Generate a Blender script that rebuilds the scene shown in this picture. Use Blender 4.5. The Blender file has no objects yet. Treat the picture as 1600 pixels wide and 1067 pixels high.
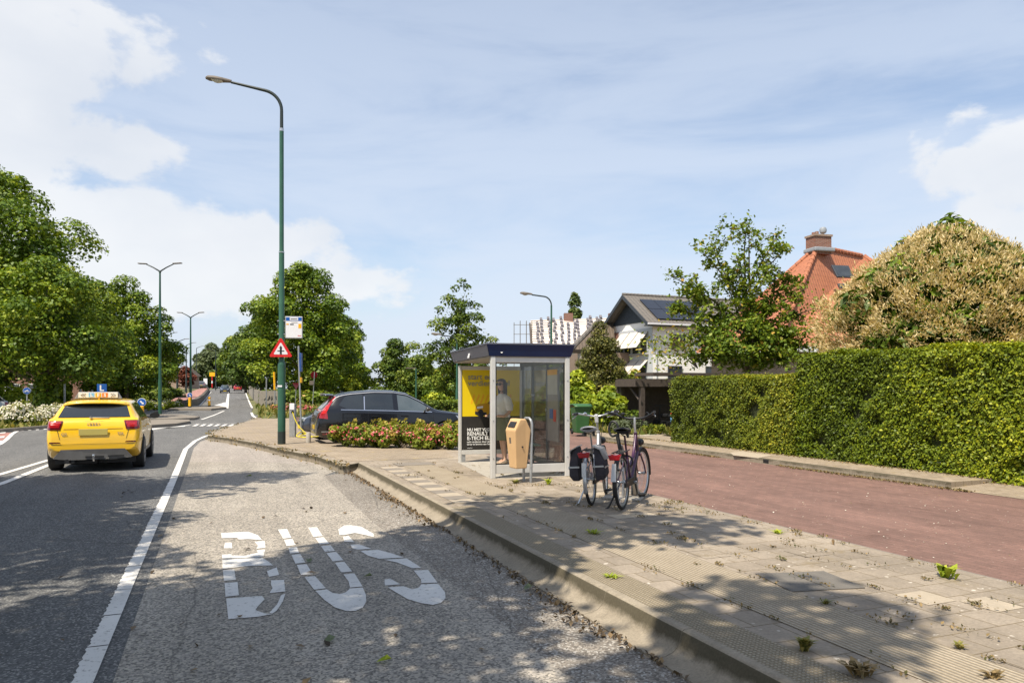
import bpy, bmesh, math, random
import numpy as np
from mathutils import Vector, Matrix, Euler
R = math.radians
C = bpy.context.scene.collection
F, H, HZ, PZ = 1150.0, 1.74, 606.0, 0.17
CA, SA = math.cos(R(22)), math.sin(R(22))
def G(px, py, z=0.0):
    Y = F * (H - z) / (py - HZ)
    return Vector(((px - 800) / F * Y, Y, z))
def W(px, py, Y):
    return Vector(((px - 800) / F * Y, Y, H - (py - HZ) / F * Y))
def RV(v, u, z=0.0):
    return Vector((v * CA - u * SA, v * SA + u * CA, z))
def toRV(p):
    return (p[0] * CA + p[1] * SA, -p[0] * SA + p[1] * CA)
def sst(t):
    t = min(1, max(0, t)); return t * t * (3 - 2 * t)
def gz(x, y):
    v, u = toRV((x, y))
    return 1.55 * sst((u - 58) / 180) * (1 - sst((v - 6) / 8)) - 0.75 * sst((u - 45) / 40) * sst((v - 6) / 8)
def rnd(seed): return random.Random(seed)

# ------------------------------------------------------------------ materials
MATS = {}
def nm(name):
    m = bpy.data.materials.new(name); m.use_nodes = True
    nt = m.node_tree; b = nt.nodes['Principled BSDF']
    return m, nt, b
def nd(nt, t, **kw):
    n = nt.nodes.new(t)
    for k, v in kw.items():
        if k in n.inputs.keys(): n.inputs[k].default_value = v
        else: setattr(n, k, v)
    return n
def c4(c): return (c[0], c[1], c[2], 1)
def ramp(nt, stops, fac):
    r = nt.nodes.new('ShaderNodeValToRGB'); e = r.color_ramp.elements
    while len(e) < len(stops): e.new(0.5)
    for i, (p, c) in enumerate(stops): e[i].position = p; e[i].color = c4(c)
    nt.links.new(fac, r.inputs[0]); return r.outputs[0]
def mixc(nt, fac, a, b, mode='MIX'):
    m = nt.nodes.new('ShaderNodeMix'); m.data_type = 'RGBA'; m.blend_type = mode
    for s, v in ((0, fac), (6, a), (7, b)):
        if hasattr(v, 'is_linked') or hasattr(v, 'links'): nt.links.new(v, m.inputs[s])
        elif isinstance(v, (int, float)): m.inputs[s].default_value = v
        else: m.inputs[s].default_value = c4(v)
    return m.outputs[2]
def objco(nt, scale=(1, 1, 1), rot=(0, 0, 0)):
    tc = nt.nodes.new('ShaderNodeTexCoord'); mp = nt.nodes.new('ShaderNodeMapping')
    mp.inputs['Scale'].default_value = scale; mp.inputs['Rotation'].default_value = rot
    nt.links.new(tc.outputs['Object'], mp.inputs[0]); return mp.outputs[0]
def noise(nt, co, scale, detail=4, rough=0.6):
    n = nd(nt, 'ShaderNodeTexNoise', Scale=scale, Detail=detail, Roughness=rough)
    if co is not None: nt.links.new(co, n.inputs['Vector'])
    return n.outputs['Fac']
def bump(nt, b, h, strength, dist=0.02):
    n = nd(nt, 'ShaderNodeBump', Strength=strength, Distance=dist)
    nt.links.new(h, n.inputs['Height']); nt.links.new(n.outputs[0], b.inputs['Normal'])
def pm(name, c, c2=None, scale=8, rough=0.6, metal=0.0, bmp=0.0, spec=0.4, coat=0.0, detail=5):
    if name in MATS: return MATS[name]
    m, nt, b = nm(name)
    c2 = c2 or tuple(x * 0.8 for x in c)
    co = objco(nt); f = noise(nt, co, scale, detail)
    col = ramp(nt, [(0.3, c), (0.7, c2)], f)
    nt.links.new(col, b.inputs['Base Color'])
    b.inputs['Roughness'].default_value = rough; b.inputs['Metallic'].default_value = metal
    b.inputs['Specular IOR Level'].default_value = spec
    if coat: b.inputs['Coat Weight'].default_value = coat; b.inputs['Coat Roughness'].default_value = 0.04
    if bmp: bump(nt, b, noise(nt, co, scale * 6, 6), bmp, 0.01)
    MATS[name] = m; return m
def m_leaf(name, stops, trans=0.3, rough=0.5, spec=0.3):
    m, nt, b = nm(name)
    a = nd(nt, 'ShaderNodeAttribute', attribute_name='lv')
    g_ = 1.0 if max(max(c) for _, c in stops) > .5 else 1.55
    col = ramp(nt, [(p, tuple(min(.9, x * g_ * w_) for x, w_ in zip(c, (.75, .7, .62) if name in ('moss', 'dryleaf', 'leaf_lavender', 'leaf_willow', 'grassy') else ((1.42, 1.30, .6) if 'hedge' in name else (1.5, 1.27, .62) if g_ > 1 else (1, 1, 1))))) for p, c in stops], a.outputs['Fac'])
    nt.links.new(col, b.inputs['Base Color']); b.inputs['Roughness'].default_value = rough
    b.inputs['Specular IOR Level'].default_value = spec
    t = nt.nodes.new('ShaderNodeBsdfTranslucent')
    tcol = mixc(nt, 1.0, col, (1.0, 0.95, 0.4), 'MULTIPLY'); nt.links.new(tcol, t.inputs[0])
    mx = nt.nodes.new('ShaderNodeMixShader'); mx.inputs[0].default_value = trans
    nt.links.new(b.outputs[0], mx.inputs[1]); nt.links.new(t.outputs[0], mx.inputs[2])
    nt.links.new(mx.outputs[0], nt.nodes['Material Output'].inputs[0])
    MATS[name] = m; return m
def m_glass(name, tint=(0.9, 0.95, 0.93), refl=0.5, dirt=0.03):
    m = bpy.data.materials.new(name); m.use_nodes = True; nt = m.node_tree; nt.nodes.clear()
    out = nt.nodes.new('ShaderNodeOutputMaterial')
    tr = nt.nodes.new('ShaderNodeBsdfTransparent'); tr.inputs[0].default_value = c4(tint)
    gl = nt.nodes.new('ShaderNodeBsdfGlossy'); gl.inputs['Roughness'].default_value = 0.02
    fr = nt.nodes.new('ShaderNodeFresnel'); fr.inputs[0].default_value = 1.5
    mu = nd(nt, 'ShaderNodeMath', operation='MULTIPLY'); nt.links.new(fr.outputs[0], mu.inputs[0]); mu.inputs[1].default_value = refl
    mx = nt.nodes.new('ShaderNodeMixShader'); nt.links.new(mu.outputs[0], mx.inputs[0])
    nt.links.new(tr.outputs[0], mx.inputs[1]); nt.links.new(gl.outputs[0], mx.inputs[2])
    df = nt.nodes.new('ShaderNodeBsdfDiffuse'); df.inputs[0].default_value = (0.5, 0.5, 0.46, 1)
    tc = nt.nodes.new('ShaderNodeTexCoord'); n = nd(nt, 'ShaderNodeTexNoise', Scale=3.0, Detail=6.0)
    nt.links.new(tc.outputs['Object'], n.inputs['Vector'])
    m2 = nd(nt, 'ShaderNodeMath', operation='MULTIPLY'); nt.links.new(n.outputs['Fac'], m2.inputs[0]); m2.inputs[1].default_value = dirt * 2
    mx2 = nt.nodes.new('ShaderNodeMixShader'); nt.links.new(m2.outputs[0], mx2.inputs[0])
    nt.links.new(mx.outputs[0], mx2.inputs[1]); nt.links.new(df.outputs[0], mx2.inputs[2])
    nt.links.new(mx2.outputs[0], out.inputs[0]); MATS[name] = m; return m
def m_asphalt(name, base, spread, ascale, rough=0.85, bmp=0.25, patch=0.25, tint=(1, 1, 1), grit=(0.45, 0.43, 0.38), gritamt=0.35):
    m, nt, b = nm(name); co = objco(nt)
    v = nd(nt, 'ShaderNodeTexVoronoi', Scale=ascale); nt.links.new(co, v.inputs['Vector'])
    sep = nt.nodes.new('ShaderNodeSeparateColor'); nt.links.new(v.outputs['Color'], sep.inputs[0])
    lo = tuple(base * (1 - spread) * t for t in tint); hi = tuple(base * (1 + spread) * t for t in tint)
    col = ramp(nt, [(0.0, lo), (0.5, tuple(base * t for t in tint)), (1.0, hi)], sep.outputs[0])
    if gritamt:
        g = nd(nt, 'ShaderNodeMath', operation='GREATER_THAN'); nt.links.new(sep.outputs[1], g.inputs[0]); g.inputs[1].default_value = 1 - gritamt
        gm = nd(nt, 'ShaderNodeMath', operation='MULTIPLY'); nt.links.new(g.outputs[0], gm.inputs[0]); gm.inputs[1].default_value = 0.75
        col = mixc(nt, gm.outputs[0], col, grit)
    big = noise(nt, co, 0.55, 6, 0.65)
    pr = ramp(nt, [(0.3, (1 - patch,) * 3), (0.7, (1 + patch,) * 3)], big)
    col = mixc(nt, 1.0, col, pr, 'MULTIPLY')
    stain = ramp(nt, [(0.60, (1, 1, 1)), (0.72, (0.72, 0.71, 0.70))], noise(nt, co, 2.3, 5, 0.7))
    col = mixc(nt, 0.6, col, stain, 'MULTIPLY')
    mp = nt.nodes.new('ShaderNodeMapping'); mp.inputs['Scale'].default_value = (1.0, 0.05, 1.0); nt.links.new(co, mp.inputs[0])
    col = mixc(nt, 0.55, col, ramp(nt, [(0.35, (0.78, 0.78, 0.77)), (0.65, (1.14, 1.14, 1.13))], noise(nt, mp.outputs[0], 1.9, 5, 0.6)), 'MULTIPLY')     # wheel tracks run along the road
    wv = nd(nt, 'ShaderNodeTexNoise', Scale=1.3, Detail=5.0); nt.links.new(co, wv.inputs['Vector'])
    wc = mixc(nt, 0.16, co, wv.outputs['Color'])
    ck = nd(nt, 'ShaderNodeTexVoronoi', feature='DISTANCE_TO_EDGE', Scale=0.42); nt.links.new(wc, ck.inputs['Vector'])
    col = mixc(nt, ramp(nt, [(0.0, (0.5,) * 3), (0.004, (0, 0, 0))], ck.outputs['Distance']), col, (0.05, 0.047, 0.042))     # hairline cracks
    nt.links.new(col, b.inputs['Base Color']); b.inputs['Roughness'].default_value = rough
    b.inputs['Specular IOR Level'].default_value = 0.25
    bump(nt, b, sep.outputs[2], bmp, 0.012); MATS[name] = m; return m
def m_brick(name, c1, c2, mortar, bw, rh, ms=0.006, track=0.0, rough=0.8, bmp=0.4, blotch=0.25, vertical=False, offset=0.5, moss=None, white=None, rot=0.0):
    m, nt, b = nm(name)
    tc = nt.nodes.new('ShaderNodeTexCoord')
    if vertical:      # walls: run bricks along local x+y, rows along z
        sp = nt.nodes.new('ShaderNodeSeparateXYZ'); nt.links.new(tc.outputs['Object'], sp.inputs[0])
        ad = nd(nt, 'ShaderNodeMath', operation='ADD'); nt.links.new(sp.outputs[0], ad.inputs[0]); nt.links.new(sp.outputs[1], ad.inputs[1])
        cb = nt.nodes.new('ShaderNodeCombineXYZ'); nt.links.new(ad.outputs[0], cb.inputs[0]); nt.links.new(sp.outputs[2], cb.inputs[1]); co = cb.outputs[0]
    else:
        mp = nt.nodes.new('ShaderNodeMapping'); mp.inputs['Rotation'].default_value = (0, 0, rot)
        nt.links.new(tc.outputs['Object'], mp.inputs[0]); co = mp.outputs[0]
    t = nd(nt, 'ShaderNodeTexBrick', Scale=1.0, offset=offset)
    t.inputs['Color1'].default_value = c4(c1); t.inputs['Color2'].default_value = c4(c2); t.inputs['Mortar'].default_value = c4(mortar)
    t.inputs['Brick Width'].default_value = bw; t.inputs['Row Height'].default_value = rh
    t.inputs['Mortar Size'].default_value = ms; t.inputs['Mortar Smooth'].default_value = 0.3; t.inputs['Bias'].default_value = 0.0
    nt.links.new(co, t.inputs['Vector'])
    col = t.outputs['Color']
    oc = tc.outputs['Object']
    pr = ramp(nt, [(0.3, (1 - blotch,) * 3), (0.7, (1 + blotch,) * 3)], noise(nt, oc, 0.9, 7, 0.7))
    col = mixc(nt, 1.0, col, pr, 'MULTIPLY')
    fine = ramp(nt, [(0.3, (0.82,) * 3), (0.7, (1.16,) * 3)], noise(nt, oc, 45, 4, 0.7))
    col = mixc(nt, 1.0, col, fine, 'MULTIPLY')
    if track:
        tm = nt.nodes.new('ShaderNodeMapping'); tm.inputs['Scale'].default_value = (1.0, 0.06, 1.0); nt.links.new(oc, tm.inputs[0])
        col = mixc(nt, track, col, ramp(nt, [(0.35, (0.72, 0.72, 0.72)), (0.65, (1.25, 1.22, 1.2))], noise(nt, tm.outputs[0], 1.5, 6, 0.65)), 'MULTIPLY')
        col = mixc(nt, track, col, ramp(nt, [(0.58, (1, 1, 1)), (0.66, (0.62, 0.60, 0.58))], noise(nt, oc, 1.6, 6, 0.75)), 'MULTIPLY')
    if moss:
        mf = ramp(nt, [(0.56, (0, 0, 0)), (0.70, (1, 1, 1))], noise(nt, oc, 3.1, 7, 0.75))
        col = mixc(nt, mf, col, moss)
    if white:
        v = nd(nt, 'ShaderNodeTexNoise', Scale=14.0, Detail=2.0); nt.links.new(oc, v.inputs['Vector'])
        wf = ramp(nt, [(0.70, (0, 0, 0)), (0.74, (0.8, 0.8, 0.8))], v.outputs['Fac'])
        col = mixc(nt, wf, col, white)
    nt.links.new(col, b.inputs['Base Color']); b.inputs['Roughness'].default_value = rough
    b.inputs['Specular IOR Level'].default_value = 0.25
    inv = nd(nt, 'ShaderNodeMath', operation='SUBTRACT'); inv.inputs[0].default_value = 1.0; nt.links.new(t.outputs['Fac'], inv.inputs[1])
    bump(nt, b, inv.outputs[0], bmp, 0.008); MATS[name] = m; return m

# ------------------------------------------------------------------ mesh builder
class MB:
    def __init__(s): s.v = []; s.f = []; s.m = []
    def add(s, vs, fs, mi=0):
        o = len(s.v); s.v += [tuple(x) for x in vs]
        for f in fs: s.f.append([i + o for i in f]); s.m.append(mi)
        return s
    def box(s, c, d, mi=0, rot=None):
        x, y, z = d[0] / 2, d[1] / 2, d[2] / 2
        vs = [Vector((a * x, b * y, e * z)) for e in (-1, 1) for b in (-1, 1) for a in (-1, 1)]
        if rot is not None: M = Euler(rot).to_matrix(); vs = [M @ v for v in vs]
        vs = [v + Vector(c) for v in vs]
        return s.add(vs, [(0, 2, 3, 1), (4, 5, 7, 6), (0, 1, 5, 4), (2, 6, 7, 3), (0, 4, 6, 2), (1, 3, 7, 5)], mi)
    def prism(s, pts, z0, z1, mi=0, side=None):
        n = len(pts); a = sum(pts[i][0] * pts[(i + 1) % n][1] - pts[(i + 1) % n][0] * pts[i][1] for i in range(n))
        if a < 0: pts = pts[::-1]
        f0 = z0 if callable(z0) else (lambda x, y: z0); f1 = z1 if callable(z1) else (lambda x, y: z1)
        vs = [(p[0], p[1], f0(p[0], p[1])) for p in pts] + [(p[0], p[1], f1(p[0], p[1])) for p in pts]
        s.add(vs, [tuple(range(n - 1, -1, -1)), tuple(range(n, 2 * n))], mi)
        o = len(s.v) - 2 * n
        for i in range(n):
            j = (i + 1) % n; s.f.append([o + i, o + j, o + n + j, o + n + i]); s.m.append(mi if side is None else side)
        return s
    def sheet(s, pts, z, mi=0):
        n = len(pts); a = sum(pts[i][0] * pts[(i + 1) % n][1] - pts[(i + 1) % n][0] * pts[i][1] for i in range(n))
        if a < 0: pts = pts[::-1]
        zf = z if callable(z) else (lambda x, y: z)
        return s.add([(p[0], p[1], zf(p[0], p[1])) for p in pts], [tuple(range(n))], mi)
    def tube(s, pts, r, seg=10, mi=0, caps=True, closed=False):
        pts = [Vector(p) for p in pts]; n = len(pts)
        rr = r if isinstance(r, (list, tuple)) else [r] * n
        vs = []; fs = []; prev = None
        for i, p in enumerate(pts):
            if closed: t = pts[(i + 1) % n] - pts[i - 1]
            else: t = pts[min(i + 1, n - 1)] - pts[max(i - 1, 0)]
            if t.length < 1e-9: t = Vector((0, 0, 1))
            t.normalize()
            if prev is None:
                a = Vector((0, 0, 1)) if abs(t.z) < 0.9 else Vector((1, 0, 0))
                x = t.cross(a).normalized()
            else:
                x = prev - t * prev.dot(t)
                x = x.normalized() if x.length > 1e-6 else t.orthogonal().normalized()
            prev = x; y = t.cross(x)
            for k in range(seg):
                a = 2 * math.pi * k / seg; vs.append(p + (x * math.cos(a) + y * math.sin(a)) * rr[i])
        m = n if closed else n - 1
        for i in range(m):
            for k in range(seg):
                a, b = i * seg + k, i * seg + (k + 1) % seg; j = ((i + 1) % n) * seg
                fs.append((a, b, j + (k + 1) % seg, j + k))
        if caps and not closed: fs += [tuple(range(seg - 1, -1, -1)), tuple((n - 1) * seg + k for k in range(seg))]
        return s.add(vs, fs, mi)
    def lathe(s, prof, c=(0, 0, 0), seg=20, axis='z', mi=0):
        vs = []; fs = []; n = len(prof)
        for (r, h) in prof:
            for k in range(seg):
                a = 2 * math.pi * k / seg; x, y = r * math.cos(a), r * math.sin(a)
                p = {'z': (x, y, h), 'x': (h, x, y), 'y': (y, h, x)}[axis]
                vs.append((p[0] + c[0], p[1] + c[1], p[2] + c[2]))
        for i in range(n - 1):
            for k in range(seg):
                fs.append((i * seg + k, i * seg + (k + 1) % seg, (i + 1) * seg + (k + 1) % seg, (i + 1) * seg + k))
        fs += [tuple(range(seg - 1, -1, -1)), tuple((n - 1) * seg + k for k in range(seg))]
        return s.add(vs, fs, mi)
    def grid(s, fn, nu, nv, mi=0):
        vs = [fn(i / (nu - 1), j / (nv - 1)) for i in range(nu) for j in range(nv)]
        return s.add(vs, [(i * nv + j, (i + 1) * nv + j, (i + 1) * nv + j + 1, i * nv + j + 1) for i in range(nu - 1) for j in range(nv - 1)], mi)
    def build(s, name, mats, parent=None, loc=(0, 0, 0), rot=(0, 0, 0), smooth=False, bevel=0, thick=0, fix=False):
        me = bpy.data.meshes.new(name); me.from_pydata(s.v, [], s.f)
        for m in (mats if isinstance(mats, (list, tuple)) else [mats]): me.materials.append(m)
        me.polygons.foreach_set('material_index', s.m)
        if fix:
            bm = bmesh.new(); bm.from_mesh(me); bmesh.ops.recalc_face_normals(bm, faces=bm.faces); bm.to_mesh(me); bm.free()
        if smooth:
            me.polygons.foreach_set('use_smooth', [True] * len(s.f))
            try: me.set_sharp_from_angle(angle=R(38))
            except Exception: pass
        me.update()
        o = bpy.data.objects.new(name, me); C.objects.link(o); o.location = loc; o.rotation_euler = rot
        if parent: o.parent = parent
        if thick: q = o.modifiers.new('t', 'SOLIDIFY'); q.thickness = thick; q.offset = 0
        if bevel: q = o.modifiers.new('b', 'BEVEL'); q.width = bevel; q.segments = 2; q.limit_method = 'ANGLE'
        return o
def thing(name, label, cat, loc=(0, 0, 0), rz=0, group=None):
    o = bpy.data.objects.new(name, None); C.objects.link(o); o.empty_display_size = 0.2
    o.location = loc; o.rotation_euler = (0, 0, rz); return tag(o, label, cat, group)
def tag(o, label, cat, group=None, kind=None):
    if label: o['label'] = label
    if cat: o['category'] = cat
    if group: o['group'] = group
    if kind: o['kind'] = kind
    return o
def struct(o, kind='structure'): o['kind'] = kind; return o
def dup(root, loc, rz, label=None):
    r = root.copy(); C.objects.link(r); r.location = loc; r.rotation_euler = (0, 0, rz)
    if label: r['label'] = label
    for ch in list(root.children):
        c = ch.copy(); C.objects.link(c); c.parent = r
        for g in list(ch.children):
            d = g.copy(); C.objects.link(d); d.parent = c
    return r
def text(name, body, size, m, parent, loc, rot=(R(90), 0, 0), align='LEFT', bold=0.0, sx=1.0, ext=0.001):
    cu = bpy.data.curves.new(name, 'FONT'); cu.body = body; cu.size = size; cu.align_x = align; cu.extrude = ext; cu.offset = bold
    t = bpy.data.objects.new(name + '_tmp', cu); C.objects.link(t)
    dg = bpy.context.evaluated_depsgraph_get(); me = bpy.data.meshes.new_from_object(t.evaluated_get(dg)); me.name = name
    bpy.data.objects.remove(t); bpy.data.curves.remove(cu)
    me.materials.clear(); me.materials.append(m)
    o = bpy.data.objects.new(name, me); C.objects.link(o); o.parent = parent; o.location = loc; o.rotation_euler = rot; o.scale = (sx, 1, 1)
    return o

# ------------------------------------------------------------------ foliage
def leaf_obj(name, P, N, size, mats, parent=None, lv=None, aspect=1.5, mi=None, seed=0, loc=(0, 0, 0), rz=0):
    rg = np.random.default_rng(seed); n = len(P); P = np.asarray(P, float); N = np.asarray(N, float)
    N = N / (np.linalg.norm(N, axis=1, keepdims=True) + 1e-9)
    q = rg.normal(size=(n, 3)); t = q - N * np.sum(q * N, 1, keepdims=True); t /= np.linalg.norm(t, axis=1, keepdims=True) + 1e-9
    b = np.cross(N, t); s = (np.asarray(size) * rg.uniform(0.5, 1.4, n))[:, None] if np.ndim(size) == 0 else np.asarray(size)[:, None]
    fold = 0.18
    V = np.stack([P - t * s * aspect / 2, P + b * s / 2 + N * s * fold, P + t * s * aspect / 2, P - b * s / 2 + N * s * fold], 1).reshape(-1, 3)
    me = bpy.data.meshes.new(name); me.vertices.add(4 * n); me.vertices.foreach_set('co', V.astype(np.float32).ravel())
    me.loops.add(4 * n); me.loops.foreach_set('vertex_index', np.arange(4 * n, dtype=np.int32))
    me.polygons.add(n); me.polygons.foreach_set('loop_start', np.arange(0, 4 * n, 4, dtype=np.int32))
    try: me.polygons.foreach_set('loop_total', np.full(n, 4, dtype=np.int32))
    except Exception: pass
    for m in (mats if isinstance(mats, (list, tuple)) else [mats]): me.materials.append(m)
    if mi is not None: me.polygons.foreach_set('material_index', np.asarray(mi, np.int32))
    if lv is None: lv = rg.uniform(0, 1, n)
    me.update(calc_edges=True)
    a = me.attributes.new('lv', 'FLOAT', 'FACE'); a.data.foreach_set('value', np.clip(lv, 0, 1).astype(np.float32))
    o = bpy.data.objects.new(name, me); C.objects.link(o); o.location = loc; o.rotation_euler = (0, 0, rz)
    if parent: o.parent = parent
    return o
def crown_pts(rg, n, prof, K, cr, fill=0.12, squash=0.75, shell=0.62, upb=0.6, cen=(0, 0)):
    """prof: [(z, rx)] silhouette. Leaves gathered in K clumps spread near the outside."""
    zs = np.array([p[0] for p in prof]); rs = np.array([p[1] for p in prof])
    zz = np.linspace(zs[0], zs[-1], 200); w = np.interp(zz, zs, rs) ** 1.3 + 1e-3; w /= w.sum()
    cz = rg.choice(zz, K, p=w); ca = rg.uniform(0, 2 * np.pi, K)
    cf = np.where(rg.random(K) < 0.75, rg.uniform(shell, 1.0, K), rg.uniform(0, shell, K))
    rr = np.interp(cz, zs, rs); lump = 1 + 0.12 * np.sin(3 * ca + cz) + 0.08 * np.sin(5 * ca - 2 * cz)
    crs = cr * rg.uniform(0.65, 1.3, K)
    rad = np.maximum(rr * lump - crs * 0.55, 0.0) * cf
    Cc = np.stack([cen[0] + rad * np.cos(ca), cen[1] + rad * np.sin(ca), cz], 1)
    k = rg.choice(K, n, p=crs ** 2 / np.sum(crs ** 2)); d = rg.normal(size=(n, 3)); d /= np.linalg.norm(d, axis=1, keepdims=True)
    d[:, 2] = np.where((d[:, 2] < -0.2) & (rg.random(n) < 0.6), -d[:, 2], d[:, 2])
    ro = crs[k] * rg.uniform(0.25, 1.0, n) ** 0.45
    P = Cc[k] + d * ro[:, None] * np.array([1, 1, squash])
    N = d * 0.85 + np.array([0, 0, upb]) + rg.normal(size=(n, 3)) * 0.42
    lv = 0.5 + 0.28 * rg.normal(size=K)[k] * 0.6 + 0.2 * rg.normal(size=n)
    m = int(n * fill)
    if m:
        z = rg.choice(zz, m, p=w); a = rg.uniform(0, 2 * np.pi, m); r = np.interp(z, zs, rs) * np.sqrt(rg.random(m)) * 0.8
        P[:m] = np.stack([cen[0] + r * np.cos(a), cen[1] + r * np.sin(a), z], 1)
    return P, N, lv, Cc
def limbs(mb, rg, base, top, r0, targets, seg=8):
    base = Vector(base); top = Vector(top)
    pts = []; rad = []
    for i in range(7):
        t = i / 6; p = base.lerp(top, t) + Vector((rg.normal() * 0.06, rg.normal() * 0.06, 0)) * (0 if i == 0 else 1)
        pts.append(p); rad.append(r0 * (1.25 if i == 0 else 1 - 0.75 * t))
    mb.tube(pts, rad, seg)
    for c in targets:
        c = Vector(c); t = min(0.92, max(0.25, (c.z - base.z) / max(0.1, (top.z - base.z)) - 0.22 - 0.1 * rg.random()))
        st = base.lerp(top, t); mid = st.lerp(c, 0.5) + Vector((0, 0, 0.06 * (c - st).length))
        r = r0 * (1 - 0.75 * t) * 0.5
        mb.tube([st, mid, c], [r, r * 0.6, r * 0.15], 6)
def tree(name, label, cat, loc, prof, n, leaf, K, cr, m, bark, r0=0.2, seed=1, group=None, trunk_top=None, fill=0.12, cen=(0, 0), nl=14, squash=0.75, ivy=None, aspect=1.4, shell=0.62, upb=0.6, z=None):
    loc = Vector(loc); loc.z = gz(loc.x, loc.y) - 0.03 if z is None else z
    t = thing(name, label, cat, loc, 0, group); rg = np.random.default_rng(seed)
    if n > 8000 and leaf < .3: n = int(n * 1.55); leaf *= .80
    P, N, lv, Cc = crown_pts(rg, n, prof, K, cr, fill, squash, shell, upb, cen)
    leaf_obj('crown', P, N, leaf, m, t, lv, aspect, seed=seed)
    mb = MB(); zt = trunk_top or prof[-1][0] * 0.85
    limbs(mb, rg, (0, 0, -0.1), (cen[0] * 0.8, cen[1] * 0.8, zt), r0, [tuple(c) for c in Cc[:nl]])
    mb.build('trunk', bark, t, smooth=True)
    if ivy:
        k = 1500; zz = rg.uniform(0, ivy, k); a = rg.uniform(0, 6.28, k); rr = r0 * 1.2 + rg.uniform(0.05, 0.32, k)
        P = np.stack([rr * np.cos(a), rr * np.sin(a), zz], 1); N = np.stack([np.cos(a), np.sin(a), 0.5 + 0 * a], 1) + rg.normal(size=(k, 3)) * .4
        leaf_obj('ivy', P, N, 0.16, m, t, rg.uniform(0.2, 0.9, k), 1.2, seed=seed + 7)
    return t
def bush(name, label, cat, loc, rx, ry, h, n, leaf, m, seed=1, rz=0, group=None, K=None, z=None, flowers=None, z0=0.0, aspect=1.6, spikes=0, stems=True):
    loc = Vector(loc); loc.z = gz(loc.x, loc.y) if z is None else z
    t = thing(name, label, cat, loc, rz, group); rg = np.random.default_rng(seed)
    K = K or max(8, int(18 * rx * ry + 8)); a = rg.uniform(0, 2 * np.pi, K); f = np.sqrt(rg.random(K)) * 0.8
    c = np.stack([rx * f * np.cos(a), ry * f * np.sin(a), z0 + (h - z0) * (0.25 + 0.6 * rg.random(K) * (1 - 0.5 * f ** 2))], 1)
    crs = np.minimum(min(rx, ry), h) * rg.uniform(0.28, 0.5, K)
    k = rg.integers(0, K, n); d = rg.normal(size=(n, 3)); d /= np.linalg.norm(d, axis=1, keepdims=True)
    P = c[k] + d * (crs[k] * rg.uniform(0.3, 1, n) ** 0.5)[:, None]; N = d * 0.7 + np.array([0, 0, 0.5]) + rg.normal(size=(n, 3)) * 0.5
    sk = np.abs(P[:, 2]) ; P[:, 2] = np.maximum(sk * 0.98, 0.02)
    lv = 0.5 + 0.22 * rg.normal(size=K)[k] + 0.16 * rg.normal(size=n)
    if spikes:
        ks = spikes * 40; s = rg.integers(0, spikes, ks); sa = rg.uniform(0, 6.28, spikes); sf = np.sqrt(rg.random(spikes)) * 0.9
        tt = rg.random(ks); hh = h * (0.75 + 0.45 * rg.random(spikes))
        sp = np.stack([rx * sf[s] * np.cos(sa[s]) + rg.normal(size=ks) * 0.035, ry * sf[s] * np.sin(sa[s]) + rg.normal(size=ks) * 0.035, hh[s] * (0.45 + 0.55 * tt)], 1)
        P = np.concatenate([P, sp]); N = np.concatenate([N, rg.normal(size=(ks, 3)) + [0, 0, .4]]); lv = np.concatenate([lv, 0.6 + 0.35 * tt])
    leaf_obj('foliage', P, N, leaf, m, t, lv, aspect, seed=seed)
    if stems:
        mb = MB()
        for q in range(6):
            mb.tube([(0.1 * rx * math.cos(q), 0.1 * ry * math.sin(q), 0), tuple(c[q % K])], [0.02, 0.006], 5)
        mb.build('stem', MATS['bark'], t)
    if flowers:
        fm, fn, fs, fz = flowers
        k = rg.integers(0, K, fn); d = rg.normal(size=(fn, 3)); d[:, 2] = np.abs(d[:, 2]) * .7; d[:, 1] -= 0.35; d /= np.linalg.norm(d, axis=1, keepdims=True)
        P = c[k] + d * (crs[k] * 1.05)[:, None]
        ok = P[:, 2] < h * fz; P = P[ok]; d = d[ok]
        o = leaf_obj('blossom', np.concatenate([P, P + d * fs * .2]), np.concatenate([d, d + rg.normal(size=d.shape) * .6]), fs, fm, t, None, 1.0, seed=seed + 3); o['kind'] = 'stuff'
    return t
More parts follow.
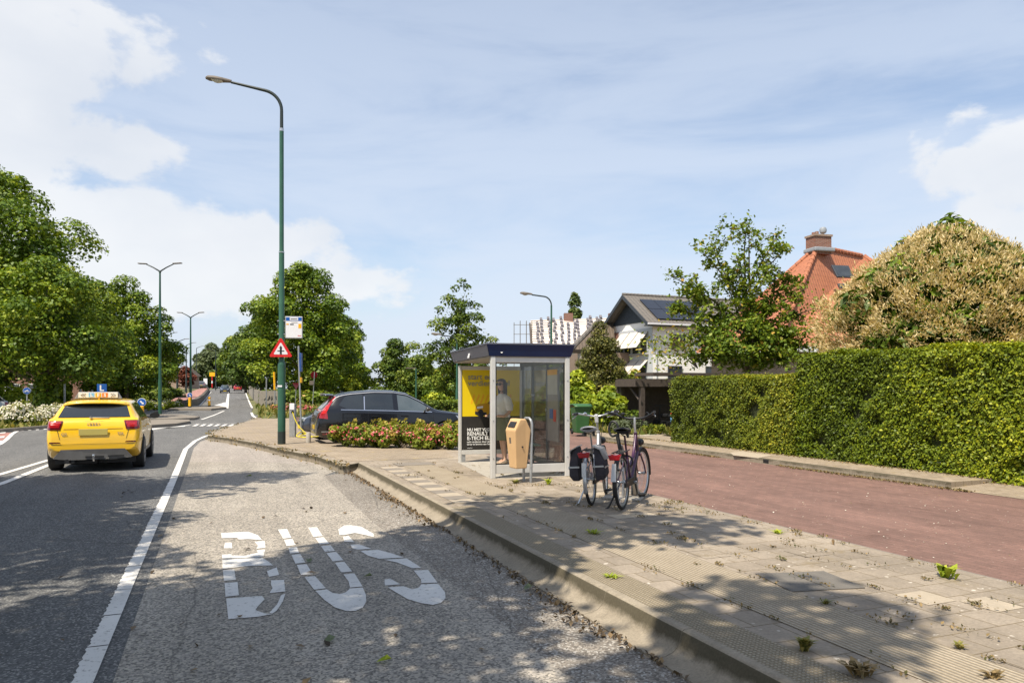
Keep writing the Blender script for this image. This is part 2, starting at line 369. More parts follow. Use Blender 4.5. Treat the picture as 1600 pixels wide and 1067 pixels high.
def hedge(name, label, p0, p1, thick, h, n, leaf, m, seed, core, jit=0.06, wob=0.032):
    """box hedge from p0 to p1 (front face line), thickness away to the right of p0->p1"""
    p0 = Vector(p0); p1 = Vector(p1); L = (p1 - p0).length; d = (p1 - p0).normalized(); rz = math.atan2(d.y, d.x)
    t = thing(name, label, 'hedge', (p0.x, p0.y, p0.z), rz); rg = np.random.default_rng(seed)
    areas = np.array([L * h, L * h * 0.5, L * thick * 1.3, thick * h, thick * h]); side = rg.choice(5, n, p=areas / areas.sum())
    a = rg.random(n); b = rg.random(n); P = np.zeros((n, 3)); N = np.zeros((n, 3))
    for i, (pf, nf) in enumerate([(lambda a, b: (a * L, 0 * a, b * h), (0, 1, 0.25)), (lambda a, b: (a * L, 0 * a - thick, b * h), (0, -1, 0.2)), (lambda a, b: (a * L, -b * thick, 0 * a + h), (0, 0, 1)), (lambda a, b: (0 * a, -a * thick, b * h), (-1, 0, 0.2)), (lambda a, b: (0 * a + L, -a * thick, b * h), (1, 0, 0.2))]):
        q = side == i; P[q] = np.stack(pf(a[q], b[q]), 1); N[q] = nf
    def wv(X): return wob * (np.sin(X[:, 0] * 2.3 + X[:, 2] * 1.7 + seed) + np.sin(X[:, 0] * 5.1 - X[:, 2] * 4.3) * 0.6 + np.sin(X[:, 2] * 9 + X[:, 0] * 8.3) * .4) + .030 * np.sin(X[:, 0] * 23 + X[:, 2] * 9 + 2 * np.sin(X[:, 2] * 7)) * np.sin(X[:, 2] * 26 - X[:, 0] * 8 + 2 * np.sin(X[:, 0] * 5))
    sh = wv(P); nn = N / np.linalg.norm(N, axis=1, keepdims=True)
    P = P + nn * (sh - np.abs(rg.normal(size=n)) * jit + jit * 0.7)[:, None] + rg.normal(size=(n, 3)) * 0.025
    for hx, hz_, hr in zip(rg.uniform(.3, L - .3, int(L * 2.2)), rg.uniform(.1, h - .35, int(L * 2.2)), rg.uniform(.07, .17, int(L * 2.2))):     # hollows where the clippers bit deeper
        P -= nn * (0.20 * np.exp(-((P[:, 0] - hx) ** 2 * .6 + (P[:, 2] - hz_) ** 2) / hr ** 2) * (side == 0))[:, None]
    P[:, 2] = np.maximum(P[:, 2], 0.03)
    rr = 0.10; P[:, 2] = np.where((P[:, 2] > h - rr) & (side < 2), P[:, 2] - 0.03, P[:, 2])
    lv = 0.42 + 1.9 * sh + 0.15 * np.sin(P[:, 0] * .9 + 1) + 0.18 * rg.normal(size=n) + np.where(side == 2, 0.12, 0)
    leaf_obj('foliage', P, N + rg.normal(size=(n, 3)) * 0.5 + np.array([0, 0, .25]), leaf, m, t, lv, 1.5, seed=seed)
    g = 0.13
    MB().box((L / 2, -thick / 2, (h - g) / 2), (L - 2 * g, thick - 2 * g, h - g)).build('inner_growth', core, t)
    return t
# ------------------------------------------------------------------ material library
pm('bark', (0.10, 0.075, 0.05), (0.17, 0.14, 0.10), 14, 0.9, bmp=0.6)
pm('pole_green', (0.025, 0.085, 0.055), (0.035, 0.11, 0.07), 3, 0.38, bmp=0.03)
pm('pole_dark', (0.02, 0.03, 0.028), (0.03, 0.04, 0.035), 3, 0.4)
pm('galv', (0.42, 0.43, 0.43), (0.30, 0.31, 0.32), 9, 0.45, 0.6, bmp=0.05)
pm('alu', (0.62, 0.61, 0.58), (0.54, 0.53, 0.50), 5, 0.42, 0.25, bmp=0.04)
pm('alu_dark', (0.10, 0.11, 0.12), (0.14, 0.15, 0.15), 5, 0.4, 0.3)
pm('lampgrey', (0.16, 0.13, 0.10), (0.10, 0.085, 0.07), 12, 0.6)
pm('lampglass', (0.55, 0.55, 0.50), (0.45, 0.45, 0.42), 6, 0.15)
pm('black', (0.012, 0.012, 0.013), (0.02, 0.02, 0.021), 10, 0.5)
pm('rubber', (0.016, 0.016, 0.017), (0.028, 0.027, 0.026), 20, 0.75, bmp=0.1)
pm('chrome', (0.75, 0.75, 0.76), (0.68, 0.68, 0.70), 4, 0.16, 0.95)
pm('silver', (0.55, 0.56, 0.57), (0.48, 0.49, 0.50), 5, 0.3, 0.7)
pm('white', (0.80, 0.80, 0.78), (0.74, 0.74, 0.72), 6, 0.5)
pm('signwhite', (0.72, 0.72, 0.74), (0.68, 0.68, 0.70), 4, 0.4)
pm('red', (0.62, 0.02, 0.02), (0.55, 0.018, 0.02), 5, 0.35)
pm('blue', (0.015, 0.10, 0.40), (0.012, 0.085, 0.34), 5, 0.35)
pm('navy', (0.012, 0.026, 0.085), (0.010, 0.021, 0.07), 4, 0.32, bmp=0.02)
pm('navy_faded', (0.10, 0.105, 0.14), (0.085, 0.09, 0.12), 4, 0.4)
pm('yellow', (0.82, 0.42, 0.01), (0.75, 0.38, 0.01), 5, 0.4)
pm('orange', (0.80, 0.22, 0.02), (0.72, 0.2, 0.02), 5, 0.4)
pm('sky_blue', (0.22, 0.50, 0.80), None, 5, 0.4)
pm('ink', (0.02, 0.02, 0.025), None, 5, 0.6)
pm('concrete', (0.40, 0.37, 0.32), (0.30, 0.275, 0.235), 6, 0.85, bmp=0.35)
pm('stone_wall', (0.30, 0.27, 0.22), (0.20, 0.18, 0.15), 5, 0.9, bmp=0.5)
pm('soil', (0.16, 0.11, 0.07), (0.22, 0.17, 0.11), 6, 0.95, bmp=0.5)
MATS['soil'].name = 'soil'
LG = [(0.0, (0.018, 0.040, 0.008)), (0.35, (0.040, 0.082, 0.014)), (0.65, (0.080, 0.135, 0.022)), (1.0, (0.155, 0.205, 0.035))]
m_leaf('leaf_lime', LG, 0.32)
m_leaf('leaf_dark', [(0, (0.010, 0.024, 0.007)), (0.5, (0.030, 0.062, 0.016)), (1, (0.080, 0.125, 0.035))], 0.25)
m_leaf('leaf_willow', [(0, (0.045, 0.07, 0.03)), (0.5, (0.09, 0.13, 0.06)), (1, (0.16, 0.20, 0.10))], 0.3)
m_leaf('leaf_oak', [(0, (0.016, 0.036, 0.010)), (0.5, (0.045, 0.085, 0.022)), (1, (0.12, 0.165, 0.045))], 0.3)
m_leaf('leaf_cherry', [(0, (0.022, 0.050, 0.010)), (0.5, (0.055, 0.10, 0.020)), (0.85, (0.12, 0.17, 0.035)), (1, (0.20, 0.15, 0.06))], 0.32)
m_leaf('leaf_red', [(0, (0.03, 0.010, 0.012)), (1, (0.09, 0.03, 0.03))], 0.25)
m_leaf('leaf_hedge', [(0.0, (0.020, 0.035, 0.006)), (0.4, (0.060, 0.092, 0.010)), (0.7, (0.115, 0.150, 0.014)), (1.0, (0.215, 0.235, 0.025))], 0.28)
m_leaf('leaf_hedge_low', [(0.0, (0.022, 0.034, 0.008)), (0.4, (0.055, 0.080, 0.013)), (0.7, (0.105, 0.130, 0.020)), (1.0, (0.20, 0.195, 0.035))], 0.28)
m_leaf('leaf_conifer', [(0, (0.014, 0.022, 0.008)), (0.5, (0.045, 0.055, 0.022)), (1, (0.105, 0.110, 0.045))], 0.15)
m_leaf('leaf_poplar', [(0, (0.016, 0.034, 0.014)), (0.5, (0.045, 0.075, 0.03)), (1, (0.10, 0.135, 0.06))], 0.2)
m_leaf('leaf_bright', [(0, (0.04, 0.075, 0.010)), (0.5, (0.105, 0.165, 0.022)), (1, (0.22, 0.28, 0.045))], 0.32)
m_leaf('leaf_rose', [(0, (0.030, 0.055, 0.014)), (0.5, (0.085, 0.125, 0.028)), (0.85, (0.14, 0.18, 0.045)), (1, (0.18, 0.14, 0.07))], 0.32)
m_leaf('leaf_lavender', [(0, (0.07, 0.10, 0.06)), (1, (0.16, 0.20, 0.12))], 0.25)
m_leaf('grassy', [(0, (0.06, 0.10, 0.02)), (0.5, (0.14, 0.17, 0.04)), (1, (0.32, 0.27, 0.10))], 0.3)
m_leaf('moss', [(0, (0.06, 0.075, 0.025)), (0.5, (0.16, 0.125, 0.06)), (1, (0.27, 0.20, 0.10))], 0.2)
m_leaf('dryleaf', [(0, (0.035, 0.026, 0.017)), (0.5, (0.11, 0.08, 0.05)), (1, (0.26, 0.19, 0.11))], 0.2)
m_leaf('pink', [(0, (0.55, 0.08, 0.10)), (0.6, (0.72, 0.18, 0.20)), (1, (0.80, 0.38, 0.36))], 0.2)
m_leaf('whiteflower', [(0, (0.60, 0.56, 0.44)), (1, (0.82, 0.78, 0.68))], 0.25)
m_leaf('catkin', [(0, (0.46, 0.34, 0.14)), (0.5, (0.66, 0.51, 0.25)), (1, (0.80, 0.67, 0.40))], 0.3)
m_leaf('leaf_chestnut', [(0, (0.012, 0.028, 0.006)), (0.6, (0.04, 0.075, 0.014)), (1, (0.10, 0.16, 0.025))], 0.25)
m_asphalt('asphalt', 0.108, 0.35, 75, bmp=0.2, patch=0.10, tint=(1.0, 0.99, 0.97), grit=(0.30, 0.29, 0.27), gritamt=0.15)
m_asphalt('asphalt_coarse', 0.235, 0.5, 66, bmp=0.5, patch=0.16, tint=(1.07, 0.97, 0.84), grit=(0.46, 0.41, 0.335), gritamt=0.26)
m_asphalt('asphalt_side', 0.18, 0.5, 70, bmp=0.4, patch=0.18, tint=(1.1, 0.97, 0.82), grit=(0.44, 0.42, 0.38), gritamt=0.14)
m_asphalt('asphalt_pink', 0.27, 0.35, 55, bmp=0.3, patch=0.10, tint=(1.05, 0.93, 0.82), grit=(0.42, 0.38, 0.33), gritamt=0.2)
m_asphalt('asphalt_red', 0.26, 0.3, 60, bmp=0.2, patch=0.12, tint=(1.25, 0.62, 0.52), grit=(0.4, 0.3, 0.25), gritamt=0.1)
m_asphalt('gravel', 0.30, 0.4, 30, bmp=0.5, patch=0.22, tint=(1.05, 0.95, 0.76), grit=(0.46, 0.40, 0.28), gritamt=0.3)
m_brick('slabs', (0.30, 0.252, 0.196), (0.242, 0.202, 0.155), (0.165, 0.128, 0.078), 0.3, 0.3, 0.006, blotch=0.25, moss=(0.22, 0.175, 0.11), white=(0.55, 0.50, 0.42))
m_brick('tip_bricks', (0.32, 0.262, 0.195), (0.255, 0.205, 0.15), (0.18, 0.14, 0.085), 0.21, 0.105, 0.006, blotch=0.18, moss=(0.36, 0.28, 0.12))
m_brick('klinkers', (0.205, 0.122, 0.098), (0.168, 0.102, 0.083), (0.12, 0.08, 0.066), 0.2, 0.1, 0.004, blotch=0.15, track=0.6, rot=R(90), white=(0.42, 0.33, 0.27))
m_brick('parking_bricks', (0.27, 0.22, 0.17), (0.22, 0.18, 0.14), (0.15, 0.12, 0.08), 0.2, 0.1, 0.005, blotch=0.2)
m_brick('brickwall', (0.24, 0.085, 0.052), (0.18, 0.065, 0.042), (0.28, 0.24, 0.2), 0.22, 0.065, 0.010, vertical=True, blotch=0.15)
m_brick('brickwall_pale', (0.30, 0.20, 0.14), (0.25, 0.165, 0.12), (0.36, 0.31, 0.26), 0.22, 0.065, 0.010, vertical=True, blotch=0.12)
def ridged(name, c, c2, period, axis, depth=1.0, dirt=(0.16, 0.12, 0.07), dots=False):
    m, nt, b = nm(name); tc = nt.nodes.new('ShaderNodeTexCoord'); sp = nt.nodes.new('ShaderNodeSeparateXYZ'); nt.links.new(tc.outputs['Object'], sp.inputs[0])
    def wave(i):
        a = nd(nt, 'ShaderNodeMath', operation='MULTIPLY'); nt.links.new(sp.outputs[i], a.inputs[0]); a.inputs[1].default_value = 2 * math.pi / period
        s = nd(nt, 'ShaderNodeMath', operation='SINE'); nt.links.new(a.outputs[0], s.inputs[0])
        q = nd(nt, 'ShaderNodeMath', operation='MULTIPLY_ADD'); nt.links.new(s.outputs[0], q.inputs[0]); q.inputs[1].default_value = 0.5; q.inputs[2].default_value = 0.5
        return q.outputs[0]
    h = wave(axis)
    if dots:
        q = nd(nt, 'ShaderNodeMath', operation='MULTIPLY'); nt.links.new(h, q.inputs[0]); nt.links.new(wave(1 - axis), q.inputs[1]); h = q.outputs[0]
    col = mixc(nt, ramp(nt, [(0.15, (0, 0, 0)), (0.5, (1, 1, 1))], h), dirt, ramp(nt, [(0.3, c), (0.7, c2)], noise(nt, tc.outputs['Object'], 2.5, 6, 0.7)))
    fine = ramp(nt, [(0.3, (0.8,) * 3), (0.7, (1.15,) * 3)], noise(nt, tc.outputs['Object'], 40, 4))
    col = mixc(nt, 1.0, col, fine, 'MULTIPLY')
    # the tile joints every 0.3 m
    nt.links.new(col, b.inputs['Base Color']); b.inputs['Roughness'].default_value = 0.85; b.inputs['Specular IOR Level'].default_value = 0.2
    bump(nt, b, h, depth, 0.012); MATS[name] = m
ridged('guide_tiles', (0.42, 0.36, 0.275), (0.31, 0.262, 0.195), 0.0375, 0, 0.8, (0.25, 0.20, 0.135))
ridged('stud_tiles', (0.43, 0.375, 0.285), (0.32, 0.275, 0.205), 0.030, 1, 1.0, (0.22, 0.18, 0.12), dots=True)
def kerb_mat():
    m, nt, b = nm('kerb_concrete'); tc = nt.nodes.new('ShaderNodeTexCoord'); co = tc.outputs['Object']
    col = ramp(nt, [(0.3, (0.32, 0.275, 0.21)), (0.7, (0.22, 0.187, 0.14))], noise(nt, co, 5, 7, 0.7))
    sp = nt.nodes.new('ShaderNodeSeparateXYZ'); nt.links.new(co, sp.inputs[0])
    # weathering: dark algae on the upper part of the riser, patchy, and a joint each metre
    n = noise(nt, co, 3.4, 8, 0.75); a = nd(nt, 'ShaderNodeMath', operation='MULTIPLY_ADD'); nt.links.new(n, a.inputs[0]); a.inputs[1].default_value = 0.16; nt.links.new(sp.outputs[2], a.inputs[2])
    g = ramp(nt, [(0.135, (0, 0, 0)), (0.185, (1, 1, 1))], a.outputs[0])
    top = nd(nt, 'ShaderNodeMath', operation='LESS_THAN'); nt.links.new(sp.outputs[2], top.inputs[0]); top.inputs[1].default_value = PZ - 0.004
    gg = nd(nt, 'ShaderNodeMath', operation='MULTIPLY'); nt.links.new(g, gg.inputs[0]); nt.links.new(top.outputs[0], gg.inputs[1])
    g2 = nd(nt, 'ShaderNodeMath', operation='MULTIPLY'); nt.links.new(gg.outputs[0], g2.inputs[0]); g2.inputs[1].default_value = 0.92
    col = mixc(nt, g2.outputs[0], col, (0.07, 0.06, 0.038))
    fr = nd(nt, 'ShaderNodeMath', operation='FRACT'); nt.links.new(sp.outputs[1], fr.inputs[0])
    lt = nd(nt, 'ShaderNodeMath', operation='LESS_THAN'); nt.links.new(fr.outputs[0], lt.inputs[0]); lt.inputs[1].default_value = 0.007
    col = mixc(nt, lt.outputs[0], col, (0.13, 0.11, 0.08))
    col = mixc(nt, 1.0, col, ramp(nt, [(0.3, (0.82,) * 3), (0.7, (1.15,) * 3)], noise(nt, co, 60, 4)), 'MULTIPLY')
    nt.links.new(col, b.inputs['Base Color']); b.inputs['Roughness'].default_value = 0.85; b.inputs['Specular IOR Level'].default_value = 0.2
    bump(nt, b, noise(nt, co, 60, 4), 0.3, 0.006); MATS['kerb'] = m
kerb_mat()
def paint_mat():
    m, nt, b = nm('road_paint'); co = objco(nt)
    col = ramp(nt, [(0.3, (0.74, 0.72, 0.68)), (0.7, (0.62, 0.60, 0.56))], noise(nt, co, 2.2, 6, 0.7))
    w = ramp(nt, [(0.56, (1, 1, 1)), (0.66, (0.36, 0.35, 0.33))], noise(nt, co, 22, 8, 0.75))
    col = mixc(nt, 1.0, col, w, 'MULTIPLY')
    col = mixc(nt, 1.0, col, ramp(nt, [(0.35, (0.78, 0.78, 0.78)), (0.65, (1.08, 1.08, 1.08))], noise(nt, co, 1.1, 5, 0.7)), 'MULTIPLY'); nt.links.new(col, b.inputs['Base Color']); b.inputs['Roughness'].default_value = 0.7
    bump(nt, b, noise(nt, co, 80, 3), 0.3, 0.005); MATS['paint'] = m
kerb_m = MATS['kerb']; paint_mat(); PAINT = MATS['paint']
def ground_mat():
    m, nt, b = nm('verge_ground'); co = objco(nt)
    col = ramp(nt, [(0.30, (0.055, 0.075, 0.02)), (0.5, (0.12, 0.125, 0.045)), (0.72, (0.22, 0.185, 0.09))], noise(nt, co, 0.5, 9, 0.75))
    nt.links.new(col, b.inputs['Base Color']); b.inputs['Roughness'].default_value = 0.95; bump(nt, b, noise(nt, co, 9, 6), 0.8, 0.05); MATS['ground'] = m
ground_mat()

# ------------------------------------------------------------------ ground and roads
def ground():
    xs = np.concatenate([np.linspace(-1800, -260, 12), np.linspace(-240, 160, 81), np.linspace(180, 1500, 10)])
    ys = np.concatenate([np.linspace(-60, 320, 77), np.linspace(360, 2600, 14)])
    mb = MB(); nx, ny = len(xs), len(ys)
    vs = [(x, y, gz(x, y) - 0.03) for x in xs for y in ys]
    mb.add(vs, [(i * ny + j, (i + 1) * ny + j, (i + 1) * ny + j + 1, i * ny + j + 1) for i in range(nx - 1) for j in range(ny - 1)])
    struct(mb.build('ground', MATS['ground'], smooth=True))
ground()
FR = R(22)   # every paved surface is modelled in the road's own frame: local x across, local y along
def interp(tab, u):
    return float(np.interp(u, [t[0] for t in tab], [t[1] for t in tab]))
def far(px, Y): return toRV(((px - 800) / F * Y, Y))
LE = [(-40, -8.0), (27, -7.8)] + [(toRV(G(px, py))[1], toRV(G(px, py))[0]) for px, py in ((0, 676), (100, 667.5), (230, 642), (281, 636.5), (305, 633.5))]
LE += [(far(px, Y)[1], far(px, Y)[0]) for px, Y in ((316, 110), (326, 165), (345, 300))]
RE = [(-40, 2.7), (42, 2.7)] + [(toRV(G(px, py))[1], toRV(G(px, py))[0]) for px, py in ((392, 644.5), (396, 637.5))]
RE += [(far(px, Y)[1], far(px, Y)[0]) for px, Y in ((389, 100), (384, 165), (378, 300))]
LE.sort(); RE.sort()
def strip(name, m, lo, hi, us, dz, nv=4):
    mb = MB()
    def fn(i, j):
        u = us[int(round(i * (len(us) - 1)))]; a, b = lo(u), hi(u); v = a + (b - a) * j; p = RV(v, u)
        return (v, u, gz(p.x, p.y) + dz)
    mb.grid(fn, len(us), nv); o = mb.build(name, m, rot=(0, 0, FR)); return struct(o)
US = list(np.linspace(-30, 50, 41)) + list(np.linspace(52, 300, 90))
strip('main_road', MATS['asphalt'], lambda u: interp(LE, u) - (0.0 if u < 60 else 0), lambda u: interp(RE, u), US, 0.0, 8)
def poly_px(pts, z=0.0): return [toRV(G(px, py, z)) for px, py in pts]
# bus bay: rough aggregate surface, a darker strip along the kerb, pale worn patch at the exit taper
KV, KU = 2.64, 15.55            # kerb foot line, far end of the bus kerb
bay = [(-0.57, -12), (1.97, -12), (1.97, 6.0), (1.90, 9.5), (2.0, 14.9)] + poly_px([(525, 736), (500, 727)]) + poly_px([(420, 722), (330, 722), (296, 722)]) 
struct(MB().sheet(bay, 0.004).build('bus_bay', MATS['asphalt_coarse'], rot=(0, 0, FR)))
side = [(1.97, -12), (KV + .1, -12), (KV + .1, KU), (2.0, 14.9), (1.90, 9.5), (1.97, 6)]
struct(MB().sheet(side, 0.003).build('bay_edge_strip', MATS['asphalt_side'], rot=(0, 0, FR)))
tap = poly_px([(296, 722), (330, 722), (420, 722), (500, 727), (530, 737), (560, 735), (495, 722), (442, 711), (399, 700), (355, 691), (325, 686), (313, 690), (303, 700)])
struct(MB().sheet(tap, 0.0045).build('bay_taper', MATS['asphalt_pink'], rot=(0, 0, FR)))
# platform
FOOT = poly_px([(537, 740), (495, 724), (442, 712.6), (399, 701), (355, 692.5), (325, 688), (331, 682), (347, 676), (369, 669.5), (402, 657.5)])
BACK = [toRV(G(px, py, PZ)) for px, py in ((408, 654), (452, 653.5), (466, 668), (485, 682), (510, 691), (720, 690))]
PRT = 5.95                       # right edge of the platform
plat = [(2.875, -14), (2.875, KU), (2.75, KU + .02)] + [(v + 0.02, u) for v, u in FOOT] + BACK + [(PRT, 20.0), (PRT, -14)]
mb = MB(); mb.prism(plat, -0.05, PZ); struct(mb.build('platform', MATS['slabs'], rot=(0, 0, FR)))
tip = [(2.62, KU + .3)] + [(v + 0.22, u + .05) for v, u in FOOT[1:]] + BACK + [(PRT - .2, 19.8), (5.0, KU + .3)]
struct(MB().sheet(tip, PZ + 0.004).build('platform_tip', MATS['tip_bricks'], rot=(0, 0, FR)))
# bus kerb: one long concave profile
prof = [(2.60, -0.03), (2.60, 0.015), (2.68, 0.022), (2.735, 0.04), (2.765, 0.065), (2.785, 0.10), (2.800, 0.155), (2.812, PZ + 0.001), (2.828, PZ + 0.008), (2.875, PZ + 0.008), (2.875, -0.03)]
mb = MB(); us = np.linspace(-14, KU, 60)
mb.grid(lambda i, j: (prof[int(round(j * (len(prof) - 1)))][0], us[int(round(i * 59))], prof[int(round(j * (len(prof) - 1)))][1]), 60, len(prof))
mb.add([(a, KU, b) for a, b in prof], [tuple(range(len(prof)))])
struct(mb.build('bus_kerb', kerb_m, rot=(0, 0, FR), smooth=True))
# ordinary kerb round the tip
mb = MB(); ks = [(2.80, KU)] + [(v, u) for v, u in FOOT]
for (a, b) in zip(ks[:-1], ks[1:]):
    a = Vector((a[0], a[1], 0)); b = Vector((b[0], b[1], 0)); d = (b - a).normalized(); n = Vector((d.y, -d.x, 0))
    mb.box((a + b) / 2 + n * 0.06 + Vector((0, 0, PZ / 2 - 0.01)), ((b - a).length + 0.02, 0.14, PZ + 0.03), rot=(0, 0, math.atan2(d.y, d.x)))
struct(mb.build('kerb', kerb_m, rot=(0, 0, FR), bevel=0.02))
# tactile paving
z1 = PZ + 0.005
struct(MB().sheet([(2.88, -12), (3.20, -12), (3.20, 9.3), (2.88, 9.3)], z1).build('stud_paving', MATS['stud_tiles'], rot=(0, 0, FR)))
struct(MB().sheet([(3.52, -12), (4.12, -12), (4.12, 15.1), (3.52, 15.1)], z1).build('guide_paving', MATS['guide_tiles'], rot=(0, 0, FR)))
pm('slab_dark', (0.125, 0.115, 0.10), (0.155, 0.14, 0.12), 9, 0.85, bmp=0.3); pm('slab_pale', (0.40, 0.335, 0.25), (0.33, 0.28, 0.21), 9, 0.85, bmp=0.3)
pm('slab_grey', (0.19, 0.165, 0.135), (0.22, 0.19, 0.155), 9, 0.85, bmp=0.3)
mb = MB()
for i in range(15):
    u = 9.55 + i * 0.33
    mb.sheet([(3.03, u), (3.36, u), (3.36, u + 0.322), (3.03, u + 0.322)], z1 + 0.001, i % 2)
mb.sheet([(3.42, 14.55), (4.2, 14.55), (4.2, 15.1), (3.42, 15.1)], z1 + 0.004, 1)
struct(mb.build('checker_paving', [MATS['slab_pale'], MATS['slab_grey']], rot=(0, 0, FR)))
mb = MB(); rg = rnd(5); seen = set()
for i in range(60):
    a_, b_2 = rg.randrange(80), rg.randrange(5); u = -4 + a_ * 0.3; v = 4.18 + b_2 * 0.3
    if (a_, b_2) in seen or (4.0 < v < 4.75 and 3.6 < u < 5.6): continue
    seen.add((a_, b_2))
    mb.sheet([(v + .004, u + .004), (v + .296, u + .004), (v + .296, u + .296), (v + .004, u + .296)], PZ + 0.003, i % 3)
struct(mb.build('patched_slabs', [MATS['slabs'], MATS['slab_pale'], MATS['slabs']], rot=(0, 0, FR)))
for k, q in enumerate(([(1180, 897), (1237, 925), (1297, 921.5), (1232, 895.5)], [(1234, 895.5), (1299, 921.5), (1352, 919), (1287, 893)])):
    pts = [toRV(G(a, b, PZ)) for a, b in q]; c = RV(sum(p[0] for p in pts) / 4, sum(p[1] for p in pts) / 4)
    o = MB().prism([(p[0], p[1]) for p in pts], PZ + .001, PZ + 0.010).build('utility_cover', MATS['slab_dark'], rot=(0, 0, FR), bevel=0.004)
    tag(o, ['dark square cover slab in the platform paving, nearer the bus kerb', 'dark square cover slab in the platform paving, nearer the red brick road'][k], 'cover slab', 'dark cover slabs in the platform')
# platform back edging, service road, far pavement
struct(MB().box((PRT + 0.05, 3, 0.075), (0.10, 34, 0.16)).build('edging', MATS['slab_grey'], rot=(0, 0, FR), bevel=0.01))
SV0, SV1 = PRT + 0.10, 11.72
struct(MB().sheet([(SV0, -14), (SV1, -14), (SV1, 21), (13.5, 27), (16, 34), (16, 46), (4.2, 46), (3.6, 27), (SV0 - 1.4, 20.0), (SV0, 19)], -0.002).build('service_road', MATS['klinkers'], rot=(0, 0, FR)))
struct(MB().sheet([(-2.0, 25.0), (5.2, 25.0), (5.2, 36), (-1.0, 36)] if False else [toRV(p) for p in (W(452, 606, 37), W(470, 606, 26.2), W(500, 606, 21.2), W(735, 606, 21.0), W(760, 606, 33), W(600, 606, 40))], 0.006).build('parking_bay', MATS['parking_bricks'], rot=(0, 0, FR)))
kz = 0.11
kp = [(SV1, 9.0), (SV1, 19.5), (11.95, 21.5), (12.4, 23.5), (13.2, 26), (14.2, 29)]
mb = MB()
for (a, b) in zip(kp[:-1], kp[1:]):
    a = Vector((*a, 0)); b = Vector((*b, 0)); d = (b - a).normalized(); n = Vector((d.y, -d.x, 0))
    mb.box((a + b) / 2 + n * 0.075 + Vector((0, 0, kz / 2 - 0.02)), ((b - a).length + 0.01, 0.15, kz + 0.04), rot=(0, 0, math.atan2(d.y, d.x)))
struct(mb.build('far_kerb', kerb_m, rot=(0, 0, FR), bevel=0.02))
fp = [(SV1 + .15, 9.0), (SV1 + .15, 19.5), (12.1, 21.5), (12.55, 23.5), (13.35, 26), (14.35, 29), (17, 29), (17, 24), (14.2, 21.5), (14.2, 9)]
struct(MB().prism(fp, -0.05, kz - 0.004).build('far_pavement', MATS['tip_bricks'], rot=(0, 0, FR)))
struct(MB().sheet([(SV1, 9.0), (14.2, 9.0), (14.2, -14), (SV1, -14)], lambda x, y: 0.004 + 0.035 * (x - SV1)).build('driveway', MATS['tip_bricks'], rot=(0, 0, FR)))
struct(MB().prism([toRV(G(px, py, kz)) for px, py in ((1140, 707), (1160, 705.5), (1207, 711.5), (1185, 715.5), (1146, 711))], kz - 0.006, kz + 0.004).build('pale_paving_slab', MATS['slab_pale'], rot=(0, 0, FR)))
struct(MB().sheet([(12.6, 21.2), (14.0, 21.6), (16.6, 24), (16.6, 28.5), (15.2, 28), (13.9, 24.2)], kz + 0.003).build('dry_grass_strip', MATS['gravel'], rot=(0, 0, FR)))
# road markings
def mark(mb, pts, w, closed=False, z=0.009):
    P = [Vector((*p, 0)) for p in pts]
    L, Rr = [], []
    for i, p in enumerate(P):
        t = (P[min(i + 1, len(P) - 1)] - P[max(i - 1, 0)]).normalized(); n = Vector((-t.y, t.x, 0)) * w / 2
        L.append(p + n); Rr.append(p - n)
    for i in range(len(P) - 1):
        q = [L[i], L[i + 1], Rr[i + 1], Rr[i]]
        mb.sheet([(a.x, a.y) for a in q], lambda x, y: z + gz(*RV(x, y).xy))
def dens(pts, step=0.6):
    out = []
    for a, b in zip(pts[:-1], pts[1:]):
        n = max(1, int(math.hypot(b[0] - a[0], b[1] - a[1]) / step)); out += [(a[0] + (b[0] - a[0]) * i / n, a[1] + (b[1] - a[1]) * i / n) for i in range(n)]
    return out + [pts[-1]]
mb = MB(); rg = rnd(3)     # kerbside edge line of the lane: thermoplastic, cracked across and ragged at its left edge
u = -6.0; EV = -0.725; edge_far = poly_px([(290, 702), (305, 689), (319, 682.5), (337, 677)])
while u < 15.4:
    L = rg.uniform(0.35, 1.1); n = 22; y1 = min(u + L, 15.4)
    left = [(EV - 0.062 + rg.uniform(-0.010, 0.012), u + (y1 - u) * i / n) for i in range(n + 1)]
    mb.sheet([(EV + 0.062, u), (EV + 0.062, y1)] + left[::-1], 0.009); u = y1 + rg.uniform(0.008, 0.028)
mark(mb, [(EV, 15.4)] + edge_far, 0.125)
mark(mb, poly_px([(393, 644.5), (394.5, 649), (403, 655.5)]), 0.16)
struct(mb.build('edge_line', PAINT, rot=(0, 0, FR)))
mb = MB()
mark(mb, dens(poly_px([(-200, 810), (0, 757), (83, 724), (160, 697), (235, 672), (297, 664.3)])), 0.14)
mark(mb, dens(poly_px([(-200, 790), (0, 741.5), (81, 717.5), (130, 702)])), 0.14)
mark(mb, dens(poly_px([(315, 655.5), (335, 648.5), (350, 642)])), 0.14)
struct(mb.build('centre_line', PAINT, rot=(0, 0, FR)))
mb = MB()
mb.sheet(poly_px([(205, 676), (235, 671.5), (292, 664.4), (288, 666.6), (236, 669.5), (195, 671)]), 0.011)
mb.sheet(poly_px([(333, 634.8), (352, 630.2), (354, 638.3), (352, 637), (341, 636.2)]), lambda x, y: 0.02 + gz(*RV(x, y).xy))
mark(mb, dens([far(355.5, 62), far(356.5, 90), far(357.5, 130), far(358, 170)], 8), 0.16, z=0.02)
mark(mb, dens([far(352.5, 64), far(354.5, 90), far(356, 130)], 8), 0.16, z=0.02)
mark(mb, dens([far(394, 63), far(387.3, 100), far(383, 160)], 8), 0.16, z=0.02)
mark(mb, dens([far(312, 70), far(324, 110), far(330, 150)], 8), 0.13, z=0.02)
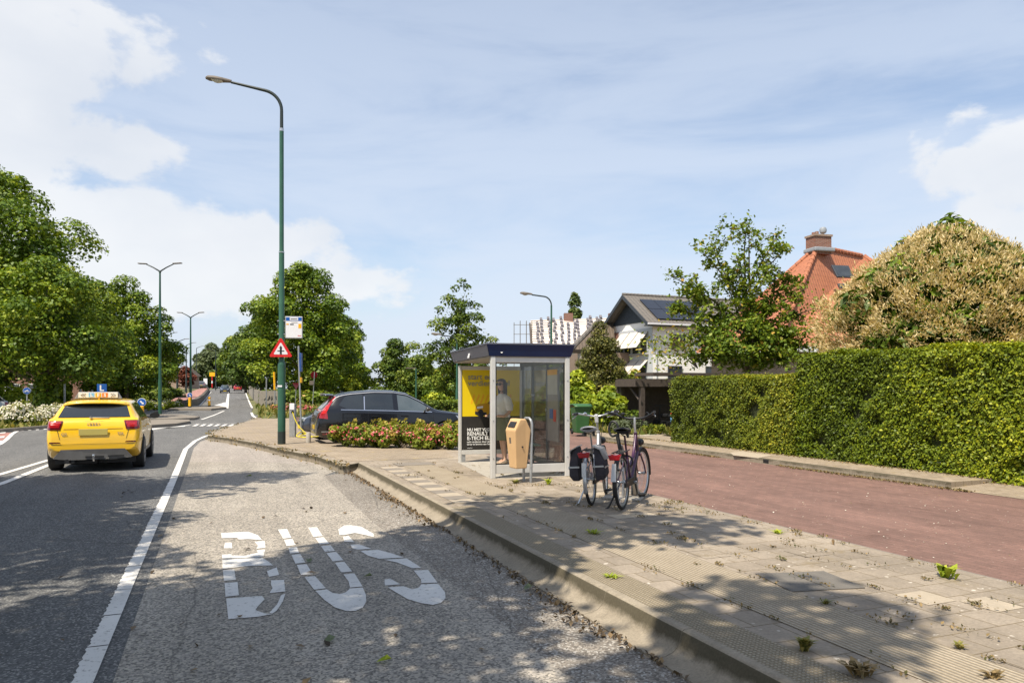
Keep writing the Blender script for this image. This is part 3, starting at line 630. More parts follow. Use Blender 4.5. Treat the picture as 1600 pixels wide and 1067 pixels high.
struct(mb.build('lane_marking', PAINT, rot=(0, 0, FR)))
mb = MB()
for a in (302, 313, 324, 335, 346, 357):
    mb.sheet(poly_px([(a - 2, 666), (a + 4, 666), (a + 10, 663), (a + 5, 663)]), 0.012)
mark(mb, poly_px([(300, 662.2), (388, 661.5)]), 0.10, z=0.012)
struct(mb.build('ramp_teeth_marking', PAINT, rot=(0, 0, FR)))
mb = MB()
mark(mb, dens(poly_px([(-40, 708), (0, 694), (10, 687), (19, 678), (27, 673.5)]), .4), 0.14)
for a in range(7):
    x = 32 + a * 12; mb.sheet(poly_px([(x, 673.6 - a * .75), (x + 5, 673.2 - a * .75), (x + 5, 672.0 - a * .75), (x, 672.4 - a * .75)]), 0.010)
for a in range(3): mb.sheet(poly_px([(-30, 694 - a * 7), (4 + a * 2, 691 - a * 7), (6 + a * 2, 688.6 - a * 7), (-30, 691.4 - a * 7)]), 0.012)
struct(mb.build('crossing_marking', PAINT, rot=(0, 0, FR)))
struct(MB().sheet(poly_px([(-60, 702), (-2, 692), (8, 685), (18, 676.5), (10, 675.6), (-60, 681)]), 0.005).build('red_crossing', MATS['asphalt_red'], rot=(0, 0, FR)))
# BUS lettering, worn thermoplastic laid in strips
def zb(pts): return poly_px([(300 + x / 2.908, 700 + y / 2.908) for x, y in pts])
BUS = [[(132, 388), (255, 382), (300, 398), (318, 420), (255, 416), (212, 418), (205, 410), (135, 412)], [(150, 432), (180, 432), (183, 458), (145, 458)],
 [(285, 428), (330, 424), (334, 455), (292, 460), (300, 446)], [(136, 487), (182, 485), (184, 473), (178, 490), (240, 492), (300, 478), (294, 467), (332, 464), (326, 494), (300, 499), (137, 505)],
 [(137, 509), (318, 500), (350, 520), (368, 536), (300, 537), (240, 540), (139, 552)], [(140, 557), (192, 554), (199, 602), (145, 606)], [(340, 562), (385, 545), (396, 580), (350, 588)],
 [(148, 617), (207, 612), (213, 672), (152, 679)], [(360, 604), (418, 602), (424, 655), (352, 662), (366, 640), (358, 622)],
 [(155, 687), (318, 675), (330, 690), (300, 722), (288, 740), (330, 755), (365, 758), (300, 770), (165, 781)], [(405, 672), (424, 665), (412, 702), (385, 742), (365, 756), (352, 752), (388, 712)],
 [(390, 372), (432, 370), (452, 410), (414, 414)], [(418, 419), (456, 415), (473, 443), (430, 448)], [(438, 456), (476, 452), (487, 478), (445, 482)], [(452, 488), (492, 483), (515, 523), (470, 528)],
 [(476, 534), (520, 530), (550, 576), (495, 580)], [(512, 590), (558, 584), (608, 640), (555, 647)],
 [(560, 652), (612, 645), (640, 662), (672, 667), (700, 658), (718, 641), (776, 637), (790, 670), (792, 700), (775, 730), (745, 743), (705, 745), (650, 728), (600, 692)],
 [(528, 363), (568, 362), (594, 402), (552, 407)], [(560, 411), (598, 407), (624, 436), (580, 440)], [(586, 448), (630, 444), (650, 470), (604, 474)], [(610, 480), (655, 474), (688, 512), (640, 518)],
 [(650, 524), (692, 519), (728, 564), (678, 568)], [(688, 577), (738, 572), (775, 632), (718, 637), (712, 610)],
 [(664, 372), (690, 354), (720, 352), (770, 360), (825, 392), (826, 407), (790, 398), (740, 388), (700, 396), (670, 398)], [(686, 405), (712, 402), (738, 430), (692, 428)],
 [(720, 442), (760, 440), (815, 460), (750, 464), (728, 458)], [(765, 470), (845, 465), (910, 482), (962, 500), (850, 506), (800, 492)], [(872, 510), (975, 504), (1042, 547), (1000, 549), (930, 522)],
 [(1008, 560), (1072, 556), (1115, 614), (1042, 617), (1040, 600)],
 [(962, 631), (1000, 645), (1030, 638), (1042, 622), (1118, 619), (1150, 660), (1152, 685), (1130, 708), (1095, 716), (1040, 708), (980, 690), (920, 655), (890, 636)], [(875, 600), (900, 596), (946, 622), (876, 628)]]
mb = MB()
for s in BUS: mb.sheet(zb(s), 0.0095)
struct(mb.build('bus_lettering', PAINT, rot=(0, 0, FR)))
# traffic islands
def island(name, pts, h, inner=None):
    P = [Vector((*p, 0)) for p in poly_px(pts)]
    mb = MB(); mb.prism([(p.x, p.y) for p in P], -0.05, lambda x, y: h + gz(*RV(x, y).xy), 0)
    c = sum(P, Vector()) / len(P); Q = [p + (c - p).normalized() * 0.18 for p in P]
    mb.sheet([(p.x, p.y) for p in Q], lambda x, y: h + .004 + gz(*RV(x, y).xy), 1)
    struct(mb.build(name, [MATS['slab_grey'], MATS['slab_grey']], rot=(0, 0, FR), bevel=0.0))
island('traffic_island', [(120, 673), (232, 668.5), (275, 665.5), (297, 661.5), (296, 659), (270, 658.2), (120, 662)], 0.12)
island('traffic_island', [(120, 661), (270, 657.5), (304, 656), (312, 653.8), (285, 650.5), (232, 650), (120, 655)], 0.12)
island('traffic_island', [(262, 641.3), (330, 641.3), (354, 638.8), (342, 636.2), (288, 636)], 0.13)
# left kerbs, red cycle path, low wall
mb = MB(); lk = [(v, u) for u, v in LE if 20 < u < 76]
for (a, b) in zip(lk[:-1], lk[1:]):
    a = Vector((*a, 0)); b = Vector((*b, 0)); d = (b - a).normalized(); n = Vector((-d.y, d.x, 0))
    mb.box((a + b) / 2 + n * 0.08 + Vector((0, 0, 0.06)), ((b - a).length, 0.16, 0.17), rot=(0, 0, math.atan2(d.y, d.x)))
struct(mb.build('left_kerb', MATS['slab_grey'], rot=(0, 0, FR), bevel=0.015))
def gzf(px, Y): 
    p = W(px, 606, Y); return gz(p.x, p.y)
wl = [(305, 633.5), (316, 0, 95), (322, 0, 125), (325, 0, 150)]
mb = MB(); A = [toRV(W(288, 606, 63)), far(305, 70), far(316, 92), far(322.5, 125), far(326, 160)]
for (a, b) in zip(A[:-1], A[1:]):
    n = 6
    for i in range(n):
        p = Vector((*a, 0)).lerp(Vector((*b, 0)), i / n); q = Vector((*a, 0)).lerp(Vector((*b, 0)), (i + 1) / n); d = (q - p); m_ = (p + q) / 2
        mb.box((m_.x, m_.y, gz(*RV(m_.x, m_.y).xy) + 0.28), (d.length + 0.05, 0.35, 0.75), rot=(0, 0, math.atan2(d.y, d.x)))
struct(mb.build('retaining_kerb', MATS['slab_dark'], rot=(0, 0, FR)))
path = [far(281, 60), far(303, 70), far(314.5, 92), far(321.5, 125), far(325.5, 160), far(314, 160), far(300, 125), far(280, 92), far(262, 66)]
mb = MB(); q = [(0, 1, 7, 8), (1, 2, 6, 7)] ; 
lft = [far(262, 62), far(268, 72), far(280, 92), far(300, 125), far(314, 160)]; rgt = [far(284, 62), far(304.5, 71.5), far(315, 92), far(321.7, 125), far(325.4, 160)]
def pth(i, j):
    k = i * 4; a = min(3, int(k)); t = k - a
    l = Vector(lft[a]).lerp(Vector(lft[a + 1]), t); r = Vector(rgt[a]).lerp(Vector(rgt[a + 1]), t); p = l.lerp(r, j)
    return (p.x, p.y, gz(*RV(p.x, p.y).xy) + 0.48 + 0.1 * i)
mb.grid(pth, 33, 3); struct(mb.build('cycle_path', MATS['asphalt_red'], rot=(0, 0, FR)))
# ------------------------------------------------------------------ vehicles
def paint(name, c, rough=0.28, coat=0.9, metal=0.0):
    m, nt, b = nm(name); co = objco(nt)
    col = ramp(nt, [(0.3, c), (0.7, tuple(x * 0.93 for x in c))], noise(nt, co, 2.0, 4))
    # road film low on the body
    sp = nt.nodes.new('ShaderNodeSeparateXYZ'); nt.links.new(co, sp.inputs[0])
    d = ramp(nt, [(0.25, (0.35, 0.35, 0.35)), (0.55, (0, 0, 0))], sp.outputs[2])
    col = mixc(nt, d, col, (0.14, 0.12, 0.09)); nt.links.new(col, b.inputs['Base Color'])
    b.inputs['Roughness'].default_value = rough; b.inputs['Metallic'].default_value = metal
    b.inputs['Coat Weight'].default_value = coat; b.inputs['Coat Roughness'].default_value = 0.03
    MATS[name] = m; return m
paint('paint_yellow', (0.84, 0.49, 0.012)); paint('paint_black', (0.004, 0.004, 0.006), 0.22, .5); paint('paint_blueblack', (0.02, 0.028, 0.045), 0.25, 1.0)
paint('paint_darkblue', (0.02, 0.03, 0.05)); paint('paint_red', (0.42, 0.02, 0.03)); paint('paint_grey', (0.12, 0.12, 0.13)); paint('paint_white', (0.6, 0.62, 0.64))
pm('carglass', (0.016, 0.020, 0.024), (0.020, 0.026, 0.03), 2, 0.03, spec=0.9)
pm('carglass_pale', (0.055, 0.075, 0.085), (0.09, 0.11, 0.12), 1.5, 0.03, spec=0.9)
pm('plastic_grey', (0.26, 0.25, 0.24), (0.21, 0.20, 0.19), 6, 0.45, 0.2)
pm('tail_red', (0.38, 0.010, 0.016), (0.26, 0.006, 0.010), 30, 0.12, coat=1.0)
pm('tail_dark', (0.10, 0.006, 0.010), (0.07, 0.004, 0.008), 20, 0.12, coat=1.0)
pm('headlamp', (0.45, 0.48, 0.52), (0.25, 0.27, 0.3), 25, 0.1, 0.4, coat=1.0)
pm('plate_olive', (0.52, 0.42, 0.10), (0.48, 0.40, 0.12), 4, 0.5)
pm('plate_yellow', (0.75, 0.50, 0.03), None, 4, 0.5)
def tabf(t):
    xs = [p[0] for p in t]; ys = [p[1] for p in t]
    return lambda x: float(np.interp(x, xs, ys))
class CarShape:
    def __init__(s, L, W, top, belt, bot, hw, tum=0.30):
        s.L, s.W = L, W / 2; s.top, s.belt, s.bot, s.hw = tabf(top), tabf(belt), tabf(bot), tabf(hw); s.tum = tum; s.cache = {}
    def ring(s, y):
        k = round(y, 4)
        if k in s.cache: return s.cache[k]
        zb, zt = s.bot(y), s.top(y); w = s.W * s.hw(y); zB = min(s.belt(y), zt - 0.05); cab = zt - zB; c = min(1, cab / 0.5)
        wr = w * (0.955 - s.tum * c - 0.06 * (1 - c)); e = min(0.09, cab * 0.5)
        p = [(0, zb), (w * 0.55, zb), (w * 0.86, zb + 0.005), (w * 0.955, zb + 0.05), (w * 0.985, zb + 0.14 * min(1, (zB - zb) / .5)), (w, zb + (zB - zb) * 0.52), (w * 0.985, zB - 0.22 * (zB - zb)), (w * 0.955, zB),
             (w * 0.955 + (wr - w * 0.955) * 0.55, zB + (zt - e - zB) * 0.55), (wr, zt - e), (wr * 0.86, zt - e * 0.30), (wr * 0.5, zt - e * 0.05), (0, zt)]
        out = []
        n = len(p)
        for i in range(n - 1):
            a, b, c_, d = p[max(i - 1, 0)], p[i], p[i + 1], p[min(i + 2, n - 1)]
            for q in range(4):
                t = q / 4
                f = lambda k: 0.5 * (2 * b[k] + (c_[k] - a[k]) * t + (2 * a[k] - 5 * b[k] + 4 * c_[k] - d[k]) * t * t + (3 * b[k] - a[k] - 3 * c_[k] + d[k]) * t ** 3)
                out.append((max(0, f(0)), f(1)))
        out.append(p[-1])
        s.cache[k] = out; return out
    def halfw(s, y, z):
        r = s.ring(y)[8:]; zs = [p[1] for p in r]
        if z > zs[-1] or z < s.bot(y): return -1.0
        for a, b in zip(r[:-1], r[1:]):
            if a[1] <= z <= b[1]: return a[0] + (b[0] - a[0]) * (z - a[1]) / max(1e-6, b[1] - a[1])
        return r[0][0]
    def rear_y(s, x, z, front=False):
        f = lambda y: s.halfw(s.L - y if front else y, z) >= abs(x) - 1e-4
        y = 0.0
        while y < 1.6 and not f(y): y += 0.02
        lo, hi = max(0, y - 0.02), y
        for _ in range(8):
            m = (lo + hi) / 2
            if f(m): hi = m
            else: lo = m
        return (s.L - hi) if front else hi
    def body(s, ys):
        mb = MB(); rings = [s.ring(y) for y in ys]; n = len(rings[0]); vs = []
        for y, r in zip(ys, rings):
            full = [(-x, z) for x, z in r[::-1]] + list(r[1:-1])
            vs += [(x, y, z) for x, z in full]
        m = 2 * n - 2; fs = []
        for i in range(len(ys) - 1):
            for k in range(m):
                a, b = i * m + k, i * m + (k + 1) % m; fs.append((a, b, b + m, a + m))
        fs.append(tuple(range(m))); fs.append(tuple((len(ys) - 1) * m + k for k in range(m - 1, -1, -1)))
        return mb.add(vs, fs)
    def side_patch(s, mb, y0, y1, zl, zu, sx, off=0.005, nu=14, nv=7, mi=0):
        zl = zl if callable(zl) else (lambda y, v=zl: v); zu = zu if callable(zu) else (lambda y, v=zu: v)
        def fn(i, j):
            y = y0 + (y1 - y0) * i; a, b = zl(y), zu(y); z = a + (b - a) * j
            return (sx * (max(0.02, s.halfw(y, z)) + off), y, z)
        mb.grid(fn, nu, nv, mi)
    def quad_side(s, mb, q, sx, off=0.006, n=8, mi=0):     # q: four (y, z) corners
        def fn(i, j):
            a = [q[0][k] + (q[1][k] - q[0][k]) * i for k in (0, 1)]; b = [q[3][k] + (q[2][k] - q[3][k]) * i for k in (0, 1)]
            y, z = a[0] + (b[0] - a[0]) * j, a[1] + (b[1] - a[1]) * j
            return (sx * (max(0.02, s.halfw(y, z)) + off), y, z)
        mb.grid(fn, n, n, mi)
    def quad_end(s, mb, q, off=0.010, n=8, front=False, mi=0, nu=None):      # q: four (x, z) corners
        nu = nu or n
        def fn(i, j):
            a = [q[0][k] + (q[1][k] - q[0][k]) * i for k in (0, 1)]; b = [q[3][k] + (q[2][k] - q[3][k]) * i for k in (0, 1)]
            x, z = a[0] + (b[0] - a[0]) * j, a[1] + (b[1] - a[1]) * j
            y = s.rear_y(x, z, front)
            return (x, y + (off if front else -off), z + off * 0.3)
        mb.grid(fn, nu, n, mi)
def cut_arches(o, wheels, R_, Wh, mblack):
    cm = MB()
    for (y, z) in wheels:
        for sx in (-1, 1):
            n = 28; x0, x1 = sx * (Wh - 0.27), sx * (Wh + 0.3)
            vs = [(x, y + R_ * math.cos(2 * math.pi * k / n), z + R_ * math.sin(2 * math.pi * k / n)) for x in (x0, x1) for k in range(n)]
            fs = [(k, (k + 1) % n, n + (k + 1) % n, n + k) for k in range(n)] + [tuple(range(n - 1, -1, -1)), tuple(range(n, 2 * n))]
            cm.add(vs, fs, 1)
    c = cm.build('cutter', [o.data.materials[0], mblack], fix=True)
    bpy.context.view_layer.update()
    md = o.modifiers.new('b', 'BOOLEAN'); md.operation = 'DIFFERENCE'; md.object = c; md.solver = 'EXACT'
    c.location = o.matrix_world.translation; c.rotation_euler = o.matrix_world.to_euler()
    dg = bpy.context.evaluated_depsgraph_get(); me = bpy.data.meshes.new_from_object(o.evaluated_get(dg))
    o.modifiers.clear(); 
    if len(me.polygons) > 50: o.data = me
    bpy.data.objects.remove(c)
    try: o.data.set_sharp_from_angle(angle=R(35))
    except Exception: pass
def wheel(root, x, y, r, w, rimm, spokes=5, detail=True):
    sx = 1 if x > 0 else -1
    e = bpy.data.objects.new('wheel', None)
    mb = MB(); prof = [(r * 0.66, -w / 2 + .01), (r * 0.70, -w / 2), (r * 0.93, -w / 2), (r * 0.99, -w / 2 + 0.02), (r, -w / 2 + 0.05), (r, w / 2 - 0.05), (r * 0.99, w / 2 - 0.02), (r * 0.93, w / 2), (r * 0.70, w / 2), (r * 0.66, w / 2 - .01)]
    t = mb.lathe(prof, (0, 0, 0), 30, 'x').build('wheel', MATS['rubber'], root, (x, y, r), smooth=True)
    if detail:
        mb = MB(); xo = sx * (w / 2 - 0.012)
        mb.lathe([(r * 0.60, sx * (w / 2 - .03)), (r * 0.70, sx * (w / 2 + .002)), (r * 0.655, sx * (w / 2 + .004)), (r * 0.60, sx * (w / 2 - 0.02))], (0, 0, 0), 30, 'x')
        for k in range(spokes):
            a = 2 * math.pi * k / spokes
            for da in (-0.13, 0.13):
                mb.tube([(xo * 0.8, r * 0.1 * math.cos(a), r * 0.1 * math.sin(a)), (xo, r * 0.64 * math.cos(a + da), r * 0.64 * math.sin(a + da))], [0.022, 0.016], 6)
        mb.lathe([(0.0, xo - sx * .02), (0.06, xo - sx * .01), (0.05, xo + sx * .004), (0, xo + sx * .006)], (0, 0, 0), 14, 'x')
        mb.build('rim', rimm, t, smooth=True)
        MB().lathe([(r * .66, 0), (r * .66, xo * .6), (0, xo * .6)], (0, 0, 0), 24, 'x').build('brake_disc', MATS['black'], t)
    return t
def mirror(root, x, y, z, m):
    sx = 1 if x > 0 else -1
    o = MB().lathe([(0.0, -0.09), (0.055, -0.085), (0.085, -0.03), (0.09, 0.0), (0.085, 0.012), (0, 0.012)], (0, 0, 0), 16, 'y').build('wing_mirror', m, root, (x, y, z), smooth=True); o.scale = (1.25, -1, 0.8)
    MB().box((-sx * 0.12, 0.02, -0.05), (0.12, 0.04, 0.03)).build('mirror_arm', MATS['black'], o)
def side_windows(cs, root, panes, glass, trim=None):
    for (y0, y1, zl, zu) in panes:
        for sx in (-1, 1):
            mb = MB(); cs.side_patch(mb, y0, y1, zl, zu, sx); mb.build('side_window', glass, root, smooth=True)
ys_all = lambda L: sorted(set([0, .012, .03, .05, .08, .11, .14, .18, .22, .28, .35, .42, .5, .6, .7, .8] + [.9 + .1 * i for i in range(int((L - 1.7) / .1))] + [L - x for x in (.8, .7, .6, .5, .4, .3, .22, .16, .11, .08, .05, .03, .012, 0)]))

def yellow_car():
    cs = CarShape(4.19, 1.75, [(0, .70), (.03, .88), (.07, 1.0), (.12, 1.075), (.17, 1.105), (.50, 1.40), (.60, 1.455), (.75, 1.48), (1.3, 1.505), (1.9, 1.508), (2.4, 1.47), (2.75, 1.34), (3.2, 1.06), (3.35, 1.02), (3.9, .90), (4.1, .78), (4.19, .6)],
                  [(0, 1.08), (.6, 1.08), (2.5, 1.03), (3.2, .97), (4.19, .9)], [(0, .45), (.10, .40), (.3, .27), (3.8, .2), (4.19, .3)],
                  [(0, .88), (.03, .93), (.09, .965), (.2, .985), (.5, 1), (3.6, 1), (3.95, .93), (4.12, .8), (4.19, .62)], tum=0.25)
    p = G(147, 731); o = toRV(p)
    root = thing('hatchback_car', 'yellow compact car driving away in the lane, learner roof sign on top', 'car', RV(o[0] + .10, o[1] - 0.85), R(22.5))
    b = cs.body(ys_all(4.19)).build('body', [MATS['paint_yellow'], MATS['black']], root, smooth=True, fix=True)
    wh = [(0.80, .345), (3.40, .345)]; bpy.context.view_layer.update(); cut_arches(b, wh, 0.395, 0.90, MATS['black'])
    for y, z in wh:
        for x in (-0.785, 0.785): wheel(root, x, y, 0.345, 0.235, MATS['plastic_grey'])
    # rear glass, spoiler, lights, plate, diffuser
    mb = MB(); cs.quad_end(mb, [(-.665, 1.125), (.665, 1.125), (.57, 1.385), (-.57, 1.385)], 0.012, 12); mb.build('rear_window', MATS['carglass'], root, smooth=True)
    mb = MB(); mb.grid(lambda i, j: ((i - .5) * 1.22, .50 - 0.12 * j + 0.10 * abs(2 * i - 1) ** 3 * (1), 1.432 - .012 * j - .05 * abs(2 * i - 1) ** 3), 20, 3)
    mb.build('roof_spoiler', MATS['paint_yellow'], root, smooth=True, thick=0.035)
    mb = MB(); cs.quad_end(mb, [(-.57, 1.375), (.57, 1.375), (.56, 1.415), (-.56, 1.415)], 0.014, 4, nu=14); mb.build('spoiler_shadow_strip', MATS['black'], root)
    side_windows(cs, root, [(.55, 1.02, lambda y: 1.10, lambda y: min(1.41, 1.12 + (y - .5) * .9)), (1.07, 1.95, 1.08, lambda y: cs.top(y) - .095), (2.0, 2.95, 1.06, lambda y: max(1.07, cs.top(y) - .10))], MATS['carglass'])
    for sx in (-1, 1):
        mb = MB(); cs.quad_end(mb, [(sx * .60, .875), (sx * .845, .875), (sx * .83, 1.06), (sx * .555, 1.06)], 0.014, 10)
        t = mb.build('tail_lamp', MATS['tail_dark'], root, smooth=True)
        mb = MB(); cs.quad_end(mb, [(sx * .625, .92), (sx * .81, .92), (sx * .80, 1.04), (sx * .585, 1.04)], 0.018, 8); mb.build('lamp_cluster', MATS['tail_red'], t, smooth=True)
        mb = MB(); cs.quad_end(mb, [(sx * .64, .965), (sx * .77, .975), (sx * .77, .99), (sx * .64, .98)], 0.021, 4); mb.build('light_bar', MATS['red'], t)
        mb = MB(); cs.quad_side(mb, [(.07, .88), (.26, .92), (.24, 1.045), (.10, 1.05)], sx); mb.build('tail_lamp_wrap', MATS['tail_red'], root, smooth=True)
        mb = MB(); cs.quad_end(mb, [(sx * .58, .60), (sx * .80, .60), (sx * .78, .63), (sx * .60, .625)], 0.012, 5); mb.build('reflector', MATS['tail_dark'], root)
    mb = MB(); cs.quad_end(mb, [(-.31, .64), (.31, .64), (.33, .83), (-.33, .83)], 0.006, 8); 
    plate = MB().box((0, -.010, .825), (.53, .014, .135)).build('number_plate', MATS['plate_olive'], root, bevel=0.006)
    mb = MB(); cs.quad_end(mb, [(-.54, .882), (.54, .882), (.54, .892), (-.54, .892)], 0.004, 3, nu=20); mb.build('tailgate_crease', MATS['black'], root)
    mb = MB(); cs.quad_end(mb, [(-.80, .575), (.80, .575), (.80, .582), (-.80, .582)], 0.008, 3, nu=24); mb.build('bumper_seam', MATS['black'], root)
    for sx in (-1, 1):
        mb = MB(); cs.quad_end(mb, [(sx * .60, .68), (sx * .608, .68), (sx * .655, .87), (sx * .645, .87)], 0.008, 6); mb.build('tailgate_seam', MATS['black'], root)
    # diffuser: grey skid plate with rising ends
    mb = MB(); mb.add([(-.72, -.005, .30), (.72, -.005, .30), (.58, -.022, .475), (-.58, -.022, .475), (-.66, .25, .26), (.66, .25, .26), (-.44, -.02, .265), (.44, -.02, .265)], [(0, 6, 7, 1, 2, 3), (0, 4, 5, 1, 7, 6)])
    mb.build('skid_plate', pm('skid_grey', (.17, .165, .16), (.13, .125, .12), 6, .4, .3), root, thick=0.012)
    MB().box((0.03, -.034, .315), (.34, .012, .04)).build('tow_recess', MATS['black'], root)
    MB().box((0.42, -.030, .325), (.30, .012, .035)).build('vent_strip', MATS['black'], root)
    mb = MB(); mb.tube([(0.02, .05, .24), (0.02, -.10, .25), (0.02, -.13, .29), (0.02, -.13, .33)], 0.022, 8); mb.lathe([(0, .32), (.026, .335), (.03, .355), (.022, .378), (0, .385)], (0.02, -.13, 0), 12); mb.build('tow_bar', MATS['chrome'], root, smooth=True)
    mb = MB(); mb.tube([(-.47, .25, .235), (-.47, -.03, .235)], .045, 12); mb.tube([(-.37, .25, .225), (-.37, -.01, .225)], .035, 12); mb.build('exhaust', MATS['black'], root, smooth=True)
    MB().box((-.2, .35, .20), (.5, .3, .12)).build('silencer', MATS['black'], root, bevel=.04)
    MB().box((0, 2.0, .22), (1.5, 3.2, .14)).build('underbody', MATS['black'], root)
    mb = MB()
    for k in range(4):
        cx = -.078 + .052 * k; mb.tube([(cx + .036 * math.cos(a), 0.0, .985 + .033 * math.sin(a)) for a in [2 * math.pi * i / 18 for i in range(18)]], .0045, 6, closed=True)
    yy = cs.rear_y(0, .985) - 0.010; mb.build('emblem', MATS['plastic_grey'], root, (0, yy, 0), smooth=True)
    yb = cs.rear_y(.5, .78) - 0.006
    text('model_badge', 'Q2', .075, MATS['plastic_grey'], root, (-.575, yb - .01, .765), bold=.002); text('model_badge', 'TDI', .07, MATS['plastic_grey'], root, (.44, yb - .01, .765), bold=.002)
    mb = MB(); mb.tube([(-.06, .135, 1.125), (.28, .145, 1.115)], .012, 6); mb.lathe([(0, 0), (.03, 0.0), (.025, .03), (0, .035)], (-.06, .13, 1.11), 10, 'z'); mb.build('rear_wiper', MATS['plastic_grey'], root)
    mb = MB(); mb.add([(-.018, .86, 1.48), (.018, .86, 1.48), (.018, 1.04, 1.495), (-.018, 1.04, 1.495), (0, .84, 1.56), (0, .90, 1.565)], [(0, 1, 4), (1, 2, 5, 4), (0, 4, 5, 3), (2, 3, 5)]); mb.build('aerial_fin', MATS['paint_yellow'], root)
    for sx in (-1, 1):
        mirror(root, sx * .99, 2.66, 1.07, MATS['black'])
        for y in (1.05, 1.98, 3.0):
            mb = MB(); cs.side_patch(mb, y, y + .010, .35, .99, sx, .003, 2, 8); mb.build('door_seam', MATS['black'], root)
        for y in (1.28, 2.2):
            mb = MB(); mb.box((sx * (cs.halfw(y, .88) + .02), y, .88), (.03, .19, .025)); mb.build('door_handle', MATS['paint_yellow'], root, bevel=.008)
        mb = MB(); cs.side_patch(mb, 1.2, 3.0, .28, .37, sx, .008); mb.build('sill_trim', MATS['plastic_grey'], root)
    # dash-cam mirror of the instructor on the right
    mb = MB(); mb.lathe([(0, -.05), (.045, -.04), (.05, 0), (0, .01)], (1.02, 2.72, 1.135), 12, 'y'); mb.build('instructor_mirror', MATS['black'], root)
    # roof sign sits on the roof: a thing of its own
    rs = thing('roof_sign', 'white learner roof sign with coloured letter squares on the yellow car roof', 'sign', root.matrix_world @ Vector((-.03, 1.05, 1.50)), R(22.5))
    mb = MB(); mb.add([(-.46, -.05, 0), (.46, -.05, 0), (.38, -.03, .15), (-.38, -.03, .15), (-.46, .12, 0), (.46, .12, 0), (.38, .10, .15), (-.38, .10, .15)], [(0, 1, 2, 3), (5, 4, 7, 6), (1, 5, 6, 2), (4, 0, 3, 7), (3, 2, 6, 7), (0, 4, 5, 1)])
    mb.build('base', MATS['plastic_grey'], rs, bevel=.01)
    MB().box((0, -.052, .085), (.76, .014, .12)).build('panel', MATS['white'], rs, bevel=.004)
    for x, ch, m in ((-.13, 'L', 'sky_blue'), (0.0, 'E', 'yellow'), (.13, 'S', 'orange')):
        q = MB().box((x, -.0615, .085), (.11, .004, .095)).build('letter_square', MATS[m], rs); text('letter', ch, .095, MATS['white'], q, (x, -.065, .052), align='CENTER', bold=.004)
    for x, s in ((-.27, -1), (.27, 1)):
        mb = MB()
        for k in (0, 1):
            ox = x + s * .045 * k; mb.tube([(ox - s * .03, -.062, .12), (ox + s * .02, -.062, .085), (ox - s * .03, -.062, .05)], .006, 6)
        mb.build('arrow', MATS['plastic_grey'], rs)
    q = MB().box((0.06, .03, .235), (.19, .012, .18)).build('learner_plate', MATS['blue'], rs, bevel=.004)
    text('letter', 'L', .17, MATS['white'], q, (0.055, .022, .178), align='CENTER', bold=.006)
yellow_car()

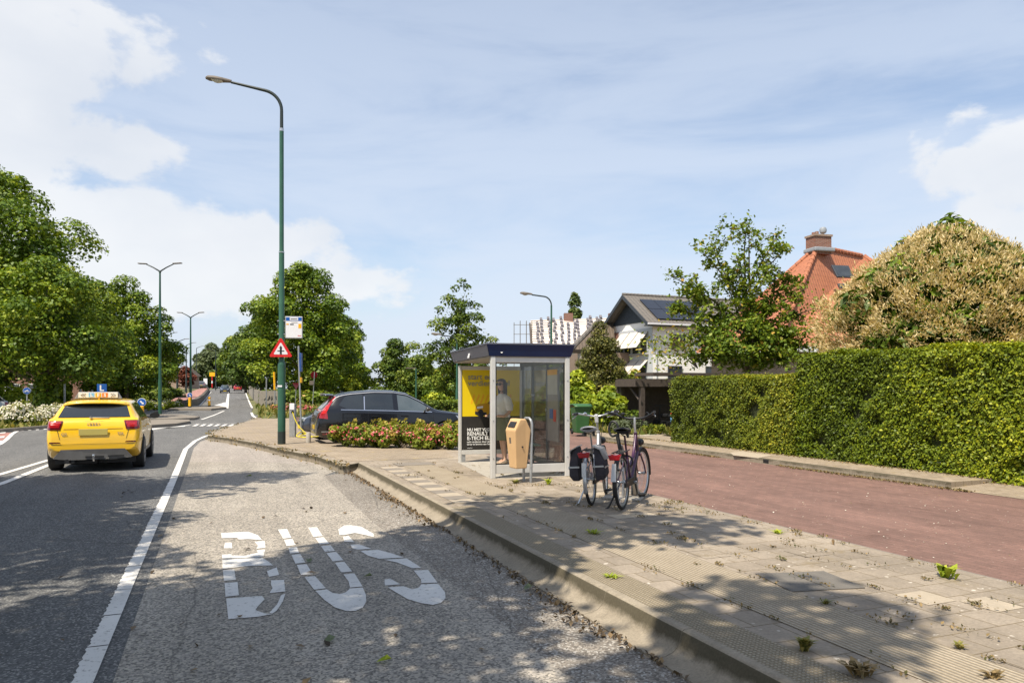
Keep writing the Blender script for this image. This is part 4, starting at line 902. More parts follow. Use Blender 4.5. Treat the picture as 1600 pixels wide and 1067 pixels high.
def estate():
    cs = CarShape(4.64, 1.89, [(a, b * 1.03) for a, b in [(0, .66), (.03, .84), (.07, .98), (.13, 1.08), (.18, 1.12), (.54, 1.48), (.66, 1.535), (.95, 1.585), (1.6, 1.635), (2.2, 1.625), (2.6, 1.56), (3.0, 1.37), (3.42, 1.10), (3.55, 1.06), (4.1, .98), (4.4, .88), (4.56, .74), (4.64, .55)]],
                  [(0, 1.14), (.8, 1.125), (2.2, 1.07), (3.3, 1.02), (4.64, .9)], [(0, .42), (.12, .36), (.4, .27), (4.2, .24), (4.64, .32)],
                  [(0, .86), (.04, .93), (.10, .965), (.25, .99), (.6, 1), (3.9, 1), (4.3, .92), (4.52, .78), (4.64, .58)], tum=0.28)
    p = W(489, 606, 20.6); p.z = 0.0
    root = thing('estate_car', 'black estate car with tall red tail lamps parked behind the rose bed', 'car', p + Vector((.80 * -.36 + .1, .80 * .93, 0)), R(-69))
    b = cs.body(ys_all(4.64)).build('body', [MATS['paint_black'], MATS['black']], root, smooth=True, fix=True)
    wh = [(0.93, .36), (3.70, .36)]; bpy.context.view_layer.update(); cut_arches(b, wh, 0.42, 0.945, MATS['black'])
    for y, z in wh:
        for x in (-.83, .83): wheel(root, x, y, 0.36, 0.235, MATS['silver'])
    up = lambda d: (lambda y: cs.top(y) - d)
    zl = lambda y: 1.145 - .03 * (y - .5) - (.0 if y < 2 else .012 * (y - 2))
    side_windows(cs, root, [(.62, 1.30, lambda y: zl(y) + (.10 * max(0, (.85 - y) / .23)), lambda y: min(cs.top(y) - .11, zl(y) + .10 + (y - .62) * 1.3 + .02)), (1.36, 2.16, zl, up(.115))], MATS['carglass'])
    side_windows(cs, root, [(2.30, 3.26, zl, lambda y: max(zl(y) + .012, cs.top(y) - .115))], MATS['carglass_pale'])
    for sx in (-1, 1):
        mb = MB(); cs.side_patch(mb, .66, 3.30, lambda y: zl(y) - .022, lambda y: zl(y) - .004, sx, .010, 30, 3); mb.build('window_trim', MATS['chrome'], root)
        mb = MB(); cs.side_patch(mb, .45, 3.1, lambda y: cs.top(y) - .075, lambda y: cs.top(y) - .055, sx, .012, 30, 3); mb.build('roof_rail', MATS['silver'], root)
        mb = MB(); cs.quad_side(mb, [(1.305, zl(1.3)), (1.335, zl(1.33)), (1.36, 1.50), (1.33, 1.50)], sx, .008); mb.build('window_divider', MATS['chrome'], root)
        # tail lamp: low hooked block and a tall blade up the rear pillar
        mb = MB(); cs.quad_side(mb, [(.06, .90), (.30, .87), (.27, 1.10), (.12, 1.13)], sx, .010, 10); t = mb.build('tail_lamp', MATS['tail_red'], root, smooth=True)
        mb = MB(); cs.quad_side(mb, [(.13, 1.10), (.27, 1.10), (.56, 1.50), (.47, 1.50)], sx, .010, 12); mb.build('lamp_blade', MATS['tail_red'], t, smooth=True)
        mb = MB(); cs.quad_side(mb, [(.12, 1.02), (.24, 1.02), (.36, 1.24), (.26, 1.26)], sx, .013, 8); mb.build('lens', MATS['red'], t, smooth=True)
        mb = MB(); cs.quad_end(mb, [(sx * .70, .88), (sx * .82, .88), (sx * .80, 1.12), (sx * .72, 1.12)], .012, 8); mb.build('lamp_rear', MATS['tail_red'], t, smooth=True)
        for y in (1.42, 2.26, 3.34):
            mb = MB(); cs.side_patch(mb, y, y + .008, .42, 1.08, sx, .003, 2, 8); mb.build('door_seam', MATS['ink'], root)
        for y in (1.62, 2.48):
            MB().box((sx * (cs.halfw(y, .93) + .02), y, .93), (.03, .21, .03)).build('door_handle', MATS['paint_black'], root, bevel=.01)
        mirror(root, sx * 1.06, 3.10, 1.12, MATS['paint_black'])
        mb = MB(); cs.quad_side(mb, [(4.12, .80), (4.46, .74), (4.44, .84), (4.02, .93)], sx, .008); mb.build('headlamp', MATS['headlamp'], root, smooth=True)
        mb = MB(); cs.side_patch(mb, 1.3, 3.3, .30, .42, sx, .010); mb.build('sill_trim', MATS['plastic_grey'], root)
        mb = MB(); cs.quad_side(mb, [(.12, .50), (.42, .50), (.42, .53), (.12, .53)], sx, .008, 4); mb.build('bumper_strip', MATS['plastic_grey'], root)
        mb = MB(); cs.quad_side(mb, [(.14, .42), (.36, .42), (.36, .475), (.14, .475)], sx, .009, 4); mb.build('reflector', MATS['tail_dark'], root)
    mb = MB(); cs.quad_end(mb, [(-.62, 1.14), (.62, 1.14), (.52, 1.48), (-.52, 1.48)], .012, 10); mb.build('rear_window', MATS['carglass'], root, smooth=True)
    mb = MB(); mb.grid(lambda i, j: ((i - .5) * 1.15, .50 - .26 * j, 1.555 + .015 * j - .05 * abs(2 * i - 1) ** 3), 14, 4); mb.build('roof_spoiler', MATS['paint_black'], root, smooth=True, thick=.03)
    mb = MB(); mb.grid(lambda i, j: ((i - .5) * (1.16 + .16 * j), 2.66 + .70 * j, cs.top(2.66 + .70 * j) + .004 - .03 * abs(2 * i - 1) ** 3), 10, 8); mb.build('windscreen', MATS['carglass_pale'], root, smooth=True)
    MB().box((0, -.005, .62), (.52, .014, .12)).build('number_plate', MATS['plate_yellow'], root)
    MB().box((0, 2.3, .26), (1.6, 3.6, .14)).build('underbody', MATS['black'], root)
    mb = MB(); mb.add([(-.02, .78, 1.60), (.02, .78, 1.60), (.02, .95, 1.61), (-.02, .95, 1.61), (0, .76, 1.66)], [(0, 1, 4), (1, 2, 4), (2, 3, 4), (3, 0, 4)]); mb.build('aerial_fin', MATS['paint_black'], root)
estate()

def simple_car(label, loc, rz, mat, L=4.2, Wd=1.74, Hh=1.46, rear=True, group=None, name='parked_car', full=False, z=None, glass='carglass'):
    k = Hh / 1.5
    cs = CarShape(L, Wd, [(0, .60 * k), (.05, .85 * k), (.12, 1.0 * k), (.5, 1.36 * k), (.7, 1.43 * k), (1.3, 1.49 * k), (1.9, 1.5 * k), (2.35, 1.45 * k), (2.75, 1.25 * k), (3.15, 1.02 * k), (L - .4, .90 * k), (L - .1, .76 * k), (L, .55 * k)],
                  [(0, .98 * k), (2.5, .97 * k), (L, .88 * k)], [(0, .38), (.15, .28), (L - .4, .24), (L, .32)], [(0, .86), (.05, .95), (.2, .99), (.5, 1), (L - .6, 1), (L - .25, .92), (L - .08, .78), (L, .6)], tum=.28)
    loc = Vector(loc); loc.z = gz(loc.x, loc.y) if z is None else z
    root = thing(name, label, 'car', loc, rz, group)
    b = cs.body(ys_all(L)).build('body', [mat, MATS['black']], root, smooth=True, fix=True)
    wh = [(.75, .31), (L - .85, .31)]; bpy.context.view_layer.update(); cut_arches(b, wh, .36, Wd / 2, MATS['black'])
    for y, z_ in wh:
        for x in (-(Wd / 2 - .11), Wd / 2 - .11): wheel(root, x, y, .31, .2, MATS['silver'], detail=full)
    mb = MB(); cs.quad_end(mb, [(-.60, 1.0 * k), (.60, 1.0 * k), (.48, 1.33 * k), (-.48, 1.33 * k)], .012, 8); mb.build('rear_window', MATS[glass], root, smooth=True)
    mb = MB(); mb.grid(lambda i, j: ((i - .5) * (1.05 + .2 * j), 2.36 + .74 * j, cs.top(2.36 + .74 * j) + .006 - .04 * abs(2 * i - 1) ** 3), 8, 8); mb.build('windscreen', MATS['carglass_pale'], root, smooth=True)
    side_windows(cs, root, [(.62, 1.55, .99 * k, lambda y: cs.top(y) - .11), (1.62, 2.85, .98 * k, lambda y: max(.99 * k, cs.top(y) - .11))], MATS[glass])
    for sx in (-1, 1):
        mb = MB(); cs.quad_end(mb, [(sx * .52, .74 * k), (sx * .80, .74 * k), (sx * .76, .93 * k), (sx * .58, .93 * k)], .013, 6); mb.build('tail_lamp', MATS['tail_red'], root)
        mb = MB(); cs.quad_end(mb, [(sx * .38, .66 * k), (sx * .70, .66 * k), (sx * .70, .78 * k), (sx * .42, .76 * k)], .013, 6, front=True); mb.build('headlamp', MATS['headlamp'], root)
        mirror(root, sx * (Wd / 2 + .09), 2.72, 1.0 * k, mat)
    MB().box((0, -.012, .62 * k), (.52, .014, .11)).build('number_plate', MATS['plate_yellow'], root); MB().box((0, L + .012, .42), (.52, .014, .11)).build('number_plate', MATS['plate_yellow'], root)
    mb = MB(); cs.quad_end(mb, [(-.34, .50), (.34, .50), (.36, .60), (-.36, .60)], .012, 4, front=True); mb.build('grille', MATS['black'], root)
    MB().box((0, L / 2, .25), (1.4, L - 1.0, .12)).build('underbody', MATS['black'], root)
    return root
# dark hatchback on the charger, nose towards the main road
p = W(463, 606, 25.2)
simple_car('dark blue hatchback charging at the post, behind the black estate', p + Vector((.927 * 4.1 + .12, .375 * 4.1 - .1, 0)), R(112), MATS['paint_blueblack'], 4.1, 1.76, 1.44, full=True)
q = W(345, 606, 137); simple_car('dark car with a yellow plate coming towards us on the far road', q + Vector((-.0, 2, 0)), R(180 + 21), MATS['paint_darkblue'], name='driving_car')
q = W(371.5, 606, 160); simple_car('small red car driving away on the far road', q, R(20), MATS['paint_red'], name='driving_car')
q = W(314.5, 606, 178); simple_car('grey car parked left of the far road', q + Vector((0, 0, 0)), R(20), MATS['paint_grey'], Hh=1.7, z=gz(q.x, q.y) + .35)
q = W(663, 606, 86); simple_car('white car half hidden behind the low clipped hedge', q, R(10), MATS['paint_white'], z=gz(q.x, q.y) + .0)
q = W(-6, 606, 40); simple_car('pale blue car at the left edge behind the white flowers', q + Vector((0, 0, 0)), R(75), MATS['paint_white'], z=0.05) 
# ------------------------------------------------------------------ lamps and signs
def gl(px, Y, dz=0.0):
    p = W(px, 606, Y); p.z = gz(p.x, p.y) + dz; return p
def lamp_head(parent, loc, rz, L=0.62, tilt=-8):
    o = MB(); secs = [(0.0, .045, .045), (.06, .06, .055), (.25, .10, .075), (.45, .125, .085), (L - .06, .11, .07), (L, .05, .035)]
    n = 14; vs = []; fs = []
    for (y, rx, rz_) in secs:
        for k in range(n):
            a = 2 * math.pi * k / n; z = math.sin(a) * rz_; vs.append((math.cos(a) * rx, y, max(z, -.03) + .02))
    for i in range(len(secs) - 1):
        for k in range(n): fs.append((i * n + k, i * n + (k + 1) % n, (i + 1) * n + (k + 1) % n, (i + 1) * n + k))
    fs += [tuple(range(n - 1, -1, -1)), tuple((len(secs) - 1) * n + k for k in range(n))]
    h = o.add(vs, fs).build('lamp_head', MATS['lampgrey'], parent, loc, (R(-tilt), 0, rz), smooth=True)
    mb = MB()
    mb.grid(lambda i, j: ((i - .5) * .19, .22 + .30 * j, -.012 - .065 * math.sin(math.pi * i) * math.sin(math.pi * min(1, j * 1.0) * .9 + .15)), 9, 9)
    mb.build('lamp_glass', MATS['lampglass'], h, smooth=True)
    return h
# tall curved-arm lamp post carrying the warning sign and the bus stop flag
b0 = G(440, 694, PZ); topz = W(437, 131, b0.y).z
lp = thing('street_lamp', 'tall green lamp post with one curved arm on the platform tip', 'street lamp', (b0.x, b0.y, PZ), 0)
mb = MB(); mb.lathe([(.108, 0), (.108, .36)], seg=18); mb.build('pole_foot', MATS['pole_dark'], lp, smooth=True)
hz_ = topz - PZ
mb = MB(); mb.lathe([(.105, .36), (.105, 2.20), (.10, 2.24), (.075, 2.30), (.072, 5.35), (.070, 5.36), (.062, 5.40), (.058, hz_ - 1.30)], seg=18); mb.build('pole', MATS['pole_green'], lp, smooth=True)
MB().box((-.02, -.107, 1.62), (.13, .006, .05)).build('number_tag', MATS['signwhite'], lp)
mb = MB(); mb.lathe([(.062, hz_ - 1.33), (.062, hz_ - 1.25)], seg=14); mb.lathe([(.078, 5.33), (.078, 5.36)], seg=14); mb.build('collar', MATS['silver'], lp, smooth=True)
ad = Vector((-1, -0.10, 0)).normalized(); arm = []
for i in range(9):
    a = math.pi / 2 * i / 8 * .86; arm.append(Vector((0, 0, hz_ - 1.30 + .55)) + ad * (.55 * (1 - math.cos(a))) + Vector((0, 0, .55 * math.sin(a))))
arm = [Vector((0, 0, hz_ - 1.30))] + arm; d_ = (arm[-1] - arm[-2]).normalized(); tgt = ad * 1.36 + Vector((0, 0, hz_ - .02))
arm += [arm[-1].lerp(tgt, .5) , tgt]
mb = MB(); mb.tube(arm, [.05] + [.045] * 9 + [.038, .034], 12); mb.build('arm', MATS['pole_dark'], lp, smooth=True)
lamp_head(lp, tgt - Vector((0, 0, .0)), math.atan2(ad.y, ad.x) - math.pi / 2, .68, tilt=-6)
# triangular warning sign
sz = W(0, 557, b0.y).z; ts = thing('warning_sign', 'red and white triangular priority junction sign on the tall lamp post', 'road sign', (b0.x + .02, b0.y - .135, W(440, 558, b0.y).z), R(12))
def rtri(s, r, n=5):
    out = []; hh = s * math.sqrt(3) / 2; vs = [Vector((-s / 2, 0)), Vector((s / 2, 0)), Vector((0, hh))]; c = Vector((0, hh / 3))
    for v in vs:
        d = (v - c).normalized(); cc = v - d * 2 * r; a0 = math.atan2(d.y, d.x)
        out += [(cc.x + r * math.cos(a0 + R(-60 + 120 * i / n)), cc.y + r * math.sin(a0 + R(-60 + 120 * i / n))) for i in range(n + 1)]
    return out
def plate(name, pts, y0, th, m, parent, **k):   # an outline in x,z standing upright, front facing -y
    mb = MB(); mb.prism([(x, z) for x, z in pts], 0, th); o = mb.build(name, m, parent, (0, y0, 0), (R(90), 0, 0), **k); return o
tri = rtri(.64, .035); plate('plate', tri, 0.012, .012, MATS['red'], ts)
plate('white_field', [(x * .62, .185 + (z - .185) * .62) for x, z in tri], -.001, .003, MATS['signwhite'], ts)
sy = [(-.028, .075), (.028, .075), (.028, .25), (.042, .25), (0, .32), (-.042, .25), (-.028, .25)]
plate('symbol', sy, -.0045, .003, MATS['ink'], ts); plate('symbol', [(-.09, .155), (-.030, .155), (-.030, .18), (-.09, .18)], -.0045, .003, MATS['ink'], ts); plate('symbol', [(.030, .155), (.09, .155), (.09, .18), (.030, .18)], -.0045, .003, MATS['ink'], ts)
MB().box((0, .04, .18), (.2, .06, .05)).build('bracket', MATS['galv'], ts)
# bus stop flag
z0, z1_ = W(0, 529, b0.y).z, W(0, 494.5, b0.y).z; bw = 26.5 / F * b0.y; hgt = z1_ - z0
bs = thing('bus_stop_sign', 'white and blue bus stop flag beside the tall lamp post', 'bus stop sign', W(459.3, 529, b0.y), R(8))
plate('frame', [(-bw / 2, 0), (bw / 2, 0), (bw / 2, hgt), (-bw / 2, hgt)], .02, .04, MATS['galv'], bs, bevel=.012)
plate('panel', [(-bw / 2 + .02, .025), (bw / 2 - .02, .025), (bw / 2 - .02, hgt - .02), (-bw / 2 + .02, hgt - .02)], -.02, .004, MATS['signwhite'], bs)
plate('header', [(-bw / 2 + .025, hgt * .80), (bw / 2 - .025, hgt * .80), (bw / 2 - .025, hgt - .025), (-bw / 2 + .025, hgt - .025)], -.0245, .003, MATS['blue'], bs)
plate('name_field', [(-bw * .23, hgt * .825), (bw * .25, hgt * .825), (bw * .25, hgt * .945), (-bw * .23, hgt * .945)], -.028, .003, MATS['signwhite'], bs)
MB().box((.004, -.0325, hgt * .885), (bw * .38, .002, hgt * .028)).build('stop_name', MATS['ink'], bs)
plate('yellow_field', [(bw * .26, hgt * .47), (bw * .43, hgt * .47), (bw * .43, hgt * .67), (bw * .26, hgt * .67)], -.0245, .003, MATS['yellow'], bs)
MB().box((-bw * .36, -.026, hgt * .645), (bw * .15, .003, hgt * .05)).build('line_field', MATS['yellow'], bs); MB().box((-bw * .11, -.026, hgt * .64), (bw * .2, .003, hgt * .045)).build('line_number', MATS['ink'], bs)
MB().box((0.02, -.026, hgt * .72), (bw * .35, .003, hgt * .015)).build('direction_text', MATS['lampgrey'], bs); MB().box((bw * .32, -.026, hgt * .13), (bw * .2, .003, hgt * .025)).build('operator_mark', MATS['red'], bs)
mb = MB(); mb.box((-bw / 2 - .10, .02, hgt * .8), (.24, .03, .03)); mb.box((-bw / 2 - .10, .02, hgt * .2), (.24, .03, .03)); mb.build('bracket', MATS['galv'], bs)
# other posts near the charging bay
def post(name, label, cat, px0, py0, px1, py1, Y, r, m, z=None):
    b = W(px0, py0, Y); t_ = W(px1, py1, Y); b.z = (gz(b.x, b.y) if z is None else z)
    t = thing(name, label, cat, b, 0); MB().tube([(0, 0, -.05), t_ - b], r, 10).build('post', m, t, smooth=True); return t, t_ - b
t, e = post('parking_sign', 'thin steel post with a blue sign seen edge on', 'sign post', 471, 672, 466.3, 541, 24.5, .03, MATS['galv'], PZ)
MB().box(e * .82 + Vector((.055, .05, .0)), (.03, .45, .62), rot=(0, 0, R(8))).build('sign_panel', MATS['blue'], t, bevel=.01); MB().box(e * .62 + Vector((.055, .03, .0)), (.03, .3, .18), rot=(0, 0, R(8))).build('sub_panel', MATS['yellow'], t)
t, e = post('charging_post', 'grey charging post with a yellow cable hanging from it', 'charging post', 457.5, 682, 457.5, 676, 23.5, .02, MATS['galv'], PZ)
mb = MB(); mb.box((0, 0, .5), (.19, .16, 1.0)); mb.build('casing', MATS['galv'], t, bevel=.02); MB().box((0, -.085, .98), (.15, .02, .20)).build('display', MATS['signwhite'], t, bevel=.005); MB().lathe([(.05, 0), (.05, .04), (.03, .05)], (0.02, -.08, .80), 14, 'y').build('socket', MATS['black'], t)
MB().box((0, 0, 1.02), (.21, .18, .05)).build('cap', MATS['alu_dark'], t, bevel=.01)
cb = [Vector(p) for p in ((.03, -.12, .80), (.10, -.16, .62), (.22, -.2, .40), (.40, -.25, .22), (.62, -.28, .06), (.70, -.3, .02), (.55, -.45, .02), (.28, -.3, .03), (.40, -.1, .10), (.60, -.2, .03), (.45, -.4, .03), (.22, -.35, .06), (.3, -.1, .18), (.5, .0, .05), (.85, .1, .05), (1.0, .4, .45))]
pts = []
for i in range(len(cb) - 1):
    for q in range(6):
        s = q / 6; p0, p1, p2, p3 = cb[max(i - 1, 0)], cb[i], cb[i + 1], cb[min(i + 2, len(cb) - 1)]
        pts.append(.5 * (2 * p1 + (p2 - p0) * s + (2 * p0 - 5 * p1 + 4 * p2 - p3) * s * s + (3 * p1 - p0 - 3 * p2 + p3) * s ** 3))
o = MB().tube(pts, .014, 8).build('charging_cable', pm('cable_yellow', (.72, .60, .03), None, 5, .4), None, t.location, smooth=True); tag(o, 'yellow charging cable coiled on the paving at the foot of the charging post', 'cable')
MB().box((.62, -1.25, .14), (.12, .12, .28))
bo = thing('low_bollard', 'short pale concrete bollard between lamp post and rose bed', 'bollard', G(482, 692, PZ), 0); MB().lathe([(.07, 0), (.065, .26), (.05, .30), (0, .31)], seg=14).build('post', MATS['concrete'], bo, smooth=True)
t, e = post('round_sign', 'back of a round traffic sign on a leaning post by the tree belt', 'road sign', 488, 630, 491.5, 581, 64, .035, MATS['galv'])
MB().lathe([(.0, -.02), (.30, -.02), (.30, .01), (0, .01)], tuple(e - Vector((.05, -.05, .25))), 20, 'y').build('sign_disc', MATS['tail_dark'], t); MB().box(e - Vector((.25, .05, .95)), (.36, .03, .36)).build('sub_panel', MATS['lampgrey'], t)
t, e = post('yield_sign', 'small inverted red triangle sign on a thin post', 'road sign', 461, 628, 463, 599, 62, .03, MATS['galv'])
mb = MB(); mb.add([(-.32, -.03, .3), (.32, -.03, .3), (0, -.03, -.28)], [(0, 2, 1)]); mb.build('sign_panel', MATS['tail_dark'], t, tuple(e - Vector((0, .03, .25))), thick=.02)
t, e = post('marker_post', 'slim grey marker post by the graffiti wall', 'marker post', 416, 640, 416.3, 590, 52, .045, MATS['galv'])
t, e = post('marker_post', 'tall slim marker post with a bright yellow upper half', 'marker post', 430.5, 640, 428.3, 581, 54, .045, MATS['galv'])
MB().tube([e * .55, e * 1.0], .075, 10).build('yellow_sleeve', MATS['yellow'], t)
# double-armed and far lamps
def dlamp(label, px, Y, ty, r, span, arms, z=0.1, group=None):
    b = gl(px, Y, z); h = W(px, ty, Y).z - b.z; t = thing('street_lamp', label, 'street lamp', b, R(-3), group)
    mb = MB(); mb.lathe([(r * 1.25, 0), (r * 1.25, 2.1), (r, 2.2), (r * .9, h * .5), (r * .6, h * .94)], seg=14); mb.build('pole', MATS['pole_green' if Y < 80 else 'pole_dark'], t, smooth=True)
    for s in arms:
        mb = MB(); mb.tube([(0, 0, h * .93), (s * .05, 0, h * .945), (s * span * .30, 0, h * .968), (s * span * .62, 0, h * .990)], [r * .62, r * .55, r * .45, r * .4], 8); mb.build('arm', MATS['pole_dark'], t, smooth=True)
        mb = MB(); mb.box((s * span * .80, 0, h * .9945), (span * .40, .22, .06), rot=(0, R(-3 * s), 0)); mb.build('lamp_head', MATS['lampgrey'], t, bevel=.025)
    return t
dlamp('tall green lamp post with two spread arms on the nearer traffic island', 250, 45.5, 410.5, .085, 1.38, (-1, 1), .10)
dlamp('lamp post with two spread arms on the farther traffic island', 297.8, 62, 487.5, .085, 1.15, (-1, 1), .10)
dlamp('dark single-arm lamp post beside the red cycle path, nearest of the far ones', 277, 92, 529, .10, 1.5, (1,), .4)
dlamp('dark single-arm lamp post farther along the red cycle path', 291, 118, 535, .10, 1.6, (1,), .4)
dlamp('faint single-arm lamp post with its arm just above the left tree tops', 262, 105, 519, .10, 1.4, (1,), .3)
dlamp('faint far lamp post in front of the willow', 307, 170, 540, .10, 2.2, (1,), .3)
dlamp('faint far green lamp post right of the yellow sign', 337, 170, 545, .11, 2.2, (-1,), .0)
for lab, px, Y, ty, hx, r in (('green curved lamp post behind the bus shelter', 861.5, 37, 460, -1, .06), ('green lamp post in front of the loose leaved tree', 714, 45, 523, -1, .06)):
    b = gl(px, Y); h = W(px, ty, Y).z - b.z; t = thing('street_lamp', lab, 'street lamp', b, 0)
    MB().lathe([(.085, 0), (.085, 1.6), (.06, 1.7), (.045, h - .55)], seg=12).build('pole', MATS['pole_green'], t, smooth=True)
    arc = [(0, 0, h - .55)] + [(-.42 * (1 - math.cos(a)), 0, h - .55 + .45 * math.sin(a)) for a in [R(15 * i) for i in range(1, 6)]] + [(-.98, 0, h - .02)]
    MB().tube(arc, .036, 10).build('arm', MATS['pole_dark'], t, smooth=True); lamp_head(t, (-.96, 0, h - .02), R(90), .62, tilt=-6)
for lab, px, Y, ty in (('thin green lamp post left of the loose leaved tree', 650, 75, 575), ('grey lamp post in the gap between the tree rows', 613, 95, 585), ('green lamp post among the trees behind the estate car', 636, 85, 592)):
    b = gl(px, Y); h = W(px, ty, Y).z - b.z; t = thing('street_lamp', lab, 'street lamp', b, 0); MB().lathe([(.10, 0), (.09, h * .5), (.07, h)], seg=10).build('pole', MATS['pole_green'], t); MB().box((-.5, 0, h), (1.0, .2, .10)).build('lamp_head', MATS['lampgrey'], t)
# island bollards
def bollard(label, px, Y, top_py, disc, z=.12, sign=True):
    b = gl(px, Y, z); h = W(px, top_py, Y).z - b.z; t = thing('island_bollard', label, 'bollard', b, R(15))
    hb = h - (2 * disc if sign else .05)
    MB().lathe([(.12, 0), (.12, .06), (.11, .08), (.105, hb), (.06, hb + .03)], seg=16).build('body', MATS['yellow'], t, smooth=True); MB().lathe([(.128, 0), (.128, .12)], seg=16).build('foot', MATS['black'], t)
    if sign:
        zc = h - disc; s = MB().lathe([(0, -.02), (disc * .93, -.02), (disc, -.015), (disc, .015), (0, .015)], (0, 0, zc), 26, 'y').build('sign_disc', MATS['signwhite'], t)
        MB().lathe([(0, -.006), (disc * .92, -.006), (disc * .92, .0)], (0, -.02, zc), 26, 'y').build('blue_field', MATS['blue'], s)
        A = [(-.10, .52), (-.10, -.05), (.14, .12), (.46, -.18), (.60, .0), (.60, -.55), (.02, -.55), (.22, -.38), (-.02, -.18)]
        ar = [(-.55, -.55), (.05, -.55), (-.12, -.38), (.52, .22), (.20, .52), (-.38, -.12), (-.55, .05)]
        ar = [(-x, z) for x, z in ar]
        o = plate('arrow', [(x * disc * .85, z * disc * .85) for x, z in ar], 0, .004, MATS['signwhite'], s); o.location = (0, -.0275, zc)
    else: MB().lathe([(.108, hb - .3), (.108, hb - .2)], seg=16).build('reflective_band', MATS['signwhite'], t)
bollard('yellow bollard with a blue arrow disc right of the yellow car', 221.5, 36.5, 622, .205)
bollard('yellow bollard with a small blue arrow disc on the farther traffic island', 296.5, 60.5, 613.5, .20)
bollard('plain yellow bollard without a sign on the farther traffic island', 327, 63, 619.5, .2, sign=False)
# blue cycle sign at left
b = gl(42, 34); t = thing('cycle_sign', 'round blue cycle path sign on a thin post among the white flowers', 'road sign', b, R(25)); h = W(42, 638, 34).z - b.z; h = W(42, 610.5, 34).z - b.z
MB().tube([(0, 0.03, 0), (0, 0.03, h + .1)], .03, 10).build('post', MATS['galv'], t); MB().lathe([(0, -.02), (.155, -.02), (.155, .01), (0, .01)], (0, 0, h - .0), 24, 'y').build('sign_disc', MATS['signwhite'], t); MB().lathe([(0, -.005), (.145, -.005), (.145, .0)], (0, -.02, h), 24, 'y').build('blue_field', MATS['blue'], t)
mb = MB()
for cx in (-.062, .062): mb.tube([(cx + .036 * math.cos(a), -.028, h - .03 + .036 * math.sin(a)) for a in [2 * math.pi * i / 14 for i in range(14)]], .007, 5, closed=True)
for a, c in (((-.062, -.03), (-.02, .03)), ((-.02, .03), (.045, .03)), ((.045, .03), (.0, -.03)), ((.0, -.03), (-.02, .03)), ((.062, -.03), (.035, .06)), ((.0, -.03), (-.062, -.03))): mb.tube([(a[0], -.028, h + a[1]), (c[0], -.028, h + c[1])], .007, 5)
mb.build('bicycle_symbol', MATS['signwhite'], t)
for i, (px, Y, ty, lab) in enumerate(((57, 38, 603, 'slim grey post left of the ivy clad trunk'), (82, 39, 606, 'short striped post right of the ivy clad trunk'), (101, 45, 600, 'pale slim post before the brick house wall'), (126, 46, 608, 'pale slim post nearest the car roof sign'), (144, 46, 609, 'pale slim post hidden behind the learner plate'))):
    b = gl(px, Y); h = W(px, ty, Y).z - b.z; t = thing('marker_post', lab, 'post', b, 0); MB().tube([(0, 0, 0), (0, 0, h)], .055, 8).build('post', MATS['galv' if i != 1 else 'signwhite'], t)
    if i == 1:
        for k in range(4): MB().lathe([(.06, .25 + .3 * k), (.06, .38 + .3 * k)], seg=8).build('band', MATS['black'], t)
b = gl(331.5, 205, .3); t = thing('diversion_sign', 'yellow diversion board on a red and white post far down the road', 'road sign', b, 0)
MB().tube([(0, 0, 0), (0, 0, 3.2)], .16, 8).build('post', MATS['red'], t); MB().box((0, 0, 3.7), (1.5, .1, 1.1)).build('board', MATS['yellow'], t); MB().lathe([(.18, 1.2), (.18, 1.9)], seg=10).build('white_band', MATS['white'], t)
b = gl(321, 195, .3); t = thing('info_panel', 'small pale information panel on two legs far down the road', 'sign', b, 0)
MB().box((0, 0, 1.7), (1.0, .1, 1.6)).build('panel', MATS['signwhite'], t); MB().tube([(-.4, 0, 0), (-.4, 0, 1)], .06, 6).build('leg', MATS['galv'], t); MB().tube([(.4, 0, 0), (.4, 0, 1)], .06, 6).build('leg', MATS['galv'], t)

# ------------------------------------------------------------------ bus shelter (local x across, y along the kerb)
m_glass('shelter_glass', (0.96, 0.975, 0.96), 0.9, 0.006)
P0 = G(770, 747.5, PZ); SR = R(15.5); SWd, SL = 1.36, 2.86
sh = thing('bus_shelter', 'glass bus shelter with a dark blue flat roof and a yellow poster wall', 'bus shelter', P0, SR)
RZ0 = 2.12; RZ1 = 2.32
def spost(x, y, h=RZ0, w=.088, m='alu', d=.088, z0=0.0): MB().box((x, y, (h + z0) / 2), (w, d, h - z0)).build('post', MATS[m], sh, bevel=.012)
spost(0, 0); spost(SWd, 0); spost(0.0, SL, 2.04, .06, d=.10); spost(SWd, SL, RZ0, .07, 'alu_dark')
spost(SWd, 1.10, RZ0, .055, 'alu_dark', .055); spost(SWd, 2.06, RZ0, .055, 'alu_dark', .055)
mb = MB(); x0, x1, y0, y1 = -.13, SWd + .11, -.11, SL + .38
mb.add([(x0, y0, RZ1), (x1, y0, RZ1), (x1, y1, RZ1), (x0, y1, RZ1), (x0 + .055, y0 + .055, RZ0), (x1 - .055, y0 + .055, RZ0), (x1 - .055, y1 - .055, RZ0), (x0 + .055, y1 - .055, RZ0)], [(0, 1, 2, 3), (0, 4, 5, 1), (1, 5, 6, 2), (2, 6, 7, 3), (7, 6, 5, 4)])
for k in (0,): mb.m[4] = 2
fasc = mb.build('roof', [MATS['navy'], MATS['navy_faded'], MATS['slab_grey']], sh)
q = MB(); q.add([(x0 - .003, y0 + .004, RZ1 - .004), (x0 - .003, y1 - .004, RZ1 - .004), (x0 + .051, y1 - .06, RZ0 + .004), (x0 + .051, y0 + .06, RZ0 + .004)], [(0, 1, 2, 3)]); q.build('fascia', MATS['navy_faded'], sh)
